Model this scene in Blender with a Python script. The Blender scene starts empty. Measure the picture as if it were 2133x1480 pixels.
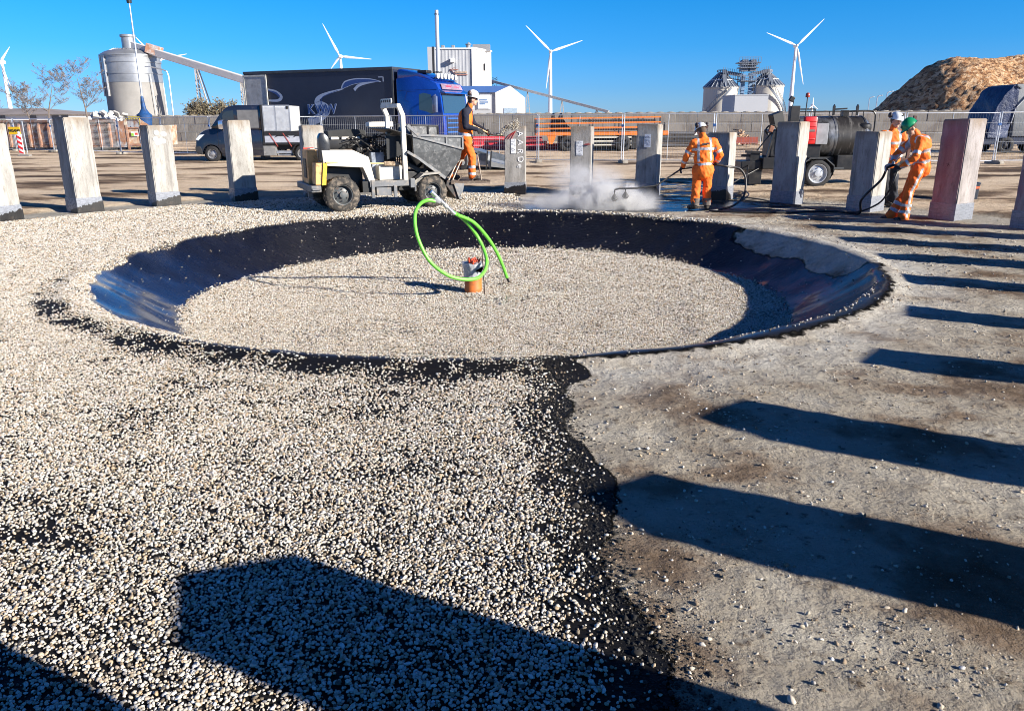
import bpy, bmesh, math, random
import numpy as np
from mathutils import Vector, Matrix, Euler, noise
rad = math.radians
random.seed(7); rng = np.random.default_rng(7)
SC = bpy.context.scene
COL = SC.collection

# ------------------------------------------------------------------ camera
CAMH, TILT, ROLL, FPX = 1.8, rad(16.95), rad(0.3), 1620.0
R0 = Vector((1, 0, 0)); FW = Vector((0, math.cos(TILT), -math.sin(TILT))); U0 = Vector((0, math.sin(TILT), math.cos(TILT)))
RV = R0*math.cos(ROLL) - U0*math.sin(ROLL); UV = U0*math.cos(ROLL) + R0*math.sin(ROLL)
cd = bpy.data.cameras.new('camera'); cam = bpy.data.objects.new('camera', cd); COL.objects.link(cam)
m = Matrix.Identity(4)
for i in range(3):
    m[i][0] = RV[i]; m[i][1] = UV[i]; m[i][2] = -FW[i]
m[2][3] = CAMH
cam.matrix_world = m
cd.sensor_width = 36; cd.lens = 36*FPX/2133; cd.clip_start = 0.05; cd.clip_end = 20000
SC.camera = cam

# ------------------------------------------------------------------ world, sun, exposure
SUN_EL = rad(21.6); SDX, SDY = 0.882, -0.471
w = bpy.data.worlds.new('World'); SC.world = w; w.use_nodes = True
nt = w.node_tree; nt.nodes.clear()
sky = nt.nodes.new('ShaderNodeTexSky'); sky.sky_type = 'NISHITA'; sky.sun_disc = False
sky.sun_elevation = SUN_EL; sky.sun_rotation = math.atan2(SDX, SDY)
sky.altitude = 0; sky.air_density = 1.0; sky.dust_density = 0.15; sky.ozone_density = 1.5
hs = nt.nodes.new('ShaderNodeHueSaturation'); hs.inputs['Saturation'].default_value = 1.0
bg = nt.nodes.new('ShaderNodeBackground'); bg.inputs[1].default_value = 0.096
wo = nt.nodes.new('ShaderNodeOutputWorld')
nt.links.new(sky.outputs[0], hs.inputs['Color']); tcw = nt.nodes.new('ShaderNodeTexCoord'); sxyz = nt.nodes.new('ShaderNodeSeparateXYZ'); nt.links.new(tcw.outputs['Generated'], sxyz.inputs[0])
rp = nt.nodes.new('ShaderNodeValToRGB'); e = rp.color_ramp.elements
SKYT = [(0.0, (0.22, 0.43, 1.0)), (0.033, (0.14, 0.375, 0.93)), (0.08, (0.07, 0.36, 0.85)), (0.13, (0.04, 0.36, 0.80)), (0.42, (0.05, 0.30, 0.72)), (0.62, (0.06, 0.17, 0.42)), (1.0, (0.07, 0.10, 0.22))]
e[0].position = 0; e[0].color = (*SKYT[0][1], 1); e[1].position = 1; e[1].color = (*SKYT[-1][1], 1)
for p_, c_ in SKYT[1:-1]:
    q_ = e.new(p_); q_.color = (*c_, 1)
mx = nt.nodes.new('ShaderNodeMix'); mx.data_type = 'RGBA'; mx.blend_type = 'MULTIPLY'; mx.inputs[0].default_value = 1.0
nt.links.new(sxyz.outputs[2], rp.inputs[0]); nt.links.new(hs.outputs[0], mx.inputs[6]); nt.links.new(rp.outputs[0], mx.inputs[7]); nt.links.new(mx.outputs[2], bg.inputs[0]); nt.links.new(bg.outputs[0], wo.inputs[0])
sl = bpy.data.lights.new('sun', 'SUN'); sl.energy = 5.0; sl.angle = rad(0.5); sl.color = (1.0, 0.93, 0.82)
sun = bpy.data.objects.new('sun', sl); COL.objects.link(sun)
sd = Vector((SDX*math.cos(SUN_EL), SDY*math.cos(SUN_EL), math.sin(SUN_EL)))
sun.rotation_euler = sd.to_track_quat('Z', 'Y').to_euler()
SC.view_settings.view_transform = 'Standard'; SC.view_settings.look = 'None'
SC.view_settings.exposure = 1.12; SC.view_settings.gamma = 1.0
SC.cycles.max_bounces = 6; SC.cycles.volume_bounces = 2; SC.cycles.transparent_max_bounces = 8
SC.cycles.use_adaptive_sampling = False; SC.cycles.filter_width = 1.0
SC.cycles.volume_step_rate = 1.0
try: SC.cycles.use_denoising = True
except Exception: pass

def at(x, y, Y):
    """point on the vertical plane Y metres ahead seen at photo pixel x, y (used to survey far things)"""
    d = FW*FPX + RV*(x-1066.5) - UV*(y-740)
    return Vector((0, 0, CAMH)) + d*(Y/d.y)

# ------------------------------------------------------------------ materials
def nodes(name):
    M = bpy.data.materials.new(name); M.use_nodes = True
    t = M.node_tree; b = t.nodes['Principled BSDF']
    return M, t, b
def N(t, kind, **kw):
    n = t.nodes.new(kind)
    for k, v in kw.items():
        if k in n.inputs: n.inputs[k].default_value = v
        else: setattr(n, k, v)
    return n
def noise_n(t, scale, detail=4, rough=0.55, vec=None, dist=0.0):
    n = N(t, 'ShaderNodeTexNoise'); n.inputs['Scale'].default_value = scale; n.inputs['Detail'].default_value = detail
    n.inputs['Roughness'].default_value = rough; n.inputs['Distortion'].default_value = dist
    if vec: t.links.new(vec, n.inputs['Vector'])
    return n.outputs['Fac']
def ramp(t, fac, stops):
    r = N(t, 'ShaderNodeValToRGB'); e = r.color_ramp.elements
    while len(e) > 1: e.remove(e[-1])
    e[0].position = stops[0][0]; c = stops[0][1]; e[0].color = (*c, 1) if len(c) == 3 else c
    for p, c in stops[1:]:
        x = e.new(p); x.color = (*c, 1) if len(c) == 3 else c
    t.links.new(fac, r.inputs[0]); return r.outputs[0]
def mixc(t, fac, a, b, mode='MIX'):
    n = N(t, 'ShaderNodeMix', data_type='RGBA', blend_type=mode)
    for s, v in ((0, fac), (6, a), (7, b)):
        if isinstance(v, (int, float)): n.inputs[s].default_value = v
        elif isinstance(v, tuple): n.inputs[s].default_value = (*v, 1)
        else: t.links.new(v, n.inputs[s])
    return n.outputs[2]
def mth(t, op, a, b=None, c=None, clamp=False):
    n = N(t, 'ShaderNodeMath', operation=op, use_clamp=clamp)
    for s, v in enumerate((a, b, c)):
        if v is None: continue
        if isinstance(v, (int, float)): n.inputs[s].default_value = v
        else: t.links.new(v, n.inputs[s])
    return n.outputs[0]
def sstep(t, v, a, b):
    n = N(t, 'ShaderNodeMapRange', interpolation_type='SMOOTHSTEP')
    t.links.new(v, n.inputs[0]); n.inputs[1].default_value = a; n.inputs[2].default_value = b
    return n.outputs[0]
def bump(t, h, strength, dist, b, prev=None):
    n = N(t, 'ShaderNodeBump'); n.inputs['Strength'].default_value = strength; n.inputs['Distance'].default_value = dist
    t.links.new(h, n.inputs['Height'])
    if prev: t.links.new(prev, n.inputs['Normal'])
    if b: t.links.new(n.outputs[0], b.inputs['Normal'])
    return n.outputs[0]
MATS = {}
def mat(name, col, rough=0.6, metal=0.0, var=0.25, scale=4.0, dirt=None, damt=0.5, dscale=3.0, bmp=0.15, bscale=40.0, bd=0.004, coat=0.0, emit=None, alpha=None, island=0.0, stretch=None, spec=0.5, sheen=0):
    """painted / worn surface: colour varied by noise, dirt patches, fine bump"""
    if name in MATS: return MATS[name]
    M, t, b = nodes(name)
    tc = N(t, 'ShaderNodeTexCoord'); v = tc.outputs['Object']
    if stretch:
        mp = N(t, 'ShaderNodeMapping'); mp.inputs['Scale'].default_value = stretch; t.links.new(v, mp.inputs[0]); v2 = mp.outputs[0]
    else: v2 = v
    dk = tuple(c*(1-var) for c in col); lt = tuple(min(1, c*(1+var*0.6)) for c in col)
    c = ramp(t, noise_n(t, scale, 5, 0.6, v2), [(0.3, dk), (0.7, lt)])
    if dirt:
        f = sstep(t, noise_n(t, dscale, 6, 0.65, v2, 0.3), 0.62-damt*0.35, 0.75-damt*0.2)
        f = mth(t, 'MULTIPLY', f, min(1, damt+0.3))
        c = mixc(t, f, c, dirt)
    if island:
        g = N(t, 'ShaderNodeNewGeometry')
        k = mth(t, 'MULTIPLY_ADD', g.outputs['Random Per Island'], island*2, 1-island)
        hv = N(t, 'ShaderNodeHueSaturation'); t.links.new(c, hv.inputs['Color']); t.links.new(k, hv.inputs['Value']); c = hv.outputs[0]
    t.links.new(c, b.inputs['Base Color'])
    r = mth(t, 'MULTIPLY_ADD', noise_n(t, scale*2.3, 4, 0.6, v), 0.3, rough-0.15, clamp=True)
    t.links.new(r, b.inputs['Roughness'])
    b.inputs['Metallic'].default_value = metal
    b.inputs['Specular IOR Level'].default_value = spec
    if coat: b.inputs['Coat Weight'].default_value = coat; b.inputs['Coat Roughness'].default_value = 0.06
    if bmp: bump(t, noise_n(t, bscale, 5, 0.65, v), bmp, bd, b)
    if emit: b.inputs['Emission Color'].default_value = (*emit, 1); b.inputs['Emission Strength'].default_value = 1.0
    if sheen: b.inputs['Sheen Weight'].default_value = sheen
    MATS[name] = M; return M
def glass(name, col=(0.02, 0.03, 0.04), rough=0.05):
    if name in MATS: return MATS[name]
    M, t, b = nodes(name); b.inputs['Base Color'].default_value = (*col, 1); b.inputs['Roughness'].default_value = rough
    b.inputs['Specular IOR Level'].default_value = 0.8; b.inputs['Coat Weight'].default_value = 0.5
    MATS[name] = M; return M

# ------------------------------------------------------------------ mesh builder
class MB:
    """collects shapes into one bmesh"""
    def __init__(s): s.bm = bmesh.new()
    def raw(s, V, F, mi=None):
        vs = [s.bm.verts.new(v) for v in V]
        for f in F:
            q = s.bm.faces.new([vs[i] for i in f])
            if mi is not None: q.material_index = mi
        return s
    def _bev(s, V, F, bev, mi=None):
        if not bev: return s.raw(V, F, mi)
        b = bmesh.new(); vs = [b.verts.new(v) for v in V]
        for f in F: b.faces.new([vs[i] for i in f])
        bmesh.ops.bevel(b, geom=list(b.edges), offset=bev, segments=2, affect='EDGES', profile=0.5)
        b.verts.index_update(); s.raw([v.co.copy() for v in b.verts], [[v.index for v in f.verts] for f in b.faces], mi); b.free(); return s
    BV = [Vector((x, y, z)) for x in (-.5, .5) for y in (-.5, .5) for z in (-.5, .5)]
    BF = [(0, 1, 3, 2), (4, 6, 7, 5), (0, 4, 5, 1), (2, 3, 7, 6), (0, 2, 6, 4), (1, 5, 7, 3)]
    def box(s, c, size, rot=(0, 0, 0), bev=0.0, mi=None):
        M = Matrix.Translation(c) @ Euler(rot).to_matrix().to_4x4() @ Matrix.Diagonal((*size, 1))
        return s._bev([M @ v for v in s.BV], s.BF, bev, mi)
    def bx(s, x0, x1, y0, y1, z0, z1, bev=0.0, mi=None):
        return s.box(((x0+x1)/2, (y0+y1)/2, (z0+z1)/2), (abs(x1-x0), abs(y1-y0), abs(z1-z0)), bev=bev, mi=mi)
    def prism(s, pts, w0, w1, axis='y', bev=0.0, mi=None):
        """outline pts (u,z) extruded along axis from w0 to w1"""
        def P(u, z, w):
            return Vector((u, w, z) if axis == 'y' else ((w, u, z) if axis == 'x' else (u, z, w)))
        n = len(pts); V = [P(u, z, w0) for u, z in pts]+[P(u, z, w1) for u, z in pts]
        F = [list(range(n)), list(range(2*n-1, n-1, -1))]+[((i+1) % n, i, n+i, n+(i+1) % n) for i in range(n)]
        return s._bev(V, F, bev, mi)
    def rod(s, p0, p1, r0, r1=None, seg=10, caps=True, mi=None):
        p0 = Vector(p0); p1 = Vector(p1); d = p1-p0; r1 = r0 if r1 is None else r1
        if d.length < 1e-6: return s
        q = d.to_track_quat('Z', 'Y'); x = q @ Vector((1, 0, 0)); y = q @ Vector((0, 1, 0)); V = []
        for p, r in ((p0, r0), (p1, r1)): V += [p+(x*math.cos(2*math.pi*k/seg)+y*math.sin(2*math.pi*k/seg))*r for k in range(seg)]
        F = [(k, (k+1) % seg, seg+(k+1) % seg, seg+k) for k in range(seg)]
        if caps: F += [list(range(seg-1, -1, -1)), list(range(seg, 2*seg))]
        return s.raw(V, F, mi)
    def beam(s, p0, p1, a, b, bev=0.0, mi=None):
        p0 = Vector(p0); p1 = Vector(p1); d = p1-p0; q = d.to_track_quat('Z', 'Y')
        M = Matrix.Translation((p0+p1)/2) @ q.to_matrix().to_4x4() @ Matrix.Diagonal((a, b, d.length, 1))
        return s._bev([M @ v for v in s.BV], s.BF, bev, mi)
    def tube(s, pts, r, seg=8, closed=False, mi=None):
        pts = [Vector(p) for p in pts]; n = len(pts); rs = r if isinstance(r, (list, tuple)) else [r]*n
        rings = []; prev = None
        for i, p in enumerate(pts):
            d = (pts[min(i+1, n-1)] - pts[max(i-1, 0)]).normalized()
            if prev is None: x = d.orthogonal().normalized()
            else:
                x = prev - d*prev.dot(d)
                x = x.normalized() if x.length > 1e-5 else d.orthogonal().normalized()
            prev = x; y = d.cross(x)
            rings.append([s.bm.verts.new(p + (x*math.cos(a)+y*math.sin(a))*rs[i]) for a in [2*math.pi*k/seg for k in range(seg)]])
        fs = []
        for i in range(n-1):
            for k in range(seg):
                fs.append(s.bm.faces.new((rings[i][k], rings[i][(k+1) % seg], rings[i+1][(k+1) % seg], rings[i+1][k])))
        fs.append(s.bm.faces.new(rings[0][::-1])); fs.append(s.bm.faces.new(rings[-1]))
        if mi is not None:
            for f in fs: f.material_index = mi
        return s
    def lathe(s, prof, c=(0, 0, 0), axis='z', seg=32, mi=None, ang=2*math.pi):
        """prof: (radius, height) along axis"""
        rings = []; full = abs(ang-2*math.pi) < 1e-6; K = seg if full else seg+1
        for r, h in prof:
            ring = []
            for k in range(K):
                a = ang*k/seg; x, y = r*math.cos(a), r*math.sin(a)
                p = (x, y, h) if axis == 'z' else ((x, h, y) if axis == 'y' else (h, x, y))
                ring.append(s.bm.verts.new((p[0]+c[0], p[1]+c[1], p[2]+c[2])))
            rings.append(ring)
        fs = []
        for i in range(len(rings)-1):
            for k in range(seg):
                a, b_, c_, d = rings[i][k], rings[i][(k+1) % K], rings[i+1][(k+1) % K], rings[i+1][k]
                try: fs.append(s.bm.faces.new((a, b_, c_, d)))
                except ValueError: pass
        if mi is not None:
            for f in fs: f.material_index = mi
        return s
    ICO = {}
    def ball(s, c, r, sub=2, rot=(0, 0, 0), mi=None):
        if sub not in s.ICO:
            b = bmesh.new(); bmesh.ops.create_icosphere(b, subdivisions=sub, radius=1.0); b.verts.index_update()
            s.ICO[sub] = ([v.co.copy() for v in b.verts], [[v.index for v in f.verts] for f in b.faces]); b.free()
        V, F = s.ICO[sub]; rr = r if isinstance(r, (tuple, list)) else (r, r, r)
        M = Matrix.Translation(c) @ Euler(rot).to_matrix().to_4x4() @ Matrix.Diagonal((*rr, 1))
        return s.raw([M @ v for v in V], F, mi)
    def build(s, name, mats, parent=None, smooth=False, angle=35, weld=True):
        if weld: bmesh.ops.remove_doubles(s.bm, verts=s.bm.verts, dist=1e-5)
        bmesh.ops.recalc_face_normals(s.bm, faces=s.bm.faces)
        me = bpy.data.meshes.new(name); s.bm.to_mesh(me); s.bm.free()
        for q in (mats if isinstance(mats, (list, tuple)) else [mats]): me.materials.append(q)
        o = bpy.data.objects.new(name, me); COL.objects.link(o)
        if parent: o.parent = parent
        if smooth: shade(me, angle)
        return o
def shade(me, angle=35):
    me.shade_smooth()
    bm = bmesh.new(); bm.from_mesh(me); a = rad(angle)
    for e in bm.edges:
        if len(e.link_faces) == 2 and e.calc_face_angle(0) > a: e.smooth = False
    bm.to_mesh(me); bm.free()
def tag(o, label=None, cat=None, group=None, kind=None):
    if label: o['label'] = label
    if cat: o['category'] = cat
    if group: o['group'] = group
    if kind: o['kind'] = kind
    return o
def thing(name, label, cat, loc=(0, 0, 0), rz=0.0, group=None, rot=None):
    o = bpy.data.objects.new(name, None); COL.objects.link(o); o.empty_display_size = 0.2
    o.location = loc; o.rotation_euler = rot if rot else (0, 0, rz)
    return tag(o, label, cat, group)
def kids(o): return list(o.children)
def copy_tree(o, parent=None):
    c = o.copy(); COL.objects.link(c); c.parent = parent
    for ch in kids(o): copy_tree(ch, c)
    return c
def text_mesh(name, body, size, m, parent, M4, depth=0.004, offset=0.0, shear=0.0, bold=0.0, align='CENTER'):
    cu = bpy.data.curves.new(name, 'FONT'); cu.body = body; cu.size = size; cu.extrude = depth; cu.offset = offset + bold
    cu.shear = shear; cu.align_x = align; cu.align_y = 'CENTER'
    o = bpy.data.objects.new(name+'_tmp', cu); COL.objects.link(o)
    bpy.context.view_layer.update()
    me = bpy.data.meshes.new_from_object(o.evaluated_get(bpy.context.evaluated_depsgraph_get()))
    bpy.data.objects.remove(o); me.name = name; me.transform(M4); me.materials.clear(); me.materials.append(m)
    q = bpy.data.objects.new(name, me); COL.objects.link(q); q.parent = parent; return q
def front(x, y, z, yaw=0.0, roll=0.0):
    """matrix that stands a flat XY drawing up in the XZ plane facing -Y"""
    return Matrix.Translation((x, y, z)) @ Matrix.Rotation(yaw, 4, 'Z') @ Matrix.Rotation(rad(90), 4, 'X') @ Matrix.Rotation(roll, 4, 'Z')
def spline(P, n=8):
    P = [Vector(p) for p in P]; out = []
    for i in range(len(P)-1):
        a = P[max(i-1, 0)]; b = P[i]; c = P[i+1]; d = P[min(i+2, len(P)-1)]
        for k in range(n):
            u = k/n
            out.append(0.5*((2*b)+(c-a)*u+(2*a-5*b+4*c-d)*u*u+(3*b-a-3*c+d)*u**3))
    out.append(P[-1]); return out

# shared materials
tyre_m = mat('tyre_rubber', (0.03, 0.028, 0.026), 0.85, dirt=(0.22, 0.18, 0.14), damt=0.5, dscale=9, bmp=0.4, bscale=60)
tyre_black = mat('clean_tyre_rubber', (0.018, 0.018, 0.02), 0.8, dirt=(0.09, 0.08, 0.07), damt=0.2, dscale=9)
steel_dk = mat('dark_greasy_steel', (0.035, 0.036, 0.04), 0.45, 0.3, dirt=(0.12, 0.10, 0.08), damt=0.3, dscale=6)
galv = mat('galvanised_steel', (0.5, 0.52, 0.55), 0.4, 0.7, var=0.2, dirt=(0.3, 0.28, 0.26), damt=0.2)
black = mat('black_plastic', (0.012, 0.012, 0.014), 0.5)
white_p = mat('worn_white_paint', (0.60, 0.57, 0.50), 0.5, dirt=(0.22, 0.15, 0.09), damt=0.22, dscale=7)

# ------------------------------------------------------------------ ground shape and zones
PC = np.array([-0.35, 10.65]); PR = 4.86; PF = 3.95; PD = 0.55; RC = np.array([-0.7, 9.9])
_perm = np.random.default_rng(3).random((256, 256))
def vnoise(x, y):
    xi = np.floor(x).astype(int); yi = np.floor(y).astype(int); fx = x-xi; fy = y-yi
    fx = fx*fx*(3-2*fx); fy = fy*fy*(3-2*fy)
    g = lambda a, b: _perm[a % 256, b % 256]
    return (g(xi, yi)*(1-fx)+g(xi+1, yi)*fx)*(1-fy)+(g(xi, yi+1)*(1-fx)+g(xi+1, yi+1)*fx)*fy
def fbm(x, y, s, o=4):
    v = 0; a = 0.5; tot = 0
    for i in range(o):
        v = v + a*vnoise(x*s+17.3*i, y*s+5.1*i); tot += a; a *= 0.5; s *= 2.03
    return v/tot
def ss(v, a, b):
    t = np.clip((v-a)/(b-a), 0, 1); return t*t*(3-2*t)
def polar(x, y):
    dx, dy = x-PC[0], y-PC[1]
    return np.hypot(dx, dy), (np.degrees(np.arctan2(dy, dx))) % 360
def gz(x, y):
    x = np.asarray(x, float); y = np.asarray(y, float)
    r, th = polar(x, y); rr = r + (fbm(x, y, 0.9, 3)-0.5)*0.22
    slope = np.clip((rr-PF)/(PR-PF), 0, 1)
    z = -PD*(1-slope**1.15)
    z += 0.055*np.exp(-((rr-PR-0.14)/0.16)**2) + (fbm(x, y, 1.4, 3)-0.5)*0.035*ss(r, 5.2, 6.2)
    z += (fbm(x, y, 2.2, 3)-0.5)*0.05*(1-ss(rr, 3.7, 4.0))
    right = ss(x, 0.3, 0.9)*ss(r, 4.9, 5.3)
    z += right*(fbm(x, y, 7.0, 4)-0.5)*0.03
    q = np.hypot(x-RC[0], y-RC[1])
    z += ss(q, 10.72, 11.0)*(0.05+0.07*np.maximum(0, fbm(x, y, 1.0, 4)-0.42))*(1-ss(q, 40, 70))
    # tyre tread prints
    tr = trackmask(x, y)
    z += tr*0.008*np.sin((x*0.75+y)*2*math.pi/0.085)
    return z
def trackmask(x, y):
    a = np.exp(-((y-(8.2-0.42*(x-4.5))) / 0.22)**2) * ss(x, 4.6, 5.4)
    b = np.exp(-((y-(10.4-0.42*(x-4.5))) / 0.24)**2) * ss(x, 4.6, 5.4)
    return np.clip(a+b, 0, 1)*(fbm(x, y, 1.5, 3) > 0.42)
def bound(y):
    return 0.225+0.16*(fbm(y*0+3.1, y, 0.9, 3)-0.5) - 0.1*ss(y, 3.0, 5.2)*(1-ss(y, 12, 13))
def coverage(x, y):
    """share of the ground hidden by pebbles"""
    r, th = polar(x, y); q = np.hypot(x-RC[0], y-RC[1]); rn = r+(fbm(x, y, 2.5, 3)-0.5)*0.22
    n1 = fbm(x*0.8, y*1.3, 1.6, 4); n2 = fbm(x, y*1.6, 5.0, 3)
    side = 1-ss(x-bound(y)+(fbm(x, y, 3.2, 3)-0.5)*0.4, -0.16, 0.10)
    n3 = fbm(x+9, y+4, 11.0, 3)
    base = 0.93-1.5*np.maximum(0, n1-0.50)-1.1*np.maximum(0, n2-0.52)-1.0*np.maximum(0, n3-0.55)
    base = base*(1-0.17*(1-ss(y, 4.5, 9)))
    dirt = np.exp(-(((x+2.15)/0.32)**2+((y-3.15)/0.1)**2)); base = base*(1-0.65*dirt)
    out = base*side
    # dark band outside the near rim
    ang = ss(th, 188, 200)*(1-ss(th, 274, 282)); bw = 0.16+0.13*ss(th, 220, 255)
    c0 = PR+0.42-0.2*ss(th, 215, 250)
    out = out*(1-(0.95-0.5*ss(n2, 0.4, 0.62))*ang*np.exp(-((rn-c0)/bw)**4))
    out = np.where(q > 9.75, out*(1-ss(q+(n2-0.5)*0.3-0.9*ss(y, 14, 18)*ss(x, -4, 0), 9.72, 9.85)), out)
    # pit
    far = ss(th, 20, 75)*(1-ss(th, 115, 150))
    clus = ss(n2, 0.42, 0.7)
    slope = 0.004+far*(0.035*clus+0.16*ss(rn, 4.62, 4.82)*ss(th, 45, 75)*clus) + 0.12*(1-ss(rn, 4.0, 4.4))*far*clus+0.5*(1-ss(rn, 3.93, 4.08))
    slope = slope*(1-0.7*(th < 20)*(r > 4.1))
    out = np.where(rn < PR-0.02, np.where(rn < 3.97, 0.93-1.3*np.maximum(0, n1-0.54)-0.9*np.maximum(0, n2-0.5)-0.6*np.maximum(0, n3-0.5), slope), out)
    # loose stones on the bare side
    bare = ((1-side)*(r > PR)) > 0.3
    loose = 0.012*np.exp(-np.maximum(0, x-0.7)/0.9)*(0.3+1.6*ss(n2, 0.45, 0.65))*(y < 6.2)+0.0022
    edge = 0.25*np.exp(-np.maximum(0, x-bound(y)-0.05)/0.07)*(y < 5.7)
    lip = 0.09*np.exp(-((rn-PR-0.03)/0.035)**2)*((th > 275) & (th < 335))
    lip2 = 0.8*np.exp(-((rn-PR-0.1)/0.09)**2)*(((th > 33) & (th < 90)))
    out = np.where(bare & (q < 11), np.maximum(out, np.maximum(np.maximum(loose, edge), np.maximum(lip, lip2))), out)
    wet = ss(x, 0.0, 0.3)*ss(y, 15.6, 15.9); out = out*(1-wet*(r > PR+0.35))
    return np.clip(out, 0, 1)

def build_ground():
    rs = list(np.arange(0.15, 3.6, 0.15))+list(np.arange(3.6, 6.0, 0.05))+list(np.arange(6.0, 13.0, 0.09))
    r = 13.0; st = 0.12
    while r < 7000: rs.append(r); st *= 1.09; r += st
    rs = np.array(rs); NA = 720; a = np.linspace(0, 2*math.pi, NA, endpoint=False)
    X = (PC[0]+rs[:, None]*np.cos(a)[None]).ravel(); Y = (PC[1]+rs[:, None]*np.sin(a)[None]).ravel()
    X = np.append(X, PC[0]); Y = np.append(Y, PC[1]); Z = gz(X, Y)
    nr = len(rs); V = np.c_[X, Y, Z]
    i = np.arange(nr-1)[:, None]*NA; k = np.arange(NA)[None]; k2 = (k+1) % NA
    q = np.stack([i+k, i+NA+k, i+NA+k2, i+k2], -1).reshape(-1, 4)
    t = np.stack([np.full(NA, len(X)-1), np.arange(NA), (np.arange(NA)+1) % NA], -1)
    me = bpy.data.meshes.new('ground')
    me.vertices.add(len(V)); me.vertices.foreach_set('co', V.ravel())
    loops = np.concatenate([q.ravel(), t.ravel()]); tot = np.concatenate([np.full(len(q), 4), np.full(len(t), 3)])
    st_ = np.concatenate([[0], np.cumsum(tot)[:-1]])
    me.loops.add(len(loops)); me.loops.foreach_set('vertex_index', loops.astype(np.int32))
    me.polygons.add(len(tot)); me.polygons.foreach_set('loop_start', st_.astype(np.int32))
    me.polygons.foreach_set('use_smooth', np.ones(len(tot), bool)); me.update()
    r_, th = polar(X, Y); qd = np.hypot(X-RC[0], Y-RC[1])
    def attr(n, v):
        A = me.attributes.new(n, 'FLOAT', 'POINT'); A.data.foreach_set('value', np.asarray(v, np.float32))
    bd = bound(Y)
    # bitumen: everything under and a little beyond the gravel, the pit walls, a sprayed rim
    edge = bd+0.18+0.14*np.exp(-((Y-2.2)/0.45)**2)+0.14*np.exp(-((Y-3.6)/0.3)**2)+0.20*np.exp(-((Y-5.4)/0.2)**2)+(fbm(X, Y, 2.5, 4)-0.5)*0.3
    gravel_side = 1-ss(X-edge, -0.07, 0.07)
    gravel_side = np.where((Y > 15.2), 1-ss(X-0.2, -0.1, 0.1), gravel_side)
    inring = 1-ss(qd, 9.7, 9.8)
    rimw = 0.16+0.12*ss(th, 262, 285)*(1-ss(th, 330, 350))+0.1*((th > 345) | (th < 5))
    pit = 1-ss(r_, PR+rimw-0.30, PR+rimw+0.16)
    pit = np.where((th < 95) & (X > 0.25), 1-ss(r_, PR+0.0, PR+0.1), pit)
    bit = np.maximum(gravel_side*inring, pit)
    ri = r_+(fbm(X, Y, 1.6, 3)-0.5)*0.3; ths = (th+180) % 360-180; dust = ss(ri, 4.46, 4.64)*ss(ths+(fbm(X, Y, 4, 3)-.5)*10, -14, -6)*(1-ss(ths+(fbm(X, Y, 3, 3)-.5)*16, 28, 38))*(r_ < 5.4)
    bit = bit*(1-0.97*dust)
    attr('a_bit', bit); attr('a_coat', (1-ss(r_, PR+0.05, PR+0.2))*(1-0.55*ss(X, 1.0, 3.0))); attr('a_track', trackmask(X, Y))
    attr('a_grav', np.where(r_ < PF, 1.0, np.where(r_ < PR, 0, gravel_side*inring))*ss(Y, 7, 11)*(Y < 22))
    attr('a_dust', np.clip(dust+0.9*np.exp(-((r_-PR-0.45)/0.45)**2)*((X > 0.35))*(r_ > PR), 0, 1))
    red = 1.8*ss(r_, 3.9, 4.1)*np.exp(-((r_-4.30)/0.26)**2)*np.exp(-((th-342)/9)**2)+0.35*ss(r_, 3.9, 4.1)*(r_ < 4.5)*(th > 345)  # rusty reflections on the right pit wall, painted into the bitumen colour
    red = np.where(th < 15, 0, red)
    red += 0.12*ss(r_, 3.9, 4.0)*(r_ < 4.7)*((th > 285) & (th < 320))
    attr('a_red', red)
    slab = ss(qd, 9.5, 9.7)*(1-ss(qd, 10.65, 10.8))*(1-ss(X, 1.0, 2.5)*ss(Y, 15, 16)*(1-ss(X, 5, 7)))
    attr('a_slab', slab*np.where(X > 3, 0.8, 1.0))
    attr('a_yard', ss(qd, 10.7, 11.0))
    wet = ss(X, 0.15, 0.35)*(1-ss(X, 3.2, 4.6))*ss(Y, 15.55, 15.75)*(1-ss(Y, 17.0, 17.6))
    wet = np.maximum(wet, 0.62*ss(X, 1.8, 2.6)*(1-ss(X, 5.2, 6.4))*ss(Y, 16.6, 17.0)*(1-ss(Y, 22.0, 25.5)))
    wet = np.maximum(wet, ss(X, 3.8, 4.4)*(1-ss(X, 5.6, 6.4))*ss(Y, 16.1, 16.5)*(1-ss(Y, 17.2, 18.0)))
    wet = np.maximum(wet, 0.75*np.exp(-((X+8.5)/0.9)**2-((Y-15.0)/0.2)**2))
    attr('a_wet', wet)
    o = bpy.data.objects.new('ground', me); COL.objects.link(o); o['kind'] = 'structure'
    # material
    M, t, b = nodes('ground_surface')
    tc = N(t, 'ShaderNodeTexCoord'); v = tc.outputs['Object']
    A = lambda n: N(t, 'ShaderNodeAttribute', attribute_name=n).outputs['Fac']
    st = N(t, 'ShaderNodeMapping'); st.inputs['Scale'].default_value = (0.35, 1.0, 1.0); t.links.new(v, st.inputs[0]); sv = st.outputs[0]
    nb = noise_n(t, 1.3, 6, 0.6, v); nm = noise_n(t, 9, 6, 0.65, v); nf = noise_n(t, 70, 5, 0.7, v); ng = noise_n(t, 260, 3, 0.6, v)
    # mortar-dusted sand of the near right
    sand = ramp(t, nb, [(0.31, (0.15, 0.098, 0.060)), (0.42, (0.28, 0.21, 0.15)), (0.50, (0.46, 0.40, 0.315)), (0.66, (0.60, 0.55, 0.46))])
    sand = mixc(t, sstep(t, nm, 0.56, 0.72), sand, (0.13, 0.095, 0.065))
    sand = mixc(t, mth(t, 'MULTIPLY', sstep(t, nf, 0.55, 0.75), 0.5), sand, (0.11, 0.09, 0.07))
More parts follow.
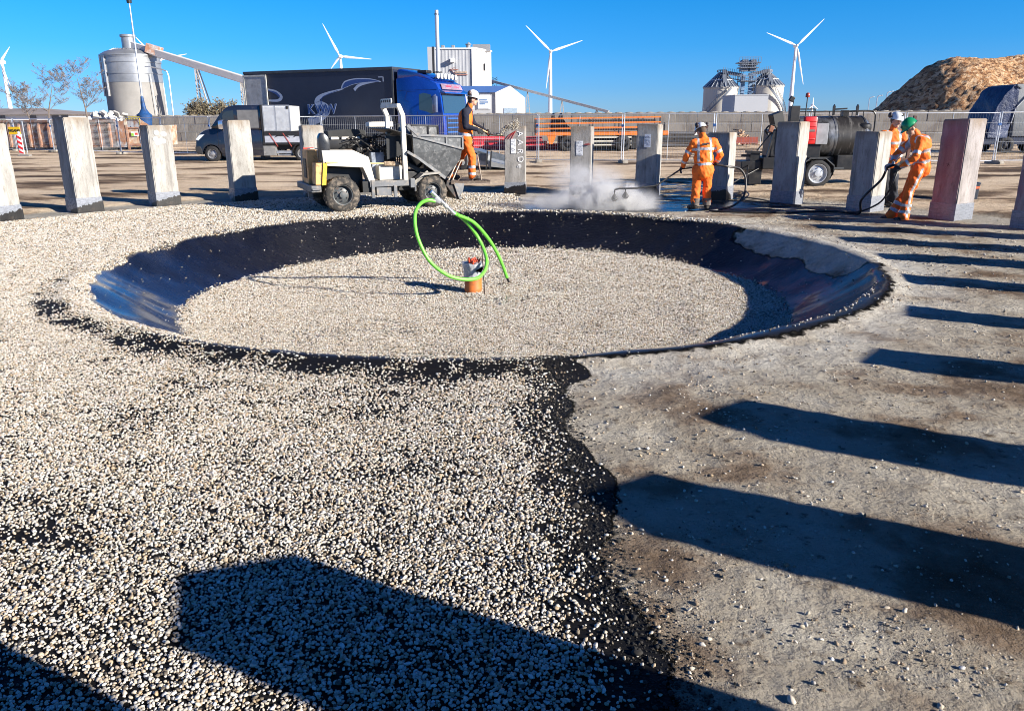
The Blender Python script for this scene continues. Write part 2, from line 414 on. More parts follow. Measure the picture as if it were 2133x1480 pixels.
    sand = mixc(t, mth(t, 'MULTIPLY', sstep(t, ng, 0.5, 0.8), 0.45), sand, (0.5, 0.47, 0.42))
    nd = noise_n(t, 3.0, 5, 0.6, v)
    dustm = mth(t, 'MULTIPLY', A('a_dust'), sstep(t, nd, 0.25, 0.6))
    sand = mixc(t, mth(t, 'MULTIPLY', dustm, 0.85), sand, (0.66, 0.635, 0.58))
    # yard beyond the pillars: tan sand with dark wet ruts
    ny = noise_n(t, 0.55, 7, 0.62, sv, 0.2); ny2 = noise_n(t, 2.6, 6, 0.65, sv, 0.3)
    yard = ramp(t, ny, [(0.37, (0.075, 0.055, 0.045)), (0.44, (0.22, 0.155, 0.105)), (0.49, (0.62, 0.48, 0.34)), (0.72, (0.74, 0.61, 0.46))])
    yard = mixc(t, mth(t, 'MULTIPLY', sstep(t, ny2, 0.55, 0.7), 0.6), yard, (0.14, 0.095, 0.065))
    c = mixc(t, A('a_yard'), sand, yard)
    slabc = ramp(t, noise_n(t, 1.6, 6, 0.6, v), [(0.3, (0.30, 0.28, 0.24)), (0.6, (0.46, 0.43, 0.38)), (0.8, (0.53, 0.50, 0.45))])
    slabc = mixc(t, mth(t, 'MULTIPLY', sstep(t, nm, 0.52, 0.7), 0.5), slabc, (0.2, 0.16, 0.12))
    c = mixc(t, A('a_slab'), c, slabc)
    # bitumen
    wobble = mth(t, 'ADD', mth(t, 'MULTIPLY', mth(t, 'SUBTRACT', nm, 0.5), 0.8), mth(t, 'MULTIPLY', mth(t, 'SUBTRACT', ng, 0.5), 0.5))
    bm_ = sstep(t, mth(t, 'ADD', A('a_bit'), wobble), 0.42, 0.6)
    geo_noise = noise_n(t, 5, 5, 0.7, v, 0.5)
    redm = mth(t, 'MULTIPLY', A('a_red'), sstep(t, mth(t, 'ADD', geo_noise, mth(t, 'MULTIPLY', A('a_red'), 0.18)), 0.5, 0.68), clamp=True)
    bitc = mixc(t, redm, (0.004, 0.004, 0.005), (0.30, 0.040, 0.012))
    bitc = mixc(t, mth(t, 'MULTIPLY', sstep(t, noise_n(t, 14, 6, 0.7, v), 0.6, 0.8), 0.2), bitc, (0.035, 0.03, 0.025))
    c = mixc(t, bm_, c, bitc)
    # distant gravel texture below the modelled stones
    vo = N(t, 'ShaderNodeTexVoronoi'); vo.inputs['Scale'].default_value = 52; t.links.new(v, vo.inputs['Vector'])
    sep = N(t, 'ShaderNodeSeparateColor'); t.links.new(vo.outputs['Color'], sep.inputs[0])
    gc = ramp(t, sep.outputs[0], [(0.0, (0.10, 0.08, 0.06)), (0.2, (0.30, 0.24, 0.17)), (0.5, (0.52, 0.46, 0.37)), (1.0, (0.66, 0.62, 0.55))])
    gm = mth(t, 'MULTIPLY', mth(t, 'MULTIPLY', A('a_grav'), 0.75), mth(t, 'SUBTRACT', 1.0, sstep(t, vo.outputs['Distance'], 0.35, 0.6)))
    c = mixc(t, gm, c, gc)
    wm = sstep(t, mth(t, 'ADD', A('a_wet'), mth(t, 'MULTIPLY', mth(t, 'SUBTRACT', noise_n(t, 2.6, 7, 0.7, sv), 0.5), 2.6)), 0.5, 0.7)
    c = mixc(t, wm, c, (0.009, 0.011, 0.015))
    t.links.new(c, b.inputs['Base Color'])
    # gloss
    rb = mth(t, 'ADD', mth(t, 'MULTIPLY_ADD', noise_n(t, 6, 5, 0.6, v), 0.3, 0.14), mth(t, 'MULTIPLY', mth(t, 'SUBTRACT', 1.0, A('a_coat')), 0.42))
    ro = N(t, 'ShaderNodeMix', data_type='FLOAT'); t.links.new(mth(t, 'MULTIPLY', bm_, mth(t, 'SUBTRACT', 1.0, gm)), ro.inputs[0]); ro.inputs[2].default_value = 0.93; t.links.new(rb, ro.inputs[3])
    ro2 = N(t, 'ShaderNodeMix', data_type='FLOAT'); t.links.new(wm, ro2.inputs[0]); t.links.new(ro.outputs[0], ro2.inputs[2]); t.links.new(mth(t, 'MULTIPLY_ADD', noise_n(t, 2.2, 6, 0.7, sv), 0.7, -0.08, clamp=True), ro2.inputs[3])
    t.links.new(ro2.outputs[0], b.inputs['Roughness'])
    b.inputs['Specular IOR Level'].default_value = 0.5
    sp = N(t, 'ShaderNodeMix', data_type='FLOAT'); t.links.new(mth(t, 'MAXIMUM', bm_, wm), sp.inputs[0]); sp.inputs[2].default_value = 0.25; sp.inputs[3].default_value = 0.75
    t.links.new(mth(t, 'MULTIPLY', sp.outputs[0], mth(t, 'MAXIMUM', mth(t, 'MULTIPLY_ADD', A('a_coat'), 0.75, 0.25), wm)), b.inputs['Specular IOR Level'])
    t.links.new(mth(t, 'MULTIPLY', mth(t, 'MULTIPLY', bm_, A('a_coat')), 0.95), b.inputs['Coat Weight']); b.inputs['Coat Roughness'].default_value = 0.14
    # relief: grain, clods, and creases in the bitumen sheet
    grain = mth(t, 'ADD', mth(t, 'MULTIPLY', nf, 0.7), mth(t, 'MULTIPLY', ng, 0.3))
    dry = mth(t, 'MULTIPLY', mth(t, 'SUBTRACT', 1.0, mth(t, 'MAXIMUM', bm_, wm)), 1.0)
    n1 = bump(t, mth(t, 'MULTIPLY', grain, dry), 1.0, 0.03, None)
    n2 = bump(t, mth(t, 'MULTIPLY', nm, dry), 1.0, 0.09, None, n1)
    sx = N(t, 'ShaderNodeSeparateXYZ'); t.links.new(v, sx.inputs[0])
    wv = mth(t, 'SINE', mth(t, 'MULTIPLY', mth(t, 'ADD', mth(t, 'MULTIPLY', sx.outputs[0], 1.0), mth(t, 'MULTIPLY', sx.outputs[1], 0.9)), 62.0))
    n2 = bump(t, mth(t, 'MULTIPLY', mth(t, 'MULTIPLY', wv, A('a_track')), nm), 1.0, 0.06, None, n2)
    cr = N(t, 'ShaderNodeMapping'); cr.inputs['Scale'].default_value = (1.2, 6.0, 6.0); cr.inputs['Rotation'].default_value = (0, 0, rad(-12)); t.links.new(v, cr.inputs[0])
    crn = noise_n(t, 4.0, 6, 0.62, cr.outputs[0], 0.4)
    n3 = bump(t, mth(t, 'MULTIPLY', crn, bm_), 0.55, 0.035, None, n2)
    bump(t, mth(t, 'MULTIPLY', noise_n(t, 300, 3, 0.6, v), bm_), 0.35, 0.003, b, n3)
    me.materials.append(M)
    return o
build_ground()

# ------------------------------------------------------------------ pebbles (uncountable: stuff)
def grit_mat(name, cols):
    M, t, b = nodes(name); oi = N(t, 'ShaderNodeObjectInfo')
    t.links.new(ramp(t, oi.outputs['Random'], [(i/(len(cols)-1), c) for i, c in enumerate(cols)]), b.inputs['Base Color']); b.inputs['Roughness'].default_value = 0.9; return M
def pebble_mat():
    M, t, b = nodes('pebble_stone')
    oi = N(t, 'ShaderNodeObjectInfo'); tc = N(t, 'ShaderNodeTexCoord')
    c = ramp(t, oi.outputs['Random'], [(0.0, (0.04, 0.035, 0.03)), (0.09, (0.16, 0.13, 0.09)), (0.16, (0.38, 0.28, 0.17)), (0.25, (0.41, 0.36, 0.28)), (0.5, (0.49, 0.455, 0.39)), (0.72, (0.57, 0.55, 0.50)), (0.83, (0.44, 0.33, 0.22)), (0.90, (0.28, 0.27, 0.26)), (1.0, (0.70, 0.69, 0.66))])
    n = noise_n(t, 1.6, 3, 0.6, tc.outputs['Object'])
    c = mixc(t, mth(t, 'MULTIPLY', sstep(t, n, 0.5, 0.8), 0.4), c, (0.42, 0.32, 0.22))
    t.links.new(c, b.inputs['Base Color']); b.inputs['Roughness'].default_value = 0.55
    return M
PEB = pebble_mat()
def pebble_group(PEB):
    g = bpy.data.node_groups.new('scatter_stones', 'GeometryNodeTree')
    g.interface.new_socket('Geometry', in_out='INPUT', socket_type='NodeSocketGeometry'); g.interface.new_socket('Geometry', in_out='OUTPUT', socket_type='NodeSocketGeometry')
    L = g.links.new; gi = g.nodes.new('NodeGroupInput'); go = g.nodes.new('NodeGroupOutput')
    gti = g.nodes.new('GeometryNodeGeometryToInstance')
    for k in range(6):
        ico = g.nodes.new('GeometryNodeMeshIcoSphere'); ico.inputs['Radius'].default_value = 0.5; ico.inputs['Subdivisions'].default_value = 2
        sp = g.nodes.new('GeometryNodeSetPosition'); pos = g.nodes.new('GeometryNodeInputPosition')
        nz = g.nodes.new('ShaderNodeTexNoise'); nz.inputs['Scale'].default_value = 1.6; nz.inputs['Detail'].default_value = 1.0
        ad = g.nodes.new('ShaderNodeVectorMath'); ad.operation = 'ADD'; ad.inputs[1].default_value = (k*7.3, k*3.1, 1.7)
        L(pos.outputs[0], ad.inputs[0]); L(ad.outputs[0], nz.inputs['Vector'])
        sub = g.nodes.new('ShaderNodeVectorMath'); sub.operation = 'SUBTRACT'; sub.inputs[1].default_value = (0.5, 0.5, 0.5); L(nz.outputs['Color'], sub.inputs[0])
        sc = g.nodes.new('ShaderNodeVectorMath'); sc.operation = 'SCALE'; sc.inputs['Scale'].default_value = 0.75; L(sub.outputs[0], sc.inputs[0])
        L(ico.outputs[0], sp.inputs[0]); L(sc.outputs[0], sp.inputs['Offset'])
        sh = g.nodes.new('GeometryNodeSetShadeSmooth'); L(sp.outputs[0], sh.inputs[0])
        sm = g.nodes.new('GeometryNodeSetMaterial'); sm.inputs['Material'].default_value = PEB; L(sh.outputs[0], sm.inputs[0])
        L(sm.outputs[0], gti.inputs[0])
    ip = g.nodes.new('GeometryNodeInstanceOnPoints'); m2p = g.nodes.new('GeometryNodeMeshToPoints')
    L(gi.outputs[0], m2p.inputs[0]); L(m2p.outputs[0], ip.inputs['Points']); L(gti.outputs[0], ip.inputs['Instance'])
    ip.inputs['Pick Instance'].default_value = True
    def na(n, ty):
        a = g.nodes.new('GeometryNodeInputNamedAttribute'); a.data_type = ty; a.inputs[0].default_value = n; return a.outputs[0]
    L(na('pick', 'INT'), ip.inputs['Instance Index']); 
    L(na('rot', 'FLOAT_VECTOR'), ip.inputs['Rotation']); L(na('size', 'FLOAT_VECTOR'), ip.inputs['Scale'])
    L(ip.outputs[0], go.inputs[0])
    return g
PG = pebble_group(PEB)
def pebbles(name, P, S, seed=1, PG=PG, PEB=PEB):
    r_ = np.random.default_rng(seed); n = len(P); me = bpy.data.meshes.new(name); me.vertices.add(n); me.vertices.foreach_set('co', np.asarray(P, np.float32).ravel())
    a = me.attributes.new('pick', 'INT', 'POINT'); a.data.foreach_set('value', r_.integers(0, 6, n).astype(np.int32))
    a = me.attributes.new('rot', 'FLOAT_VECTOR', 'POINT'); a.data.foreach_set('vector', np.c_[r_.normal(0, 0.35, n), r_.normal(0, 0.35, n), r_.random(n)*6.28].astype(np.float32).ravel())
    s = np.asarray(S)[:, None]*np.c_[r_.uniform(0.95, 1.35, n), r_.uniform(0.75, 1.05, n), r_.uniform(0.55, 0.85, n)]
    a = me.attributes.new('size', 'FLOAT_VECTOR', 'POINT'); a.data.foreach_set('vector', s.astype(np.float32).ravel())
    me.materials.append(PEB)
    o = bpy.data.objects.new(name, me); COL.objects.link(o); o['kind'] = 'stuff'
    md = o.modifiers.new('scatter', 'NODES'); md.node_group = PG
    return o
def scatter_all():
    PX = []; S = []
    y = 1.75
    while y < 20.0:
        h = 0.5 if y < 8 else 1.0
        s = 0.0122*max(1.0, y/6.8)
        x0, x1 = -0.70*y-0.9, 0.70*y+0.9
        nx = int((x1-x0)/s); ny = max(1, int(h/s))
        gx, gy = np.meshgrid(x0+(np.arange(nx)+0.5)*s, y+(np.arange(ny)+0.5)*h/ny)
        gx = gx.ravel()+rng.uniform(-0.48, 0.48, gx.size)*s; gy = gy.ravel()+rng.uniform(-0.48, 0.48, gy.size)*s
        k = rng.random(gx.size) < coverage(gx, gy)
        gx, gy = gx[k], gy[k]
        sz = s*0.97*np.exp(np.clip(rng.normal(0, 0.24, gx.size), -0.7, 0.42))
        PX.append(np.c_[gx, gy]); S.append(sz)
        if y < 9:
            n_ = int(nx*ny*0.55); fx = rng.uniform(x0, x1, n_); fy = rng.uniform(y, y+h, n_)
            k = rng.random(n_) < coverage(fx, fy)**1.5; k &= polar(fx, fy)[0] > PR-0.1; fx, fy = fx[k], fy[k]
            PX.append(np.c_[fx, fy]); S.append(s*0.5*np.exp(rng.normal(0, 0.25, len(fx))))
        y += h
    P = np.concatenate(PX); S = np.concatenate(S)
    rr0, _ = polar(P[:, 0], P[:, 1]); S = np.where((rr0 > 4.05) & (rr0 < PR-0.02), S*0.68, S)
    z = gz(P[:, 0], P[:, 1])+S*0.22+rng.random(len(S))*S*0.25
    r, th = polar(P[:, 0], P[:, 1]); inpit = r < PR-0.05
    bare = (P[:, 0] > bound(P[:, 1])+0.3) & ~inpit
    A = np.c_[P, z]
    print('pebbles', len(A))
    o = pebbles('gravel', A[~inpit & ~bare], S[~inpit & ~bare], 1); tag(o, 'cream and tan gravel pebbles spread on black bitumen around the pit', 'gravel')
    o = pebbles('pit_gravel', A[inpit], S[inpit], 2); tag(o, 'cream gravel covering the round floor of the bitumen pit', 'gravel')
    o = pebbles('loose_stones', A[bare], S[bare]*1.05, 3); tag(o, 'loose pebbles scattered on the bare dusty ground at right', 'gravel')
scatter_all()
def grit():
    X, S = [], []
    for y in np.arange(1.8, 12.0, 0.5):
        s = 0.013*max(1, y/4.5); x0, x1 = 0.1, 0.70*y+0.6; nx = int((x1-x0)/s); ny = max(1, int(0.5/s))
        gx, gy = np.meshgrid(x0+(np.arange(nx)+0.5)*s, y+(np.arange(ny)+0.5)*0.5/ny); gx = gx.ravel()+rng.uniform(-.5, .5, gx.size)*s; gy = gy.ravel()+rng.uniform(-.5, .5, gy.size)*s
        r, th = polar(gx, gy); n = fbm(gx, gy, 1.3, 4); n2 = fbm(gx, gy, 6, 3)
        p = (0.02+0.38*ss(n, 0.5, 0.66)*ss(n2, 0.45, 0.7)+0.07*ss(n2, 0.55, 0.7))*(r > PR+0.25)*(gx > bound(gy)+0.1)*(gx+gy*0 < 9)
        k = rng.random(gx.size) < p; gx, gy = gx[k], gy[k]
        X.append(np.c_[gx, gy]); S.append(s*0.38*np.exp(rng.normal(0, 0.55, gx.size)))
    P = np.concatenate(X); S = np.minimum(np.concatenate(S), 0.03); z = gz(P[:, 0], P[:, 1])+S*0.1
    gm_ = grit_mat('sand_clod', [(0.12, 0.085, 0.055), (0.26, 0.20, 0.14), (0.42, 0.37, 0.30), (0.52, 0.48, 0.42)])
    print('grit', len(P)); o = pebbles('sand_clods', np.c_[P, z], S, 5, pebble_group(gm_), gm_); tag(o, 'small clods of sand and mortar crumbs on the bare ground at right', 'dirt')
    n = 7000; y = rng.uniform(1.8, 5.9, n)**1.0; x = bound(y)+0.06+0.14*np.exp(-((y-2.2)/0.45)**2)+rng.normal(0.06, 0.09, n); k = (x > bound(y)-0.1); x, y = x[k], y[k]
    S = 0.006*np.exp(rng.normal(0, 0.5, len(x))); r, th = polar(x, y); k = r > PR+0.02; x, y, S = x[k], y[k], S[k]
    bm2 = grit_mat('tar_crumb', [(0.006, 0.006, 0.006), (0.012, 0.011, 0.010), (0.03, 0.026, 0.022)])
    o = pebbles('tar_crumbs', np.c_[x, y, gz(x, y)+S*0.1], S, 6, pebble_group(bm2), bm2); tag(o, 'black tar crumbs along the ragged edge between gravel and bare ground', 'dirt')
grit()

# ------------------------------------------------------------------ pillars
def pillar_mat(name, tint, pink=0.0):
    M, t, b = nodes(name); tc = N(t, 'ShaderNodeTexCoord'); v = tc.outputs['Object']
    mp = N(t, 'ShaderNodeMapping'); mp.inputs['Scale'].default_value = (1, 1, 0.25); t.links.new(v, mp.inputs[0])
    oi = N(t, 'ShaderNodeObjectInfo')
    off = N(t, 'ShaderNodeVectorMath', operation='ADD'); t.links.new(mp.outputs[0], off.inputs[0])
    cmb = N(t, 'ShaderNodeCombineXYZ'); t.links.new(mth(t, 'MULTIPLY', oi.outputs['Random'], 37.0), cmb.inputs[0]); t.links.new(cmb.outputs[0], off.inputs[1])
    pv = off.outputs[0]
    base = tuple(c*k for c, k in zip((0.36, 0.345, 0.32), tint))
    c = ramp(t, noise_n(t, 5, 6, 0.65, pv), [(0.3, tuple(x*0.62 for x in base)), (0.5, base), (0.75, tuple(min(1, x*1.35) for x in base))])
    c = mixc(t, mth(t, 'MULTIPLY', sstep(t, noise_n(t, 16, 5, 0.7, pv), 0.50, 0.70), 0.6), c, (0.15, 0.13, 0.105))
    c = mixc(t, mth(t, 'MULTIPLY', sstep(t, noise_n(t, 60, 4, 0.7, v), 0.58, 0.72), 0.6), c, (0.10, 0.09, 0.08))
    sepz = N(t, 'ShaderNodeSeparateXYZ'); t.links.new(v, sepz.inputs[0])
    if pink: c = mixc(t, mth(t, 'MULTIPLY', mth(t, 'MULTIPLY', sstep(t, noise_n(t, 2.2, 4, 0.6, pv), 0.35, 0.6), pink), mth(t, 'LESS_THAN', sepz.outputs[1], -0.238)), c, (0.22, 0.10, 0.13))
    gz_ = N(t, 'ShaderNodeSeparateXYZ'); t.links.new(tc.outputs['Generated'], gz_.inputs[0])
    mq = N(t, 'ShaderNodeMapping'); mq.inputs['Scale'].default_value = (9, 9, 0.5); t.links.new(pv, mq.inputs[0]); drip = noise_n(t, 1.0, 5, 0.65, mq.outputs[0])
    st_ = mth(t, 'MULTIPLY', sstep(t, mth(t, 'ADD', gz_.outputs[2], mth(t, 'MULTIPLY', mth(t, 'SUBTRACT', noise_n(t, 7, 5, 0.7, pv), 0.5), 0.35)), 0.88, 1.02), 0.6)
    c = mixc(t, st_, c, (0.20, 0.135, 0.075))
    c = mixc(t, mth(t, 'MULTIPLY', sstep(t, drip, 0.57, 0.68), 0.5), c, (0.14, 0.125, 0.11))
    t.links.new(c, b.inputs['Base Color']); b.inputs['Roughness'].default_value = 0.88
    n1 = bump(t, noise_n(t, 34, 6, 0.75, v), 0.6, 0.018, None)
    bump(t, noise_n(t, 150, 4, 0.7, v), 0.6, 0.006, b, n1)
    return M
PM = pillar_mat('pillar_concrete', (1, 1, 1)); PMP = pillar_mat('pinkish_pillar_concrete', (0.95, 0.9, 0.95), 0.75)
PMG = pillar_mat('rough_pillar_concrete', (0.86, 0.86, 0.88))
tape = mat('grey_plastic_wrap', (0.22, 0.235, 0.27), 0.28, var=0.3, scale=9, bmp=0.6, bscale=14, bd=0.01, stretch=(1, 1, 6))
bitm = mat('bitumen_coat', (0.008, 0.007, 0.007), 0.35, dirt=(0.05, 0.03, 0.02), damt=0.25, dscale=14, bmp=0.8, bscale=50, bd=0.006)
paper_m = mat('paper_sheet', (0.78, 0.8, 0.83), 0.6, var=0.08); ink_m = mat('faded_ink', (0.20, 0.21, 0.25), 0.7)
redpaint = mat('red_spray_paint', (0.72, 0.06, 0.04), 0.6, var=0.3, scale=20); whitepaint = mat('white_spray_paint', (0.85, 0.85, 0.85), 0.6)
PW = 0.50
def pillar(ang, h, label, wrap='bit', m_=None, rad_off=0.0, lean=0.0, yaw=0.0, bith=0.16, wraph=0.30, seed=0, R=9.95, chip=True):
    a = rad(ang); x = RC[0]+R*math.cos(a); y = RC[1]+R*math.sin(a)
    t = thing('concrete_pillar', label, 'pillar', (x, y, 0), a-math.pi/2+yaw, 'concrete pillars standing in a ring around the pit')
    rr = random.Random(seed+int(ang*10))
    # local: -y faces the pit centre (rotated), +-x sides
    mb = MB(); bm = mb.bm
    r = bmesh.ops.create_cube(bm, size=1.0)
    for v in r['verts']: v.co = Vector((v.co.x*PW, v.co.y*PW, (v.co.z+0.5)*(h+0.05)-0.05))
    bmesh.ops.bevel(bm, geom=[e for e in bm.edges], offset=0.016, segments=2, affect='EDGES')
    for _ in range(5):
        es = [e for e in bm.edges if e.calc_length() > 0.16]
        if es: bmesh.ops.subdivide_edges(bm, edges=es, cuts=1, use_grid_fill=True)
    for v in bm.verts:
        n = noise.noise(v.co*3+Vector((seed*3.1, ang, 0)))*0.006; e_ = abs(v.co.x) > PW*0.45 and abs(v.co.y) > PW*0.45
        top = v.co.z > h-0.03
        k = 1+n*2
        if e_ or (top and (abs(v.co.x) > PW*0.45 or abs(v.co.y) > PW*0.45)): k -= max(0, noise.noise(v.co*9+Vector((ang, 3, 1))))*0.07
        v.co.x *= k; v.co.y *= k
        if top: v.co.z += n*1.5
    mb.build('shaft', m_ or PM, t, smooth=True, angle=50)
    if wrap:
        mb = MB(); q = PW/2+0.004
        pts = []
        for (sx, sy) in ((-1, -1), (1, -1), (1, 1), (-1, 1)): pts.append((sx*q, sy*q))
        nseg = 10; low, top = [], []
        for i in range(4):
            x0, y0 = pts[i]; x1, y1 = pts[(i+1) % 4]
            for k in range(nseg):
                u = k/nseg; px_, py_ = x0+(x1-x0)*u, y0+(y1-y0)*u
                s1 = 1+rr.uniform(0, 0.012); s2 = 1+rr.uniform(0, 0.006)
                low.append((px_*s1, py_*s1, -0.02)); top.append((px_*s2, py_*s2, wraph+rr.uniform(-0.006, 0.006)))
        lv = [mb.bm.verts.new(p) for p in low]; mv = [mb.bm.verts.new((p[0]*1.008, p[1]*1.008, wraph*0.5)) for p in top]; tv = [mb.bm.verts.new(p) for p in top]
        n = len(lv)
        for i in range(n):
            j = (i+1) % n; mb.bm.faces.new((lv[i], lv[j], mv[j], mv[i])); mb.bm.faces.new((mv[i], mv[j], tv[j], tv[i]))
        mb.build('plastic_wrap', tape, t)
    if wrap == 'bit':
        mb = MB(); q = PW/2+0.016; lv, tv = [], []
        # bitumen splashed on the side that faces the pit, thin round the corners
        nn = 26
        for k in range(nn):
            u = -1+2*k/(nn-1); hh = bith+rr.uniform(-0.02, 0.02)+0.05*u
            lv.append(mb.bm.verts.new((u*q, -q-0.004*rr.random(), -0.02))); tv.append(mb.bm.verts.new((u*q, -q, max(0.03, hh))))
        for i in range(nn-1): mb.bm.faces.new((lv[i], lv[i+1], tv[i+1], tv[i]))
        a_ = mb.bm.verts.new((q, 0.1, -0.02)); b_ = mb.bm.verts.new((q, 0.05, bith*0.5)); mb.bm.faces.new((lv[-1], a_, b_, tv[-1]))
        a_ = mb.bm.verts.new((-q, 0.1, -0.02)); b_ = mb.bm.verts.new((-q, 0.02, bith*0.35)); mb.bm.faces.new((a_, lv[0], tv[0], b_))
        mb.build('bitumen_coat', bitm, t)
    return t
vis = [
 (151.4, 1.75, 'grey pillar cut by the left edge of the photo, black bitumen foot', 'bit', PM),
 (141.9, 1.86, 'tallest left pillar, dark left side and pale front, in front of the rusty container', 'bit', PM),
 (132.6, 1.69, 'pillar with a whitish smear near its top, right of the first striped beacon', 'bit', PM),
 (123.0, 1.79, 'pillar in front of the dark van, with a machine shadow on its lower right', 'bit', PM),
 (113.6, 1.66, 'pillar with a red paint line, half hidden behind the white spreading machine', 'bit', PM),
 (85.3, 1.62, 'rough pillar with white letters sprayed down its front, right of the worker with a shovel', 'bit', PMG),
 (75.9, 1.60, 'rough pillar with a paper sheet and a red dash, rising out of the steam', 'bit', PMG),
 (66.6, 1.65, 'smooth grey pillar with a paper sheet, just left of the worker with the spray lance', 'bit', PM),
 (56.6, 1.47, 'short pillar behind the worker with the spray lance', 'bit', PM),
 (46.9, 1.70, 'pillar in front of the tar tank trailer, left of its red box', 'tape', PM),
 (37.0, 1.52, 'lower pillar beside the white helmeted worker, in the shadow of the hose crew', 'tape', PM),
 (27.0, 1.75, 'pink stained pillar with a bright right side, right of the green helmeted worker', 'tape', PMP),
 (17.9, 1.50, 'pinkish pillar cut by the right edge of the photo', 'tape', PMP)]
PIL = {}
for i, (a, h, lb, wr, m_) in enumerate(vis):
    Rr = {151.4: 10.1, 141.9: 10.28, 132.6: 10.3, 123.0: 10.15, 113.6: 10.0, 85.3: 9.9, 75.9: 10.0, 66.6: 10.05, 56.6: 9.95, 46.9: 9.7, 37.0: 9.75, 27.0: 9.8, 17.9: 9.85}[a]
    PIL[a] = pillar(a, h, lb, wr, m_, R=Rr, seed=i, bith=0.17 if a > 100 else 0.2)
def child_flat(name, parent, m_, x0, x1, z0, z1, y=None, marks=0, seed=0):
    y = -PW/2-0.009 if y is None else y
    mb = MB(); mb.bx(x0, x1, y-0.002, y, z0, z1); o = mb.build(name, m_, parent)
    if marks:
        r_ = random.Random(seed); mb = MB(); z = z1-0.02
        while z > z0+0.03:
            xx = x0+0.012
            while xx < x1-0.03:
                wd = r_.uniform(0.008, 0.035); 
                if r_.random() < 0.75: mb.bx(xx, min(xx+wd, x1-0.01), y-0.004, y-0.0025, z-r_.uniform(0.005, 0.016), z)
                xx += wd+0.008
            z -= r_.uniform(0.02, 0.035)
        mb.build('print', ink_m, o)
    return o
# sprayed letters, paper and paint marks
p6 = PIL[85.3]
for k, (ch, z) in enumerate(zip('AARDe', (1.44, 1.24, 1.03, 0.84, 0.68))):
    text_mesh('graffiti_letter', ch, 0.20, whitepaint, p6, front(0.13+0.01*(k % 2), -PW/2-0.012, z, roll=rad(-90-6*((k % 3)-1))), 0.001, bold=-0.001)
child_flat('paper_sheet', p6, paper_m, -0.09, 0.03, 0.98, 1.32, marks=1, seed=3)
mb = MB()
for k in range(7): mb.beam((-0.21+0.022*k, -PW/2-0.011, 1.32+0.03*(k % 3)), (-0.1+0.022*k, -PW/2-0.011, 1.44+0.012*k), 0.022, 0.004)
mb.build('red_paint_mark', redpaint, p6)
p7 = PIL[75.9]
child_flat('paper_sheet', p7, paper_m, -0.1, 0.06, 0.93, 1.27, marks=1, seed=5)
mb = MB(); mb.beam((0.09, -PW/2-0.011, 1.18), (0.24, -PW/2-0.011, 1.19), 0.05, 0.004); mb.beam((0.12, -PW/2-0.012, 1.205), (0.22, -PW/2-0.012, 1.21), 0.02, 0.004); mb.build('red_paint_mark', redpaint, p7)
child_flat('red_chalk_line', p7, mat('faded_red_chalk', (0.55, 0.3, 0.3), 0.8), -0.24, 0.2, 0.20, 0.215)
p8 = PIL[66.6]
child_flat('paper_sheet', p8, paper_m, -0.06, 0.09, 1.13, 1.43, marks=1, seed=8)
p5 = PIL[113.6]; child_flat('red_paint_mark', p5, redpaint, -0.25, -0.02, 1.14, 1.17)
mb = MB()
rr = random.Random(4)
for k in range(9): mb.ball((-0.02+rr.uniform(-0.1, 0.12), -PW/2-0.003, 1.44+rr.uniform(-0.13, 0.12)), (0.06, 0.006, 0.055), 2)
mb.build('plaster_smear', mat('pale_plaster', (0.43, 0.43, 0.42), 0.8), PIL[132.6], smooth=True)
text_mesh('scratched_mark', 'x', 0.12, mat('dark_scratch', (0.12, 0.09, 0.1), 0.9), PIL[27.0], front(-0.02, -PW/2-0.006, 0.98, roll=0.4), 0.001)
# pillars of the same ring outside the frame: they throw the long shadows
off = [(8.7, 1.7, 'topmost'), (-0.6, 1.78, 'second'), (-9.6, 1.78, 'third'), (-18.9, 1.8, 'fourth'), (-29.0, 1.8, 'fifth'), (-39.2, 1.8, 'sixth'), (-50.0, 1.9, 'seventh'), (-58.6, 1.72, 'eighth'), (-69.9, 1.70, 'ninth'), (-75.5, 1.85, 'nearest')]
for k, (a, h, w_) in enumerate(off):
    pillar(a, h, f'ring pillar beyond the right edge that throws the {w_} long shadow from the top', 'tape', PM, R=10.2 if a < -72 else (9.84 if a < -69 else 9.95), seed=30+k)

# ------------------------------------------------------------------ concrete block wall
def wall():
    t = None; mb = MB(); rr = random.Random(9)
    A = at(212, 246, 74); B = at(2060, 246, 57); B = A+(B-A)*1.12; A.z = B.z = 0
    d = (B-A); L = d.length; rz = math.atan2(d.y, d.x)
    th = thing('block_wall', 'long wall of stacked grey concrete blocks behind the fence', 'wall', (A.x, A.y, 0), rz)
    for row in range(3):
        x = -0.8*(row % 2)
        while x < L:
            x0 = max(x, 0.0); z = row*0.72
            if not (row == 2 and x < 1.0):
                mb.box((x0+0.8-(x0-x)/2, 0.4+rr.uniform(-0.02, 0.02), z+0.36), (1.585-(x0-x), 0.8, 0.712), rot=(0, 0, rr.uniform(-0.004, 0.004)), bev=0.018)
                if row == 2:
                    for q in (0.4, 1.2): mb.lathe([(0.30, 0), (0.27, 0.03), (0.15, 0.06), (0.001, 0.07)], (x0+q, 0.4, z+0.712), seg=10)
            x += 1.6
    c = mat('wall_block_concrete', (0.30, 0.275, 0.24), 0.9, var=0.2, scale=1.2, dirt=(0.15, 0.12, 0.10), damt=0.35, dscale=1.1, bmp=0.4, bscale=9, bd=0.015, island=0.10, stretch=(1, 1, 0.5))
    mb.build('blocks', c, th)
    return th, A, B, rz
WALL, WA, WB, WRZ = wall()

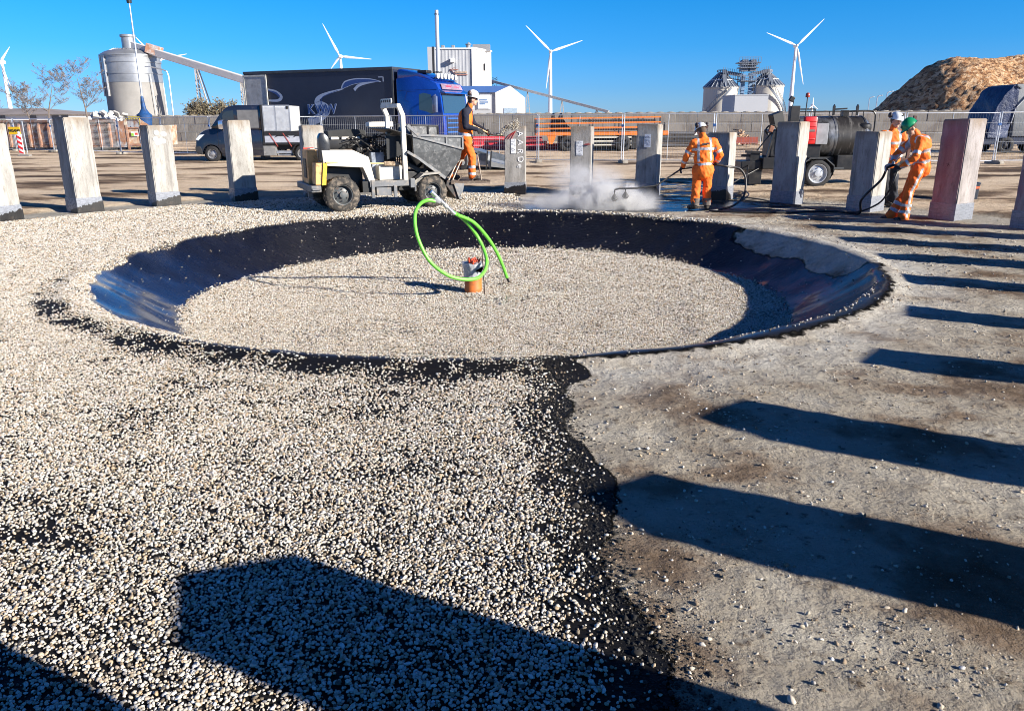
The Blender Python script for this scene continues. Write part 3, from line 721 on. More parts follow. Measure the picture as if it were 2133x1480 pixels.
# ------------------------------------------------------------------ site fence
fm = MB()
FWD, FH = 3.42, 1.86
for x in (0, FWD): fm.rod((x, 0, 0.02), (x, 0, FH+0.03), 0.021)
for z in (0.12, FH): fm.rod((0, 0, z), (FWD, 0, z), 0.019)
fm.rod((FWD/2, 0, 0.12), (FWD/2, 0, FH), 0.012)
frame_me = None
def fence():
    way = [(-120, 50), (62, 48.5), (226, 43.7), (312, 42.0), (470, 39.5), (632, 37.2), (789, 36.0), (955, 34.6), (1120, 33.0), (1301, 31.9), (1492, 31.2), (1760, 30.6), (1930, 30.4), (2330, 30.3)]
    P = [at(x, 246, Y) for x, Y in way]
    for p in P: p.z = 0
    S = [0]
    for a, b in zip(P, P[1:]): S.append(S[-1]+(b-a).length)
    def pos(s):
        for i in range(len(P)-1):
            if s <= S[i+1] or i == len(P)-2:
                return P[i]+(P[i+1]-P[i])*((s-S[i])/(S[i+1]-S[i]))
    s0 = S[9] % 3.5; n = int((S[-1]-s0)//3.5); first = None
    names = ['left edge of the photo', 'yellow sign', 'rusty container', 'dark end of the container', 'open skip end', 'second striped beacon', 'gap left of the van', 'nose of the dark van', 'cab of the dark van', 'silver box on the van', 'van bed', 'lettering on the dark lorry', 'middle of the dark lorry', 'gap behind the blue cab', 'blue lorry cab', 'red barriers', 'front end of the orange lift', 'middle of the orange lift', 'worker with the lance', 'timber scraps', 'speakers of the tank trailer', 'tank trailer', 'back of the tank trailer', 'pink stained pillar', 'covered trailer', 'right edge of the photo', 'ground right of the photo', 'far end']
    used = set()
    tubes = mat('galvanised_fence_tube', (0.62, 0.64, 0.67), 0.35, 0.6, var=0.12); wire = mat('fence_wire', (0.60, 0.61, 0.62), 0.4, 0.5, var=0.1)
    footm = mat('fence_foot_concrete', (0.30, 0.27, 0.23), 0.9, dirt=(0.12, 0.1, 0.08), damt=0.3)
    frame_o = None
    for k in range(n):
        a = pos(s0+3.5*k); b = pos(s0+3.5*(k+1)); d = b-a
        g = float(gz(a.x, a.y))
        mid = (a+b)/2; px_ = 1066.5+1694*mid.x/mid.y
        lb = f'wire mesh fence panel in front of the {names[min(k, len(names)-1)]}'
        if k == 0:
            t = thing('mesh_fence', lb, 'fence', (a.x, a.y, g), math.atan2(d.y, d.x), 'mesh fence panels closing off the yard')
            fm.build('frame', tubes, t, smooth=True)
            wm_ = MB()
            for i in range(1, 34): wm_.rod((i*FWD/34, -0.004, 0.12), (i*FWD/34, -0.004, FH), 0.0032, seg=3, caps=False)
            for z in (0.45, 0.8, 1.15, 1.5): wm_.rod((0, 0.004, z), (FWD, 0.004, z), 0.0035, seg=3, caps=False)
            wm_.build('wire_mesh', wire, t); first = t
            cl = MB(); cl.box((FWD+0.03, -0.02, 1.45), (0.12, 0.06, 0.09), bev=0.01); cl.build('clamp', mat('blue_clamp', (0.02, 0.1, 0.32), 0.5), t)
            f = thing('ballast_block', 'x', 'fence foot', (a.x, a.y, g), 0.35+math.atan2(d.y, d.x)+math.pi/2, 'concrete feet of the mesh fence')
            fb = MB(); fb.prism([(-0.34, 0), (0.34, 0), (0.34, 0.07), (0.26, 0.13), (-0.26, 0.13), (-0.34, 0.07)], -0.11, 0.11, bev=0.012); fb.build('foot_block', footm, f, smooth=True); foot0 = f
        else:
            t = copy_tree(first); t.location = (a.x, a.y, g); t.rotation_euler = (0, 0, math.atan2(d.y, d.x)); t['label'] = lb
            f = copy_tree(foot0); f.location = (a.x, a.y, g); f.rotation_euler = (0, 0, 0.35+math.atan2(d.y, d.x)+math.pi/2)
        f['label'] = f'concrete block at the left foot of the fence by {names[min(k, len(names)-1)]}'
fence()

# ------------------------------------------------------------------ far things
cladding = mat('grey_cladding', (0.40, 0.41, 0.43), 0.6, var=0.08, scale=0.3, bmp=0)
white_wall = mat('white_cladding', (0.74, 0.74, 0.74), 0.6, var=0.06, scale=0.3, bmp=0)
def turbine(px, py, Y, tips, label, tower_bottom=None, s=1.0):
    h = at(px, py, Y); k = Y/1694.0
    t = thing('wind_turbine', label, 'wind turbine', (h.x, h.y, 0), 0, 'white wind turbines on the horizon')
    wt = MATS.get('turbine_white') or mat('turbine_white', (0.80, 0.81, 0.83), 0.4, var=0.02, bmp=0)
    H = h.z; R1 = 4.6*k*s; R2 = 2.4*k*s
    MB().rod((0, 0, 0), (0, 0, H), R1, R2, seg=24).build('tower', wt, t, smooth=True)
    n_ = MB(); n_.box((0, 2.5*k, 0.5*k+H), (6*k*s, 13*k*s, 6*k*s), bev=1.2*k*s); n_.build('nacelle', wt, t, smooth=True)
    MB().lathe([(0.01, -10*k*s), (1.8*k*s, -9*k*s), (2.8*k*s, -6*k*s), (3*k*s, -3*k*s), (0.01, -3*k*s)], (0, 0, H), 'y', 16).build('hub', wt, t, smooth=True)
    for (tx, ty) in tips:
        p = at(tx, ty, Y); d = Vector((p.x-h.x, 0, p.z-h.z)); L = d.length; d.normalize(); nrm = Vector((d.z, 0, -d.x))
        mb = MB(); secs = []
        for u, c_, th_ in ((0, 2.4, 2.2), (0.06, 2.6, 2.0), (0.2, 5.6, 1.3), (0.45, 4.0, 0.8), (0.75, 2.4, 0.5), (0.97, 1.1, 0.3), (1.0, 0.3, 0.2)):
            c0 = Vector((0, -6*k*s, H))+d*(L*u); ch = c_*k*s*0.85; tk = th_*k*s
            tw = Vector((0, 1, 0))*0.35*(1-u)
            e = (nrm+tw).normalized(); f_ = e.cross(d).normalized()
            secs.append([mb.bm.verts.new(c0+e*(ch*(a_-0.3))+f_*tk*b_) for a_, b_ in ((-0.2, 0), (0.0, 0.5), (0.4, 0.45), (0.85, 0), (0.4, -0.4), (0.0, -0.5))])
        for i in range(len(secs)-1):
            for j in range(6): mb.bm.faces.new((secs[i][j], secs[i][(j+1) % 6], secs[i+1][(j+1) % 6], secs[i+1][j]))
        mb.bm.faces.new(secs[-1]); mb.bm.faces.new(secs[0][::-1])
        mb.build('blade', wt, t, smooth=True, angle=60)
    return t
turbine(709, 118, 1050, [(673, 50), (775, 124), (690, 145)], 'turbine rising above the roof of the dark lorry')
turbine(1147, 108, 1080, [(1095, 54), (1213, 85), (1137, 186)], 'turbine right of the factory, one blade along its tower')
turbine(1658, 96, 1000, [(1595, 69), (1715, 40), (1671, 177)], 'turbine just right of the twin grain silos')
turbine(331, 125, 1150, [(283, 76), (392, 113), (316, 176)], 'turbine behind the conveyor, right of the steel silo')
turbine(4, 130, 1250, [(24, 98), (28, 186), (-55, 120)], 'turbine at the left edge of the photo')
turbine(1692, 219, 4600, [(1694, 203), (1682, 229), (1703, 228)], 'tiny distant turbine above the tank trailer', s=0.5)
turbine(2160, 105, 1300, [(2120, 121), (2175, 60), (2190, 150)], 'turbine beyond the right edge, only a blade tip showing')

def silo_left():
    Y = 118.0; c = at(263, 246, Y); k = Y/1694.0; kv = Y/1771.0
    Z = lambda py: CAMH+(246-py)*kv
    t = thing('steel_silo', 'big round metal silo with domed roof and stub tower at left', 'silo', (c.x, c.y+4, 0))
    R = 57*k; zt = Z(112)
    sm_ = mat('silo_sheet_metal', (0.32, 0.335, 0.36), 0.38, 0.5, var=0.3, scale=0.35, dirt=(0.28, 0.27, 0.26), damt=0.3, dscale=0.5, bmp=0.3, bscale=3, bd=0.02)
    cm_ = mat('silo_concrete', (0.27, 0.262, 0.25), 0.85, var=0.2, scale=0.4, dirt=(0.27, 0.26, 0.25), damt=0.4, dscale=0.4)
    zc = Z(167)
    MB().lathe([(R*1.0, -0.5), (R*1.0, zc)], seg=64).build('lower_wall', cm_, t, smooth=True)
    mb = MB(); zz = [zc]
    prof = [(R*1.01, zc)]
    for q in (Z(148), Z(125), zt-0.1): prof += [(R*1.01, q-0.12), (R*1.035, q-0.1), (R*1.035, q+0.1), (R*1.01, q+0.12)]
    mb.lathe(prof, seg=64).build('upper_wall', sm_, t, smooth=True)
    mb = MB(); mb.lathe([(R*1.06, zt-0.05), (R*1.06, zt+0.12), (R*0.85, Z(103)), (R*0.55, Z(98)), (R*0.2, Z(95))], seg=48)
    for a_ in range(0, 360, 12): mb.beam((R*1.03*math.cos(rad(a_)), R*1.03*math.sin(rad(a_)), zt+0.1), (R*0.55*math.cos(rad(a_)), R*0.55*math.sin(rad(a_)), Z(98)+0.06), 0.12, 0.12)
    mb.build('dome_roof', sm_, t, smooth=True, angle=30)
    mb = MB(); r2 = 13.5*k; mb.lathe([(r2*1.0, Z(99)), (r2*0.98, Z(74)), (r2*1.15, Z(72)), (r2*1.15, Z(68)), (r2*0.9, Z(67)), (0.01, Z(67))], seg=32); mb.build('stub_tower', sm_, t, smooth=True)
    pgm = mat('pale_grey_metal', (0.6, 0.61, 0.62), 0.5, 0.3)
    for px_ in (-49, -31):
        a_ = math.acos(px_/57); x = R*1.03*math.cos(a_); y = -R*1.03*math.sin(a_); MB().beam((x, y, Z(112)), (x, y, Z(196)), 0.2, 0.16).build('downpipe', pgm, t)
    MB().beam((R*0.9, -R*0.6, Z(150)), (R*0.95, -R*0.55, 0), 0.08, 0.08).build('cable', pgm, t)
    # conveyor
    A_ = at(266, 92, Y+4); B_ = at(508, 166, Y-4)
    t2 = thing('conveyor', 'long sloping pale conveyor pipe running down from the steel silo', 'conveyor', (0, 0, 0))
    pg = mat('pale_conveyor', (0.60, 0.58, 0.57), 0.6, var=0.12, scale=0.6)
    mb = MB(); B2 = A_+(B_-A_)*1.25
    mid = A_+(B_-A_)*0.22
    mb.beam(A_, mid, 0.75, 0.95); mb.beam(mid, B2, 0.8, 1.0, bev=0.1); mb.build('pipe', pg, t2)
    mb = MB(); mb.box(mid+Vector((0.3, 0, 0.2)), (2.0, 1.4, 1.3), rot=(0, 0.3, 0), bev=0.05); mb.build('drive_housing', mat('rusty_housing', (0.42, 0.22, 0.14), 0.7, dirt=(0.5, 0.5, 0.5), damt=0.5, dscale=1), t2)
    for px_, py_ in ((408, 139), (503, 168)):
        T_ = at(px_, py_, Y-1); mb = MB()
        for sx in (-0.35, 1.0):
            for sy in (-0.8, 0.8):
                mb.beam(T_+Vector((sx*0.2, sy*0.4, -0.3)), Vector((T_.x+(sx*2.2 if sx > 0 else 0), T_.y+sy, 0)), 0.16, 0.16)
        n_ = 7
        for i in range(n_):
            u = i/n_; z = T_.z*(1-u)-0.4; w_ = 2.2*u
            mb.beam((T_.x, T_.y-0.8, z), (T_.x+w_+0.2, T_.y-0.8, z), 0.09, 0.09)
            if i < n_-1: mb.beam((T_.x, T_.y-0.8, z), (T_.x+2.2*(i+1)/n_+0.2, T_.y-0.8, T_.z*(1-(i+1)/n_)-0.4), 0.06, 0.06)
        mb.build('trestle', mat('grey_trestle', (0.42, 0.40, 0.38), 0.6, 0.2), t2)
silo_left()

def silos_right():
    Y = 135.0; k = Y/1694.0; kv = Y/1771.0; Z = lambda py: CAMH+(246-py)*kv
    cm_ = mat('grain_silo_wall', (0.52, 0.50, 0.46), 0.85, var=0.18, scale=0.5, dirt=(0.36, 0.34, 0.31), damt=0.35, dscale=0.6, stretch=(1, 1, 0.15), bmp=0.2, bscale=4)
    rm_ = mat('silo_roof_sheet', (0.17, 0.20, 0.25), 0.45, 0.4, var=0.2, scale=0.7); rib = mat('roof_rib', (0.5, 0.53, 0.57), 0.45, 0.4); st_ = mat('dark_steelwork', (0.16, 0.18, 0.22), 0.5, 0.4)
    for cx, zt, lb in ((1504, 187, 'left one of the twin grain silos with a cone roof'), (1598, 184, 'right one of the twin grain silos, outside stair on its right')):
        c = at(cx, 246, Y); R = 35.5*k; t = thing('grain_silo', lb, 'silo', (c.x, c.y+2, 0), 0, 'twin grain silos')
        MB().lathe([(R, -0.5), (R, Z(zt)), (R*1.03, Z(zt)), (R*1.03, Z(zt)+0.25)], seg=48).build('silo_wall', cm_, t, smooth=True)
        mb = MB(); mb.lathe([(R*1.05, Z(zt)+0.15), (R*0.2, Z(155)), (R*0.2, Z(153)), (0.01, Z(153))], seg=24); mb.build('cone_roof', rm_, t)
        mb = MB()
        for q in range(24):
            a_ = 2*math.pi*q/24; mb.beam((R*1.06*math.cos(a_), R*1.06*math.sin(a_), Z(zt)+0.25), (R*0.2*math.cos(a_), R*0.2*math.sin(a_), Z(155)+0.1), 0.09, 0.09)
        for u in (0.45,): mb.lathe([(R*(1.05-0.85*u)+0.05, Z(zt)+(Z(155)-Z(zt))*u+0.2), (R*(1.05-0.85*u)+0.02, Z(zt)+(Z(155)-Z(zt))*u+0.32)], seg=24)
        mb.build('roof_rib', rib, t)
        # platform, ladder cage and spiral stair
        mb = MB()
        for a_ in range(0, 360, 24):
            mb.rod((R*0.28*math.cos(rad(a_)), R*0.28*math.sin(rad(a_)), Z(153)), (R*0.28*math.cos(rad(a_)), R*0.28*math.sin(rad(a_)), Z(149)), 0.05, seg=5)
        mb.lathe([(R*0.28, Z(149)), (R*0.28, Z(149)+0.08)], seg=20)
        mb.build('railing', st_, t)
        mb = MB(); sgn = -1 if cx < 1550 else 1
        a0 = -100 if sgn > 0 else -75; prev = None
        for q in range(22):
            a_ = rad(a0+sgn*q*4.6); r_ = R+0.5; z = Z(zt)*(1-q/21*0.92); p = Vector((r_*math.cos(a_), r_*math.sin(a_), z))
            if prev is not None:
                mb.beam(prev, p, 0.16, 0.3); mb.beam(prev+Vector((0, -0.4, 1.0)), p+Vector((0, -0.4, 1.0)), 0.06, 0.06)
            mb.beam(p, p+Vector((0, -0.3, 1.0)), 0.05, 0.05); prev = p
        mb.box((0, -R*0.72, Z(172)), (0.7, 0.5, 0.9)); mb.box((0, -R*0.5, Z(163)), (0.6, 0.5, 0.7)); mb.beam((-0.45, -R*1.0-0.2, Z(zt)), (-0.45, -R*0.3, Z(156)), 0.08, 0.08); mb.beam((0.45, -R*1.0-0.2, Z(zt)), (0.45, -R*0.3, Z(156)), 0.08, 0.08)
        mb.build('stair', st_, t)
    c = at(1553, 246, Y); t = thing('elevator_tower', 'blue grey lattice elevator tower between the twin grain silos', 'tower', (c.x, c.y+1, 0))
    mb = MB(); zt = Z(158)
    for sx in (-1, 1):
        mb.beam((sx*0.62, 0, 0), (sx*0.62, 0, zt), 0.55, 0.5)
        mb.beam((sx*1.25, 0.8, 0), (sx*1.25, 0.8, zt), 0.12, 0.12); mb.beam((sx*1.25, -0.8, 0), (sx*1.25, -0.8, zt), 0.12, 0.12)
    n_ = 12
    for i in range(n_):
        z0, z1 = zt*i/n_, zt*(i+1)/n_; s_ = 1 if i % 2 else -1
        mb.beam((-1.25*s_, -0.8, z0), (1.25*s_, -0.8, z1), 0.08, 0.08); mb.beam((-1.25, -0.8, z1), (1.25, -0.8, z1), 0.08, 0.08)
    mb.build('lattice', mat('blue_steelwork', (0.20, 0.30, 0.44), 0.5, 0.4), t)
    mb = MB()
    for z_, w_ in ((Z(173), 1.25), (Z(146), 1.5), (Z(140), 1.3), (Z(136), 1.75)):
        mb.bx(-w_, w_, -1.2, 1.2, z_, z_+0.16)
        for q in np.linspace(-w_, w_, 9): mb.beam((q, -1.2, z_), (q, -1.2, z_+0.9), 0.05, 0.05)
        mb.beam((-w_, -1.2, z_+0.9), (w_, -1.2, z_+0.9), 0.07, 0.07)
    for sx in (-0.68, 0.68):
        mb.prism([(sx-0.55, Z(152)), (sx+0.55, Z(152)), (sx+0.42, Z(138)), (sx+0.55, Z(133)), (sx+0.35, Z(129)), (sx-0.35, Z(129)), (sx-0.55, Z(133)), (sx-0.42, Z(138))], -0.8, 0.8)
    mb.build('head_platform', st_, t)
    for nm, (a_, b_), zz in (('conveyor', (1546, 1505), (157, 150)), ('conveyor', (1560, 1602), (156, 147))):
        p = at(a_, zz[0], Y+1.2)-Vector((c.x, c.y+1, 0)); q = at(b_, zz[1], Y+1.2)-Vector((c.x, c.y+1, 0)); mb = MB()
        mb.beam(p, q, 0.7, 0.5); mb.beam(p-Vector((0, 0, 0.8)), q-Vector((0, 0, 0.8)), 0.14, 0.14)
        for u in np.linspace(0, 1, 12):
            x = p+(q-p)*u; mb.beam(x-Vector((0, 0.5, 0.8)), x+Vector((0, -0.5, 0.7)), 0.06, 0.06)
        mb.build('bridge_conveyor', st_, t)
    c = at(1564, 246, 118); t = thing('equipment_shed', 'plain grey flat roofed box building in front of the twin silos', 'building', (c.x, c.y, 0))
    kz = 118/1771; kx = 118/1694; mb = MB(); mb.bx(-36*kx, 33*kx, 0, 7, 0, CAMH+(246-202)*kz); mb.bx(-36*kx-0.05, 33*kx+0.05, -0.05, 7.05, CAMH+(246-202)*kz, CAMH+(246-202)*kz+0.15)
    mb.build('walls', mat('shed_grey', (0.36, 0.38, 0.42), 0.7, var=0.05, scale=0.2), t)
    MB().bx(33*kx+0.003, 33*kx+0.06, 2, 4.2, 0, 3).build('door', mat('shed_door', (0.5, 0.49, 0.46), 0.6), t)
silos_right()

def corr(mb, x0, x1, y, z0, z1, step=0.5, d=0.12, axis='x'):
    x = x0; k = 0; pts = []
    while x < x1:
        pts += [(x, y), (x+step*0.55, y), (x+step*0.6, y-d), (x+step*0.95, y-d)]; x += step
    pts = [(min(p[0], x1), p[1]) for p in pts]+[(x1, y)]
    lo = [mb.bm.verts.new((p[0], p[1], z0) if axis == 'x' else (p[1], p[0], z0)) for p in pts]; hi = [mb.bm.verts.new((v.co.x, v.co.y, z1)) for v in lo]
    for i in range(len(pts)-1):
        try: mb.bm.faces.new((lo[i], lo[i+1], hi[i+1], hi[i]))
        except ValueError: pass
def factory():
    Y = 195.0; k = Y/1694.0; kv = Y/1771.0; Z = lambda py: CAMH+(246-py)*kv
    A = at(899, 246, Y); B = at(986, 246, Y-1); D = at(1024, 246, Y+10)
    t = thing('factory_tower', 'tall grey and white clad factory block behind the blue lorry cab', 'building', (A.x, A.y, 0))
    W = B.x-A.x; Z0 = Z(104); d = Vector((D.x-A.x, D.y-A.y, 0)); x2 = D.x-A.x; y2 = D.y-A.y
    mb = MB()
    pts = [(0, 0), (W, 0), (x2, y2), (x2-W, y2)]
    mb.prism(pts, 0, Z0, axis='z'); corr(mb, 0.0, W, -0.02, 0, Z0-0.02, 0.8, 0.05); mb.build('front_wall', cladding, t)
    mb = MB(); n = Vector((y2, -(x2-W), 0)).normalized()
    e = Vector((x2-W, y2, 0)); c_ = Vector((W, 0, 0))+n*0.06
    mb.beam(c_+Vector((0, 0, Z0/2))+e*0.0, c_+Vector((0, 0, Z0/2))+e, 0.1, 0.1)
    v = [mb.bm.verts.new(p) for p in (c_, c_+e, c_+e+Vector((0, 0, Z0)), c_+Vector((0, 0, Z0)))]; mb.bm.faces.new(v); mb.build('side_wall', white_wall, t)
    mb = MB(); mb.beam((W, -0.15, 0), (W, -0.15, Z0+0.3), 0.35, 0.35); mb.beam((0, -0.15, Z0), (W, -0.15, Z0), 0.3, 0.3); mb.beam(c_+n*0.1+Vector((0, 0, Z0+0.1)), c_+n*0.1+e+Vector((0, 0, Z0+0.1)), 0.35, 0.35); mb.build('edge_trim', white_wall, t)
    mb = MB(); mb.bx(0.0-0.4, 1.4, -0.6, 1.5, 0, Z(101)); mb.build('corner_stack', cladding, t)
    rem = mat('dark_roof_unit', (0.25, 0.26, 0.28), 0.6)
    for px_, a_, b_ in ((912, 3, 4), (925, 5, 3), (946, 5, 3), (978, 3, 5)):
        x = (px_-899)*k; MB().box((x, 3, Z0+b_*0.16), (a_*k*1.3, 1.6, b_*0.3), bev=0.1).build('roof_unit', rem, t)
    MB().lathe([(0.5, 0), (0.5, 0.8), (0.7, 0.9), (0.7, 1.1)], ((978-899)*k, 1.2, Z0), seg=12).build('roof_vent', rem, t)
    MB().box((x2-2.2, y2-2, Z0+0.7), (4.2, 3, 1.5)).build('roof_housing', rem, t)
    MB().box(((946-899)*k, -0.7, Z(128)), (8*k, 1.3, 8*k), bev=0.04).build('wall_box', white_wall, t)
    mb = MB(); x = (939-899)*k; z = Z(149)
    rm_ = mat('sign_red_brown', (0.34, 0.13, 0.09), 0.6); mb.beam((x+0.2, -0.2, z+0.5), (x+1.4, -0.2, z-0.8), 0.3, 0.05); mb.beam((x-0.1, -0.22, z-0.1), (x+1.4, -0.22, z+0.9), 0.22, 0.05); mb.bx(x+1.3, x+4.2, -0.25, -0.18, z-0.95, z-0.75); mb.bx(x+0.9, x+2.1, -0.25, -0.18, z+0.25, z+0.4)
    mb.build('sign_emblem', rm_, t)
    mb = MB(); rr = random.Random(5); q = x+1.4
    while q < x+4.0: w_ = rr.uniform(0.12, 0.22); mb.bx(q, q+w_, -0.25, -0.18, z-0.5, z-0.5+rr.uniform(0.3, 0.55)); q += w_+0.08
    mb.build('sign_lettering', mat('sign_tan', (0.5, 0.36, 0.26), 0.6), t)
    MB().box((W+(x2-W)*0.62+0.1, y2*0.62-0.3, Z(138)), (0.3, 0.9, 1.6)).build('vent', black, t)
    # chimney
    c = at(916, 246, Y-9); t3 = thing('chimney', 'tall slim pale steel chimney beside the factory block', 'chimney', (c.x, c.y, 0))
    k2 = (Y-9)/1694; Z2 = lambda py: CAMH+(246-py)*(Y-9)/1771
    mb = MB(); r = 4.0*k2; mb.lathe([(r*1.1, 0), (r*1.05, Z2(150)), (r*0.95, Z2(60)), (r*1.05, Z2(55)), (r*1.05, Z2(45)), (r*0.95, Z2(40)), (r*0.9, Z2(29)), (r*0.7, Z2(28.6)), (r*0.7, Z2(32))], seg=24); mb.build('stack', mat('chimney_steel', (0.55, 0.57, 0.6), 0.4, 0.4, var=0.1, scale=0.4), t3, smooth=True)
    mb = MB(); mb.lathe([(r*1.9, Z2(152)), (r*1.9, Z2(150)), (r*1.0, Z2(150))], seg=20); mb.lathe([(r*1.4, Z2(37)), (r*1.4, Z2(36)), (r*1.0, Z2(36))], seg=20); mb.beam((-r*2.4, 0, 0), (-r*2.4, 0, Z2(100)), 0.5, 0.3); mb.build('platform_ring', steel_dk, t3)
    # low shed with blue roof
    Y3 = 165.0; k3 = Y3/1694; Z3 = lambda py: CAMH+(246-py)*Y3/1771
    A = at(926, 246, Y3); W3 = (1032-926)*k3; G = (1094-1032)*k3
    t4 = thing('factory_hall', 'low factory hall with blue roof edge and bright white gable end', 'building', (A.x, A.y, 0))
    dpt = 20.0
    mb = MB(); mb.bx(-6, W3, 0, dpt, 0, Z3(192)); mb.build('long_wall', cladding, t4)
    mb = MB(); mb.prism([(W3+0.05, 0), (W3+G, 0), (W3+G, Z3(204)), (W3+G*0.5, Z3(179.5)), (W3+0.05, Z3(191))], -0.4, dpt); mb.build('gable', white_wall, t4)
    mb = MB(); mb.prism([(-6, Z3(193)), (W3-0.0, Z3(193)), (W3+G*0.48, Z3(179.5)), (-6, Z3(179.5))], -0.6, -0.45); mb.bx(-6, W3+G*0.4, -0.45, dpt, Z3(181), Z3(180)); mb.build('blue_roof', mat('blue_roof_sheet', (0.05, 0.13, 0.36), 0.5, var=0.1, scale=0.3), t4)
    for x0, x1 in ((945, 960), (966, 987), (993, 1022)):
        f_ = MB(); f_.bx((x0-926)*k3, (x1-926)*k3, -0.15, -0.02, Z3(228), Z3(194)); f_.build('wall_panel', mat('light_panel', (0.55, 0.56, 0.58), 0.6, var=0.04), t4)
    b_ = MB(); b_.bx((996-926)*k3, (1019-926)*k3, -0.3, -0.18, Z3(226), Z3(200)); bn = b_.build('banner', mat('banner_white', (0.66, 0.69, 0.74), 0.6, var=0.03), t4)
    rr = random.Random(2)
    for z_, a_, b2 in ((208, 999, 1014), (212.5, 1000, 1017), (216, 1000, 1010)):
        mb = MB()
        q = (a_-926)*k3
        while q < (b2-926)*k3: w_ = rr.uniform(0.12, 0.25); mb.bx(q, q+w_, -0.34, -0.305, Z3(z_)-0.12, Z3(z_)+0.12); q += w_+0.07
        mb.build('banner_line', mat('banner_ink', (0.12, 0.22, 0.40), 0.6), bn)
    MB().bx((1050-926)*k3, (1077-926)*k3, -0.5, -0.42, 0, Z3(225)).build('window_band', mat('pale_blue_glazing', (0.35, 0.45, 0.55), 0.2), t4)
    # conveyor coming down to the right
    Yc = 215.0; P = at(1012, 166, Yc); Q = at(1268, 233, Yc-20)
    t5 = thing('conveyor', 'thin sloping conveyor running down right from the factory block', 'conveyor', (0, 0, 0))
    mb = MB(); mb.beam(P, Q, 0.55, 0.6); mb.build('pipe', mat('thin_conveyor_grey', (0.40, 0.42, 0.45), 0.5, 0.3), t5)
    for px_ in (1099, 1171, 1243):
        u = (px_-1012)/(1268-1012); T_ = P+(Q-P)*u; T_ = at(px_, 166+u*67, T_.y); mb = MB()
        for s_ in (-1, 1): mb.beam(T_, (T_.x+s_*0.9, T_.y, 0), 0.22, 0.22)
        mb.beam((T_.x-0.45, T_.y, T_.z/2), (T_.x+0.45, T_.y, T_.z/2), 0.12, 0.12); mb.build('trestle', mat('trestle_grey', (0.33, 0.33, 0.34), 0.6, 0.2), t5)
    mb = MB(); H_ = at(1022, 172, Yc)
    for i in range(26):
        a_ = Vector((rr.uniform(-1.6, 1.8), rr.uniform(-1, 1), rr.uniform(-1.2, 1.0))); b2 = a_+Vector((rr.uniform(-1.2, 1.2), 0, rr.uniform(-1, 1))); mb.beam(H_+a_, H_+b2, 0.12, 0.12)
    for x in (-1.6, -0.5, 0.6, 1.7): mb.beam(H_+Vector((x, -0.9, 0.9)), H_+Vector((x*0.9, -0.9, -1.9)), 0.1, 0.1)
    mb.bx(H_.x-1.8, H_.x+1.9, H_.y-1, H_.y+1, H_.z-0.1, H_.z+0.05)
    mb.build('head_frame', steel_dk, t5)
factory()

def chips_pile():
    Y = 92.0; c = at(2100, 246, Y); k = Y/1694; kv = Y/1771; Hh = CAMH+(246-126)*kv
    t = MB(); nu, nv = 190, 120; bm = t.bm; V = {}
    L = 34.0; Wd = 15.0
    xl = (1800-2100)*k
    for i in range(nu+1):
        for j in range(nv+1):
            x = xl-1+(i/nu)*(L+22); y = -Wd+2*Wd*j/nv
            fx = min(1.0, max(0.0, (x-xl)/11.0)); prof = 1-(1-fx)**1.5
            # rounded crest
            ridge = prof*(1+0.04*math.sin(x*0.55)); fy = max(0, 1-abs(y)/(Wd*(0.35+0.65*prof)+1e-3)); side = 1-(1-fy)**1.25
            z = Hh*ridge*min(1, side*1.08)
            p = Vector((x, y, z)); n_ = noise.fractal(p*0.3, 0.9, 2.1, 5)*0.30+noise.fractal(p*1.8, 0.9, 2.1, 3)*0.16
            V[i, j] = bm.verts.new((x, y, max(-0.3, z+n_*(1 if z > 0.2 else 0))))
    for i in range(nu):
        for j in range(nv): bm.faces.new((V[i, j], V[i+1, j], V[i+1, j+1], V[i, j+1]))
    M, tt, b = nodes('wood_chips'); tc = N(tt, 'ShaderNodeTexCoord'); v = tc.outputs['Object']
    vo = N(tt, 'ShaderNodeTexVoronoi'); vo.inputs['Scale'].default_value = 3.2; tt.links.new(v, vo.inputs['Vector'])
    sp = N(tt, 'ShaderNodeSeparateColor'); tt.links.new(vo.outputs['Color'], sp.inputs[0])
    cc = ramp(tt, sp.outputs[0], [(0, (0.16, 0.07, 0.03)), (0.3, (0.46, 0.22, 0.09)), (0.65, (0.72, 0.43, 0.22)), (1, (0.86, 0.60, 0.37))])
    cc = mixc(tt, mth(tt, 'MULTIPLY', sstep(tt, noise_n(tt, 0.35, 5, 0.6, v), 0.5, 0.7), 0.45), cc, (0.26, 0.14, 0.07))
    tt.links.new(cc, b.inputs['Base Color']); b.inputs['Roughness'].default_value = 0.9
    n1 = bump(tt, noise_n(tt, 2.2, 6, 0.7, v), 1.0, 0.7, None); bump(tt, sp.outputs[1], 0.8, 0.25, b, n1)
    o = t.build('wood_chip_pile', M, None, smooth=True, angle=180); o.location = (c.x, c.y+2, 0)
    tag(o, 'tall heap of brown wood chips behind the wall at right', 'wood chip heap')
chips_pile()

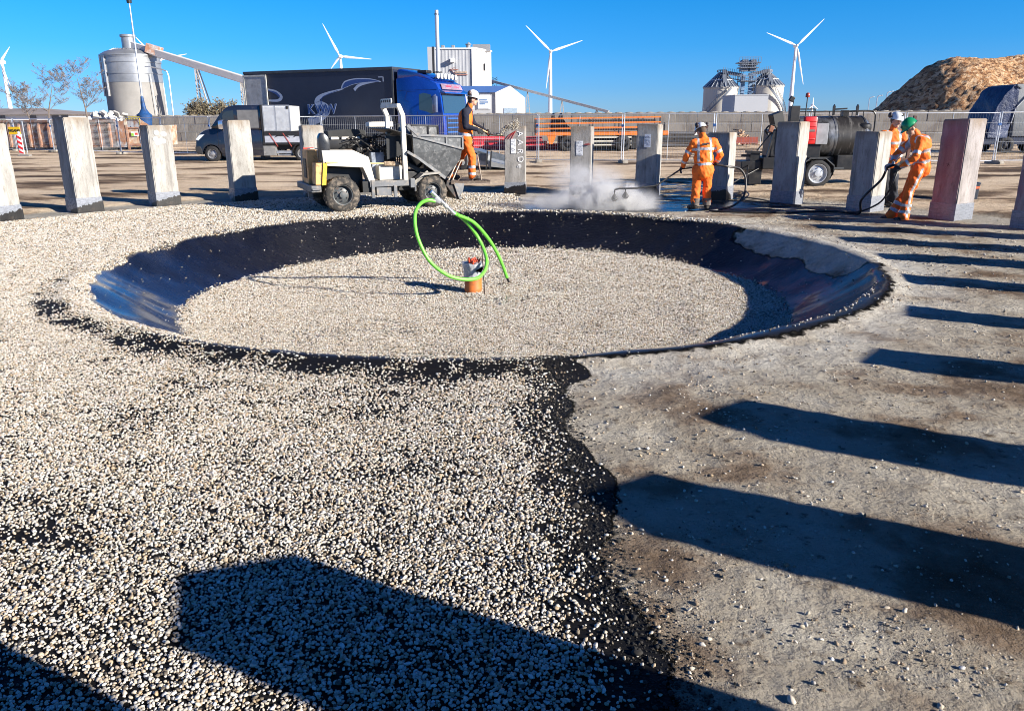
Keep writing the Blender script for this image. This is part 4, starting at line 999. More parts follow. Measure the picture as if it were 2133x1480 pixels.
# ------------------------------------------------------------------ bare trees, bushes
bark = mat('winter_bark', (0.16, 0.13, 0.11), 0.9, var=0.3, bmp=0)
twigm = mat('twigs', (0.19, 0.155, 0.135), 0.9, var=0.3, bmp=0)
def bare_tree(px, ptop, pbase, Y, seed, label, spread=0.55, wpx=60):
    rr = random.Random(seed); c = at(px, pbase, Y); k = Y/1771; H = CAMH+(246-ptop)*k
    t = thing('bare_tree', label, 'tree', (c.x, c.y, 0), 0, 'leafless winter trees behind the containers')
    tr = MB(); cr = MB()
    def grow(p, d, L, r, lvl):
        n = 4; q = p; up = Vector((0, 0, 1))
        for i in range(n):
            d = (d+Vector((rr.uniform(-1, 1), rr.uniform(-1, 1), rr.uniform(-0.4, 0.7)))*0.16).normalized()
            q2 = q+d*L/n; r0, r1 = r*(1-0.2*i), r*(1-0.2*(i+1))
            (tr if lvl == 0 else cr).rod(q, q2, max(r0, 0.012), max(r1, 0.010), seg=6 if lvl < 2 else 3, caps=False)
            if lvl < 4 and (lvl > 0 or i > 0):
                for _ in range(3 if lvl == 0 else 2):
                    a = rr.uniform(0, 6.28); side = Vector((math.cos(a), math.sin(a), rr.uniform(-0.1, 0.45))).normalized()
                    if rr.random() < (0.95 if lvl < 2 else 0.7): grow(q2, (d*0.45+side*0.8+up*0.1).normalized(), L*rr.uniform(0.38, 0.62)*(1-0.1*i), r1*0.5, lvl+1)
            q = q2
    grow(Vector((0, 0, 0)), Vector((0, 0, 1)), H*0.93, H*0.02, 0)
    tr.build('trunk', bark, t, weld=False); cr.build('crown', twigm, t, weld=False)
bare_tree(64, 185, 245, 88, 1, 'leafless tree in front of the white barn, left of the taller one')
bare_tree(93, 160, 245, 86, 2, 'taller leafless tree in front of the right end of the white barn')
bare_tree(184, 152, 245, 92, 3, 'leafless tree standing alone left of the steel silo')
bare_tree(-8, 175, 245, 84, 4, 'leafless tree at the left edge of the photo')
def bush(px, Y, wpx, ztop, seed, label):
    rr = random.Random(seed); c = at(px, 246, Y); k = Y/1771; H = CAMH+(246-ztop)*k; W = wpx*Y/1694/2
    t = thing('bush', label, 'bush', (c.x, c.y, 0), 0, 'shrubs behind the block wall'); st = MB(); lf = MB()
    for i in range(60):
        a = rr.uniform(0, 6.28); u = rr.random()**0.5; base = Vector((math.cos(a)*u*W*0.4, math.sin(a)*u*W*0.3, 0))
        top = Vector((math.cos(a)*u*W*1.0, math.sin(a)*u*W*0.6, H*(1-0.3*u*u)*rr.uniform(0.7, 1.02)))
        mid = (base+top)/2+Vector((rr.uniform(-.4, .4), rr.uniform(-.4, .4), 0.4)); st.tube([base, mid, top], [0.05, 0.035, 0.012], seg=4)
        for j in range(14):
            p = mid+(top-mid)*rr.uniform(-0.3, 1); d = Vector((rr.uniform(-1, 1), rr.uniform(-1, 1), rr.uniform(-0.2, 1))).normalized()*rr.uniform(0.4, 1.0)
            st.rod(p, p+d, 0.018, 0.008, seg=3, caps=False)
            for q_ in range(3):
                x = p+d*rr.uniform(0.2, 1.1)+Vector((rr.uniform(-.1, .1), rr.uniform(-.1, .1), rr.uniform(-.1, .1)))
                e = Vector((rr.uniform(-1, 1), rr.uniform(-1, 1), rr.uniform(-1, 1))).normalized()*0.10; f = e.orthogonal()*0.6
                lf.bm.faces.new([lf.bm.verts.new(x-e), lf.bm.verts.new(x+f), lf.bm.verts.new(x+e), lf.bm.verts.new(x-f)])
    st.build('stems', twigm, t, weld=False); lf.build('foliage', mat('dull_bush_leaf', (0.15, 0.125, 0.07), 0.8, var=0.4, scale=0.8, island=0.4, bmp=0), t, weld=False)
bush(418, 98, 56, 200, 1, 'left half of the brownish shrubs behind the wall, above the van')
bush(468, 98, 60, 201, 2, 'right half of the brownish shrubs behind the wall, above the van roof')

def barn():
    Y = 105.0; A = at(-60, 246, Y); B = at(143, 246, Y); W = B.x-A.x; kv = Y/1771; Z = lambda py: CAMH+(246-py)*kv
    t = thing('barn', 'long low white barn with grey hipped roof at far left', 'building', (A.x, A.y, 0))
    MB().bx(0, W, 0, 14, 0, Z(233)).build('walls', white_wall, t)
    mb = MB(); o = 0.6; zt = Z(219); z0 = Z(233.5)
    v = [mb.bm.verts.new(p) for p in ((-o, -o, z0), (W+o, -o, z0), (W+o, 14+o, z0), (-o, 14+o, z0), (0, 6, zt), (W-6.5, 6, zt))]
    for f in ((0, 1, 5, 4), (1, 2, 5), (2, 3, 4, 5), (3, 0, 4), (0, 3, 2, 1)): mb.bm.faces.new([v[i] for i in f])
    mb.build('roof', mat('fibre_roof', (0.23, 0.20, 0.19), 0.85, var=0.25, scale=0.4), t)
    for x in (0.28, 0.6, 0.83, 0.93): MB().bx(W*x, W*x+0.9, -0.06, -0.003, 0, Z(235)).build('window', mat('dull_window', (0.18, 0.17, 0.17), 0.3), t)
    h = thing('hedge_screen', 'pale green corrugated screen below the white barn', 'screen', (A.x, A.y-14, 0)); mb = MB(); corr(mb, -4, W+0.5, 0, 0, 2.0, 0.8, 0.15)
    mb.build('screen_sheet', mat('pale_green_sheet', (0.38, 0.44, 0.34), 0.7, var=0.3, scale=0.5, dirt=(0.5, 0.5, 0.48), damt=0.4, dscale=0.7), h)
barn()

def poles():
    c = at(302, 246, 72); Z = lambda py, Y: CAMH+(246-py)*Y/1771
    t = thing('lifting_mast', 'tall thin mast with a blue bundle at its foot, in front of the steel silo', 'mast', (c.x, c.y, 0))
    MB().rod((0, 0, 0), (0, 0, Z(-25, 72)), 0.12, 0.05, seg=10).build('pole', galv, t, smooth=True)
    mb = MB(); mb.lathe([(0.14, Z(197, 72)), (0.2, Z(210, 72)), (0.24, Z(222, 72)), (0.42, Z(231, 72)), (0.62, Z(235, 72)), (0.5, 1.2), (0.01, 1.2)], seg=14)
    for v in mb.bm.verts: v.co.x += noise.noise(v.co*2)*0.12
    mb.build('blue_bundle', mat('blue_canvas', (0.010, 0.06, 0.19), 0.6, var=0.5), t, smooth=True)
    MB().lathe([(0.2, Z(12, 72)), (0.22, Z(5, 72)), (0.2, Z(-3, 72))], seg=10).build('mast_collar', black, t)
    for k_, (px, py, Y, arm, lb) in enumerate(((362, 142, 95, -44, 'tall street lamp with a long curved arm right of the steel silo'), (1806, 207, 260, 9, 'small street lamp left of the taller ones before the chip heap'), (1822, 204, 210, 10, 'taller small street lamp before the chip heap'), (1841, 196, 230, 12, 'street lamp closest to the chip heap'))):
        c = at(px, 246, Y); zt = Z(py, Y); a_ = arm*Y/1694
        t = thing('street_lamp', lb, 'street lamp', (c.x, c.y, 0), 0, 'street lamps far behind the wall')
        r = 0.07 if k_ == 0 else 0.13
        MB().tube([(0, 0, 0), (0, 0, zt*0.9), (a_*0.06, 0, zt*0.97), (a_*0.3, 0, zt), (a_*0.75, 0, zt+abs(a_)*0.1)], r, seg=6).build('pole', galv, t, smooth=True)
        MB().box((a_*0.9, 0, zt+abs(a_)*0.11), (abs(a_)*0.3, r*3, r*1.6), bev=r*0.4).build('lamp_head', galv, t)
poles()

# ------------------------------------------------------------------ wheels
def wheel(parent, x, y, z, r, w, tm=None, rim_m=None, bolts=6, side=-1, rr_=0.55, deep=0.04, name='wheel'):
    """axis along local y; side -1 = outer face towards -y"""
    tm = tm or tyre_m
    mb = MB(); h = w/2
    prof = [(r*rr_, -h*0.86), (r*rr_*1.08, -h), (r*0.86, -h*1.02), (r*0.95, -h*0.86), (r, -h*0.6), (r, h*0.6), (r*0.95, h*0.86), (r*0.86, h*1.02), (r*rr_*1.08, h), (r*rr_, h*0.86)]
    mb.lathe(prof, axis='y', seg=40)
    for k in range(36):
        a = 2*math.pi*k/36; s_ = 1 if k % 2 else -1
        mb.box((r*1.0*math.cos(a), s_*h*0.38, r*1.0*math.sin(a)), (r*0.035, h*0.85, r*0.09), rot=(0, -a, 0))
    o = mb.build(name, tm, parent, smooth=True); o.location = (x, y, z)
    rm = rim_m or steel_dk
    mb = MB(); s_ = side; R = r*rr_*1.02
    mb.lathe([(R, s_*h*0.98), (R*0.93, s_*h*0.95), (R*0.90, s_*(h*0.95-deep)), (R*0.80, s_*(h*0.9-deep*2)), (R*0.45, s_*(h*0.85-deep*0.8)), (R*0.32, s_*(h*0.85-deep*0.8)), (R*0.30, s_*(h*0.97)), (R*0.1, s_*(h*1.0)), (0.001, s_*(h*1.0))], axis='y', seg=32)
    for k in range(bolts):
        a = 2*math.pi*(k+0.5)/bolts
        p = Vector((R*0.58*math.cos(a), s_*(h*0.86-deep), R*0.58*math.sin(a))); mb.rod(p, p+Vector((0, s_*0.03, 0)), R*0.06, seg=6)
    mb.lathe([(R, -s_*h*0.8), (0.001, -s_*h*0.8)], axis='y', seg=24)
    mb.build('rim', rm, o, smooth=True)
    return o

# ------------------------------------------------------------------ white gravel spreader
def spreader():
    rz = rad(24.9); t = thing('spreading_machine', 'white and black gravel spreading machine with a tipping hopper, beside the pit', 'construction machine', (-3.36, 15.80, 0), rz)
    dirtw = mat('scuffed_white_bonnet', (0.62, 0.58, 0.49), 0.45, dirt=(0.35, 0.28, 0.2), damt=0.15, dscale=8)
    brown = mat('faded_brown_panel', (0.72, 0.40, 0.15), 0.6, dirt=(0.08, 0.06, 0.05), damt=0.4, dscale=9, var=0.3)
    yel = mat('worn_yellow_paint', (0.68, 0.48, 0.03), 0.55, dirt=(0.15, 0.1, 0.05), damt=0.35, dscale=12)
    hop = mat('scratched_grey_hopper', (0.11, 0.115, 0.12), 0.45, 0.55, var=0.35, scale=7, dirt=(0.26, 0.26, 0.26), damt=0.4, dscale=12, stretch=(1, 1, 1), bmp=0.4, bscale=30)
    grime = mat('oily_black', (0.012, 0.012, 0.013), 0.5, dirt=(0.05, 0.04, 0.035), damt=0.3)
    gst = mat('worn_grey_steel', (0.16, 0.165, 0.175), 0.5, 0.4, dirt=(0.28, 0.24, 0.2), damt=0.35, dscale=9)
    W = 1.45
    # wheels
    rimg = mat('dark_green_grey_rim', (0.09, 0.10, 0.105), 0.5, 0.2, dirt=(0.2, 0.1, 0.06), damt=0.3, dscale=20)
    wheel(t, 0.0, 0.12, 0.35, 0.355, 0.24, tyre_m, rimg, 6); wheel(t, 0.0, W-0.12, 0.35, 0.355, 0.24, tyre_m, rimg, 6, side=1)
    wheel(t, 1.90, 0.12, 0.34, 0.325, 0.24, tyre_m, rimg, 6); wheel(t, 1.90, W-0.12, 0.34, 0.325, 0.24, tyre_m, rimg, 6, side=1)
    # chassis
    mb = MB(); mb.bx(-0.5, 2.3, 0.42, 0.58, 0.34, 0.46, 0.008).bx(-0.5, 2.3, W-0.58, W-0.42, 0.34, 0.46, 0.008)
    mb.rod((0, 0.1, 0.35), (0, W-0.1, 0.35), 0.05).rod((1.9, 0.1, 0.34), (1.9, W-0.1, 0.34), 0.05)
    mb.bx(-0.35, 0.5, 0.3, W-0.3, 0.45, 0.88, 0.02); mb.bx(0.5, 2.1, 0.35, W-0.35, 0.36, 0.5, 0.01); mb.bx(0.42, 0.6, 0.03, W-0.03, 0.38, 0.60)
    mb.build('chassis', grime, t)
    mb = MB(); mb.bx(-0.62, -0.42, -0.02, W+0.05, 0.42, 0.55, 0.015); mb.bx(-0.58, -0.5, 0.5, 0.62, 0.28, 0.45); mb.rod((-0.6, -0.035, 0.48), (-0.44, -0.035, 0.48), 0.02)
    mb.build('rear_bumper', gst, t)
    # bonnet with mudguard
    mb = MB()
    mb.prism([(-0.34, 0.96), (-0.36, 1.22), (0.26, 1.21), (0.57, 1.07), (0.67, 0.6), (0.56, 0.56), (0.45, 0.885), (-0.26, 0.92)], 0.0, 0.30, bev=0.012)
    mb.prism([(-0.34, 0.9), (-0.36, 1.21), (0.26, 1.20), (0.56, 1.06), (0.56, 0.9)], 0.30, W-0.3)
    mb.prism([(-0.34, 0.96), (-0.36, 1.22), (0.26, 1.21), (0.57, 1.07), (0.67, 0.6), (0.56, 0.56), (0.45, 0.885), (-0.26, 0.92)], W-0.30, W, bev=0.012)
    mb.build('bonnet', dirtw, t)
    mb = MB(); mb.prism([(-0.52, 0.56), (-0.49, 0.98), (-0.32, 0.98), (-0.36, 0.56)], 0.02, 0.36, bev=0.012); mb.prism([(-0.52, 0.56), (-0.49, 0.98), (-0.32, 0.98), (-0.36, 0.56)], W-0.36, W-0.02, bev=0.012)
    mb.bx(-0.56, -0.34, 0.48, 0.97, 0.55, 1.215, 0.012); mb.build('rear_panel', brown, t)
    mb = MB(); mb.bx(-0.572, -0.563, 0.60, 0.86, 0.66, 1.04); 
    for z in np.arange(0.68, 1.03, 0.03): mb.bx(-0.58, -0.572, 0.61, 0.85, z, z+0.012)
    mb.build('radiator_grille', black, t)
    mb = MB(); mb.prism([(-0.40, 0.555), (-0.345, 0.985), (-0.27, 0.97), (-0.32, 0.56)], -0.012, 0.004); mb.build('yellow_stripe', yel, t)
    MB().lathe([(0.1, -0.01), (0.11, 0.0), (0.0, 0.02)], (-0.46, 1.3, 0.9), 'x', 16).build('tail_lamp', mat('dull_lens', (0.3, 0.3, 0.32), 0.2), t)
    # seat: black shell on a post
    mb = MB(); mb.prism([(-0.40, 1.0), (-0.40, 1.45), (-0.36, 1.54), (-0.28, 1.55), (-0.19, 1.46), (-0.17, 1.30), (-0.19, 1.20), (-0.30, 1.18), (-0.31, 1.0)], 0.02, 0.22, bev=0.03)
    mb.build('seat', mat('black_seat_vinyl', (0.025, 0.026, 0.03), 0.3), t, smooth=True)
    # controls, engine and hoses
    rr = random.Random(3)
    mb = MB(); mb.bx(-0.05, 0.85, 0.85, W-0.05, 1.2, 1.40, 0.03)
    for k in range(26):
        p = Vector((rr.uniform(0.1, 1.0), rr.uniform(0.5, 1.3), rr.uniform(1.1, 1.42))); mb.tube(spline([p, p+Vector((rr.uniform(0.1, 0.3), rr.uniform(-.2, .2), rr.uniform(0, 0.12))), p+Vector((rr.uniform(0.2, 0.6), rr.uniform(-.2, .2), rr.uniform(-0.3, 0.05)))], 5), 0.013, 6)
    for k in range(14): mb.box((rr.uniform(0.3, 1.05), rr.uniform(0.6, 1.3), rr.uniform(0.95, 1.38)), (rr.uniform(0.05, 0.16), 0.12, rr.uniform(0.05, 0.16)), bev=0.01)
    for k in range(8):
        x = 1.02+0.045*k; z0 = 1.32-0.03*abs(k-4); mb.tube(spline([(x-0.1, 0.55, 0.95), (x-0.06, 0.5, z0), (x+0.12, 0.5, z0+0.02), (x+0.18, 0.55, 0.85)], 5), 0.014, 6)
    mb.build('hydraulic_lines', grime, t, smooth=True)
    mb = MB(); mb.prism([(0.0, 1.38), (-0.02, 1.57), (0.5, 1.60), (0.78, 1.58), (0.8, 1.42)], 0.95, W-0.1, bev=0.02); mb.build('canvas_bag', mat('dark_canvas', (0.035, 0.036, 0.036), 0.95, bmp=0.5, bscale=20), t)
    for k in range(3): MB().box((0.12+k*0.22, 0.93, 1.40), (0.17, 0.05, 0.10), bev=0.02).build('battery_cell', white_p, t)
    mb = MB()
    for k in range(4): mb.tube([(0.80+0.05*k, 0.6+0.08*k, 1.15), (0.84+0.05*k, 0.58+0.08*k, 1.45+0.03*(k % 2))], 0.009, 6); mb.ball((0.84+0.05*k, 0.58+0.08*k, 1.46+0.03*(k % 2)), 0.022, 1)
    mb.build('lever', black, t)
    # step tray and seat box
    mb = MB(); mb.bx(0.56, 1.48, 0.0, 0.42, 0.55, 0.59, 0.004); mb.bx(0.56, 1.48, -0.012, 0.02, 0.48, 0.60, 0.006); mb.build('step_tray', gst, t)
    mb = MB()
    for x in (0.585, 1.05): mb.bx(x, x+0.07, -0.03, 0.03, 0.26, 0.62 if x < 1 else 0.5, 0.006)
    mb.bx(0.7, 1.02, 0.03, 0.35, 0.3, 0.47, 0.006); mb.bx(1.40, 1.5, -0.05, 0.05, 0.44, 0.63, 0.01); mb.bx(1.49, 1.52, -0.06, 0.04, 0.36, 0.5, 0.01); mb.build('step_bracket', gst, t)
    mb = MB(); mb.bx(0.83, 1.31, 0.22, 0.6, 0.595, 0.885, 0.012); mb.build('side_box', white_p, t)
    mb = MB(); mb.bx(0.76, 1.02, 0.5, 1.0, 0.6, 1.14); mb.bx(0.84, 1.3, 0.6, 1.0, 0.88, 1.05); mb.build('pedal_console', mat('blue_white_console', (0.25, 0.29, 0.36), 0.5, dirt=(0.03, 0.03, 0.04), damt=0.6), t)
    # roll bar
    def bent(y):
        return [(1.33, y, 0.52), (1.32, y, 1.2), (1.32, y, 1.86), (1.235, y, 2.06)]
    mb = MB()
    for y in (0.04, W-0.30):
        P = bent(y)
        for a, b in zip(P, P[1:]): mb.beam(a, b, 0.09, 0.09, bev=0.008)
    mb.beam((1.235, 0.0, 2.05), (1.235, W-0.26, 2.05), 0.08, 0.08, bev=0.01)
    mb.build('roll_bar', white_p, t)
    mb = MB(); mb.prism([(0.38, 2.20), (1.10, 2.20), (1.13, 2.17), (1.13, 2.10), (0.98, 2.05), (0.86, 2.02), (0.75, 2.06), (0.38, 2.10), (0.35, 2.13), (0.35, 2.17)], 1.19, 1.21, axis='x')
    o = mb.build('light_bracket', white_p, t)
    for k in range(5): MB().lathe([(0.026, 0), (0.026, 0.006), (0.001, 0.006)], (0, 0, 0), 'x', 14).build('bolt_hole', black, o).location = (1.180, 0.46+0.145*k, 2.15)
    # hopper: a tapering tub that leans out over the front wheel
    def panel(mb, P, th=0.012):
        P = [Vector(p) for p in P]; n = (P[1]-P[0]).cross(P[2]-P[0]).normalized()*th
        a = [mb.bm.verts.new(p) for p in P]; b = [mb.bm.verts.new(p+n) for p in P]; k = len(P)
        mb.bm.faces.new(a); mb.bm.faces.new(b[::-1])
        for i in range(k): mb.bm.faces.new((a[(i+1) % k], a[i], b[i], b[(i+1) % k]))
    wi = W+0.15
    near = [(1.50, 0.0, 1.46), (2.57, 0.0, 1.19), (2.54, 0.02, 1.0), (2.29, 0.08, 0.62), (2.22, 0.08, 0.62), (1.52, 0.02, 1.13)]
    mb = MB(); panel(mb, near); panel(mb, [(p[0], wi-p[1], p[2]) for p in near])
    panel(mb, [(2.57, 0, 1.19), (2.57, wi, 1.19), (2.29, wi-0.08, 0.62), (2.29, 0.08, 0.62)]); panel(mb, [(1.50, 0, 1.46), (1.50, wi, 1.46), (2.22, wi-0.08, 0.62), (2.22, 0.08, 0.62)])
    mb.build('hopper', hop, t)
    mb = MB(); panel(mb, [(1.56, 0.0, 1.46), (1.02, 0.0, 1.62), (1.02, wi, 1.62), (1.56, wi, 1.46)], 0.015); panel(mb, [(1.02, 0.25, 1.47), (1.56, 0.25, 1.46), (1.56, 0.26, 1.14), (1.02, 0.27, 1.0)]); mb.build('hopper_flap', mat('black_flap', (0.02, 0.021, 0.023), 0.5, 0.2), t)
    mb = MB()
    mb.beam((1.39, -0.02, 1.68), (1.63, -0.02, 1.47), 0.045, 0.06); mb.beam((1.50, -0.015, 1.47), (2.58, -0.015, 1.19), 0.035, 0.035); mb.beam((1.60, -0.015, 1.48), (2.58, -0.015, 1.44), 0.035, 0.04)
    mb.beam((2.58, -0.015, 1.18), (2.58, -0.015, 1.45), 0.035, 0.035); mb.beam((2.22, -0.015, 1.45), (2.22, -0.015, 1.28), 0.03, 0.03)
    mb.beam((2.58, -0.015, 1.44), (2.58, wi, 1.44), 0.035, 0.035)
    mb.beam((1.36, -0.03, 1.16), (1.56, -0.03, 1.04), 0.09, 0.05); mb.beam((1.52, 0.05, 1.1), (2.24, 0.1, 0.58), 0.05, 0.06)
    mb.build('hopper_rail', gst, t)
    mb = MB(); panel(mb, [(1.66, -0.005, 1.46), (2.56, -0.005, 1.42), (2.56, -0.005, 1.21), (1.70, -0.005, 1.43)], 0.008); mb.build('hopper_board', hop, t)
    mb = MB(); far_ = [(1.66, wi-0.02, 1.42), (2.62, wi-0.02, 1.36), (2.66, wi+0.12, 1.64), (1.72, wi+0.12, 1.68)]; panel(mb, far_, 0.01)
    mb.build('far_board', hop, t)
    mb = MB()
    for u in (0.0, 0.33, 0.75, 1.0):
        a = Vector(far_[0]).lerp(Vector(far_[1]), u); b = Vector(far_[3]).lerp(Vector(far_[2]), u); mb.beam(a-Vector((0, 0.02, 0)), b-Vector((0, 0.02, 0)), 0.035, 0.03)
    mb.beam(Vector(far_[3])-Vector((0, .02, 0)), Vector(far_[2])-Vector((0, .02, 0)), 0.035, 0.035); mb.build('board_stiffener', steel_dk, t)
    # lift ram and underframe
    mb = MB(); mb.beam((1.55, 0.25, 0.55), (2.05, 0.25, 0.95), 0.05, 0.08); mb.beam((1.45, 0.3, 0.9), (2.2, 0.3, 0.5), 0.07, 0.08); mb.rod((1.5, 0.5, 0.6), (2.0, 0.6, 1.0), 0.035); mb.bx(1.45, 2.1, 0.3, W-0.3, 0.45, 0.75, 0.02)
    mb.build('lift_frame', grime, t); mb = MB(); mb.beam((1.55, 0.12, 0.5), (1.86, 0.12, 0.72), 0.03, 0.12); mb.prism([(1.58, 0.62), (1.7, 0.72), (2.05, 0.74), (2.1, 0.70), (1.72, 0.68)], -0.02, 0.28); mb.build('front_mudguard', mat('dusty_grey_guard', (0.30, 0.28, 0.25), 0.7, dirt=(0.12, 0.11, 0.1), damt=0.3), t)
    mb = MB(); mb.prism([(1.05, 1.63), (1.05, 1.72), (1.12, 1.74), (1.6, 1.74), (1.6, 1.63)], wi+0.05, wi+0.35, bev=0.015); mb.build('far_cover', white_p, t)
    # spreading foot and standing platform
    mb = MB(); mb.prism([(2.23, 0.6), (2.2, 0.45), (2.42, 0.16), (2.5, 0.14), (2.56, 0.3), (2.58, 0.5), (2.35, 0.58)], 0.02, wi-0.02, bev=0.01); mb.build('spreader_foot', mat('rusty_black_steel', (0.03, 0.028, 0.027), 0.6, dirt=(0.16, 0.08, 0.05), damt=0.4, dscale=8), t)
    mb = MB(); mb.prism([(2.36, 0.5), (2.6, 0.48), (2.56, 0.3), (2.46, 0.2)], -0.02, 0.016); mb.rod((2.49, -0.05, 0.19), (2.49, 0.02, 0.19), 0.03); mb.build('foot_side_plate', gst, t)
    mb = MB(); mb.beam((2.3, 0.0, 0.50), (3.22, 0.05, 0.49), 0.05, 0.05); mb.beam((2.3, 1.0, 0.50), (3.22, 1.0, 0.49), 0.05, 0.05)
    for k in range(12): mb.beam((2.36+k*0.075, 0.0, 0.522), (2.36+k*0.075, 1.0, 0.522), 0.06, 0.012)
    for x in (2.42, 2.75): mb.beam((x, 0.02, 0.5), (x+0.16, 0.02, 0.64), 0.02, 0.02)
    mb.build('standing_platform', mat('gritty_platform', (0.09, 0.065, 0.05), 0.8, dirt=(0.22, 0.18, 0.14), damt=0.3, dscale=10), t)
    mb = MB(); mb.rod((2.90, 0.12, 0.51), (2.80, 0.12, 1.04), 0.016); mb.rod((3.05, 0.10, 0.51), (2.97, 0.12, 1.05), 0.015); mb.rod((2.24, -0.03, 0.56), (2.5, 0.1, 0.93), 0.016); mb.rod((2.33, -0.03, 0.56), (2.58, 0.1, 0.95), 0.016); mb.beam((2.5, 0.1, 0.93), (2.72, 0.2, 0.95), 0.02, 0.04)
    mb.build('ladder_rail', mat('bare_steel_rail', (0.3, 0.25, 0.2), 0.5, 0.4), t)
    # broom resting on bonnet and side box
    M = Matrix.Translation((-3.36, 15.80, 0)) @ Matrix.Rotation(rz, 4, 'Z')
    a = M @ Vector((-0.3, -0.02, 0.99)); b = M @ Vector((1.22, 0.2, 0.915)); br = thing('broom', 'wooden broom lying across the bonnet of the white machine', 'broom', a, 0)
    d = b-a; MB().rod((0, 0, 0), d*0.85, 0.017, seg=10).build('handle', mat('pale_wood', (0.58, 0.40, 0.20), 0.6, var=0.2, scale=12), br, smooth=True)
    MB().beam(d*0.80, d*1.02, 0.06, 0.09, bev=0.015).build('brush_head', mat('dark_bristle', (0.16, 0.11, 0.07), 0.9, dirt=(0.5, 0.4, 0.28), damt=0.5, dscale=14), br)
    return t
SPR = spreader()

# ------------------------------------------------------------------ dark crew van with flat bed
def van():
    t = thing('pickup_van', 'dark blue crew cab van with open bed and silver tool box, facing left', 'van', (-13.19, 35.35, 0.03), rad(2))
    navy = mat('dark_navy_paint', (0.010, 0.013, 0.024), 0.22, var=0.1, coat=0.8, dirt=(0.09, 0.08, 0.075), damt=0.08, bmp=0)
    gl = glass('tinted_glass', (0.015, 0.02, 0.03)); W = 2.0
    def arch(cx, r, a0=180, a1=0, n=12):
        return [(cx+r*math.cos(rad(a0+(a1-a0)*k/n)), 0.33+r*math.sin(rad(a0+(a1-a0)*k/n))) for k in range(n+1)]
    low = [(-0.62, 0.36), (-0.40, 0.30)]+[p for p in arch(0.04, 0.43) if p[1] > 0.28]+[(0.5, 0.24), (2.3, 0.24)]
    out = low+[(2.3, 1.32), (0.1, 1.40), (-0.18, 1.33), (-0.45, 1.16), (-0.58, 0.98), (-0.64, 0.62)]
    mb = MB(); mb.prism(out, 0.0, W, bev=0.03); mb.prism([(0.08, 1.38), (0.24, 1.66), (0.62, 2.10), (0.86, 2.30), (1.2, 2.37), (2.28, 2.37), (2.28, 1.32)], 0.07, W-0.07, bev=0.04)
    mb.build('body', navy, t, smooth=True, angle=30)
    # glass
    for y, s in ((0.068, 0.0), (W-0.062, 0.0)):
        for nm, P in (('quarter_window', [(0.30, 1.46), (0.55, 1.86), (0.57, 1.46)]), ('front_window', [(0.63, 1.48), (0.63, 1.95), (0.72, 2.06), (0.84, 2.13), (1.12, 2.15), (1.12, 1.46)])):
            MB().prism(P, y-0.006, y).build(nm, gl, t)
        f_ = MB(); f_.bx(1.28, 2.2, y-0.008, y, 1.42, 2.17, 0.003); f_.build('rear_window', mat('grey_blanked_window', (0.14, 0.14, 0.145), 0.35), t)
    mb = MB(); c0 = Vector((0.10, 0, 1.42)); c1 = Vector((0.60, 0, 2.06)); n = Vector((-(c1.z-c0.z), 0, c1.x-c0.x)).normalized()*0.05
    v = [mb.bm.verts.new(p) for p in (c0+n+Vector((0, 0.16, 0)), c0+n+Vector((0, W-0.16, 0)), c1+n+Vector((0, W-0.2, 0)), c1+n+Vector((0, 0.2, 0)))]; mb.bm.faces.new(v); mb.build('windscreen', gl, t)
    MB().prism([(-0.60, 0.95), (-0.42, 1.14), (-0.2, 1.16), (-0.36, 1.02), (-0.5, 0.9)], -0.012, 0.03).build('headlight', mat('clear_lens', (0.55, 0.6, 0.68), 0.1), t)
    mb = MB(); mb.prism([(-0.66, 0.38), (-0.66, 0.62), (-0.45, 0.66), (-0.38, 0.5), (-0.38, 0.32)], -0.01, W+0.01, bev=0.01); mb.bx(0.5, 2.3, -0.012, 0.02, 0.5, 0.58); mb.build('bumper', mat('grey_plastic_trim', (0.028, 0.028, 0.03), 0.6), t)
    # door seams
    mb = MB()
    for x in (0.36, 1.2, 2.2): mb.bx(x, x+0.012, -0.003, 0.004, 0.3, 1.34)
    mb.build('door_seam', black, t)
    mb = MB(); mb.prism([(0.52, 1.38), (0.52, 1.72), (0.72, 1.78), (0.86, 1.66), (0.84, 1.42), (0.66, 1.36)], -0.30, -0.10, bev=0.03); mb.build('wing_mirror', mat('mirror_chrome', (0.75, 0.75, 0.78), 0.12, 0.9), t, smooth=True)
    wr = mat('silver_wheel', (0.35, 0.35, 0.36), 0.4, 0.6)
    for x in (0.04, 3.97):
        wheel(t, x, 0.14, 0.33, 0.35, 0.24, tyre_black, wr, 6, rr_=0.58); wheel(t, x, W-0.14, 0.33, 0.35, 0.24, tyre_black, wr, 6, side=1, rr_=0.58)
    # bed
    mb = MB(); mb.bx(2.34, 5.1, 0.0, W, 0.70, 0.80, 0.01); mb.bx(2.34, 5.1, -0.02, 0.02, 1.08, 1.27, 0.01); mb.bx(2.34, 5.1, W-0.02, W+0.02, 0.8, 1.27, 0.01); mb.bx(5.06, 5.1, 0, W, 0.8, 1.27); mb.bx(2.30, 2.40, -0.02, W, 0.7, 2.38, 0.01); mb.bx(2.4, 5.0, 0.4, 0.55, 0.5, 0.7); mb.bx(2.4, 5.0, W-0.55, W-0.4, 0.5, 0.7)
    mb.build('bed', mat('black_bed', (0.015, 0.015, 0.017), 0.5, dirt=(0.06, 0.05, 0.045), damt=0.2), t)
    f_ = MB(); f_.bx(2.4, 5.05, -0.015, 0.01, 0.80, 1.08); bp = f_.build('side_panel', mat('pale_blue_panel', (0.36, 0.38, 0.44), 0.5, var=0.2), t)
    mb = MB()
    for x in (2.6, 3.2, 3.9, 4.5): mb.beam((x, -0.03, 1.2), (x+0.35, -0.03, 0.62), 0.012, 0.03)
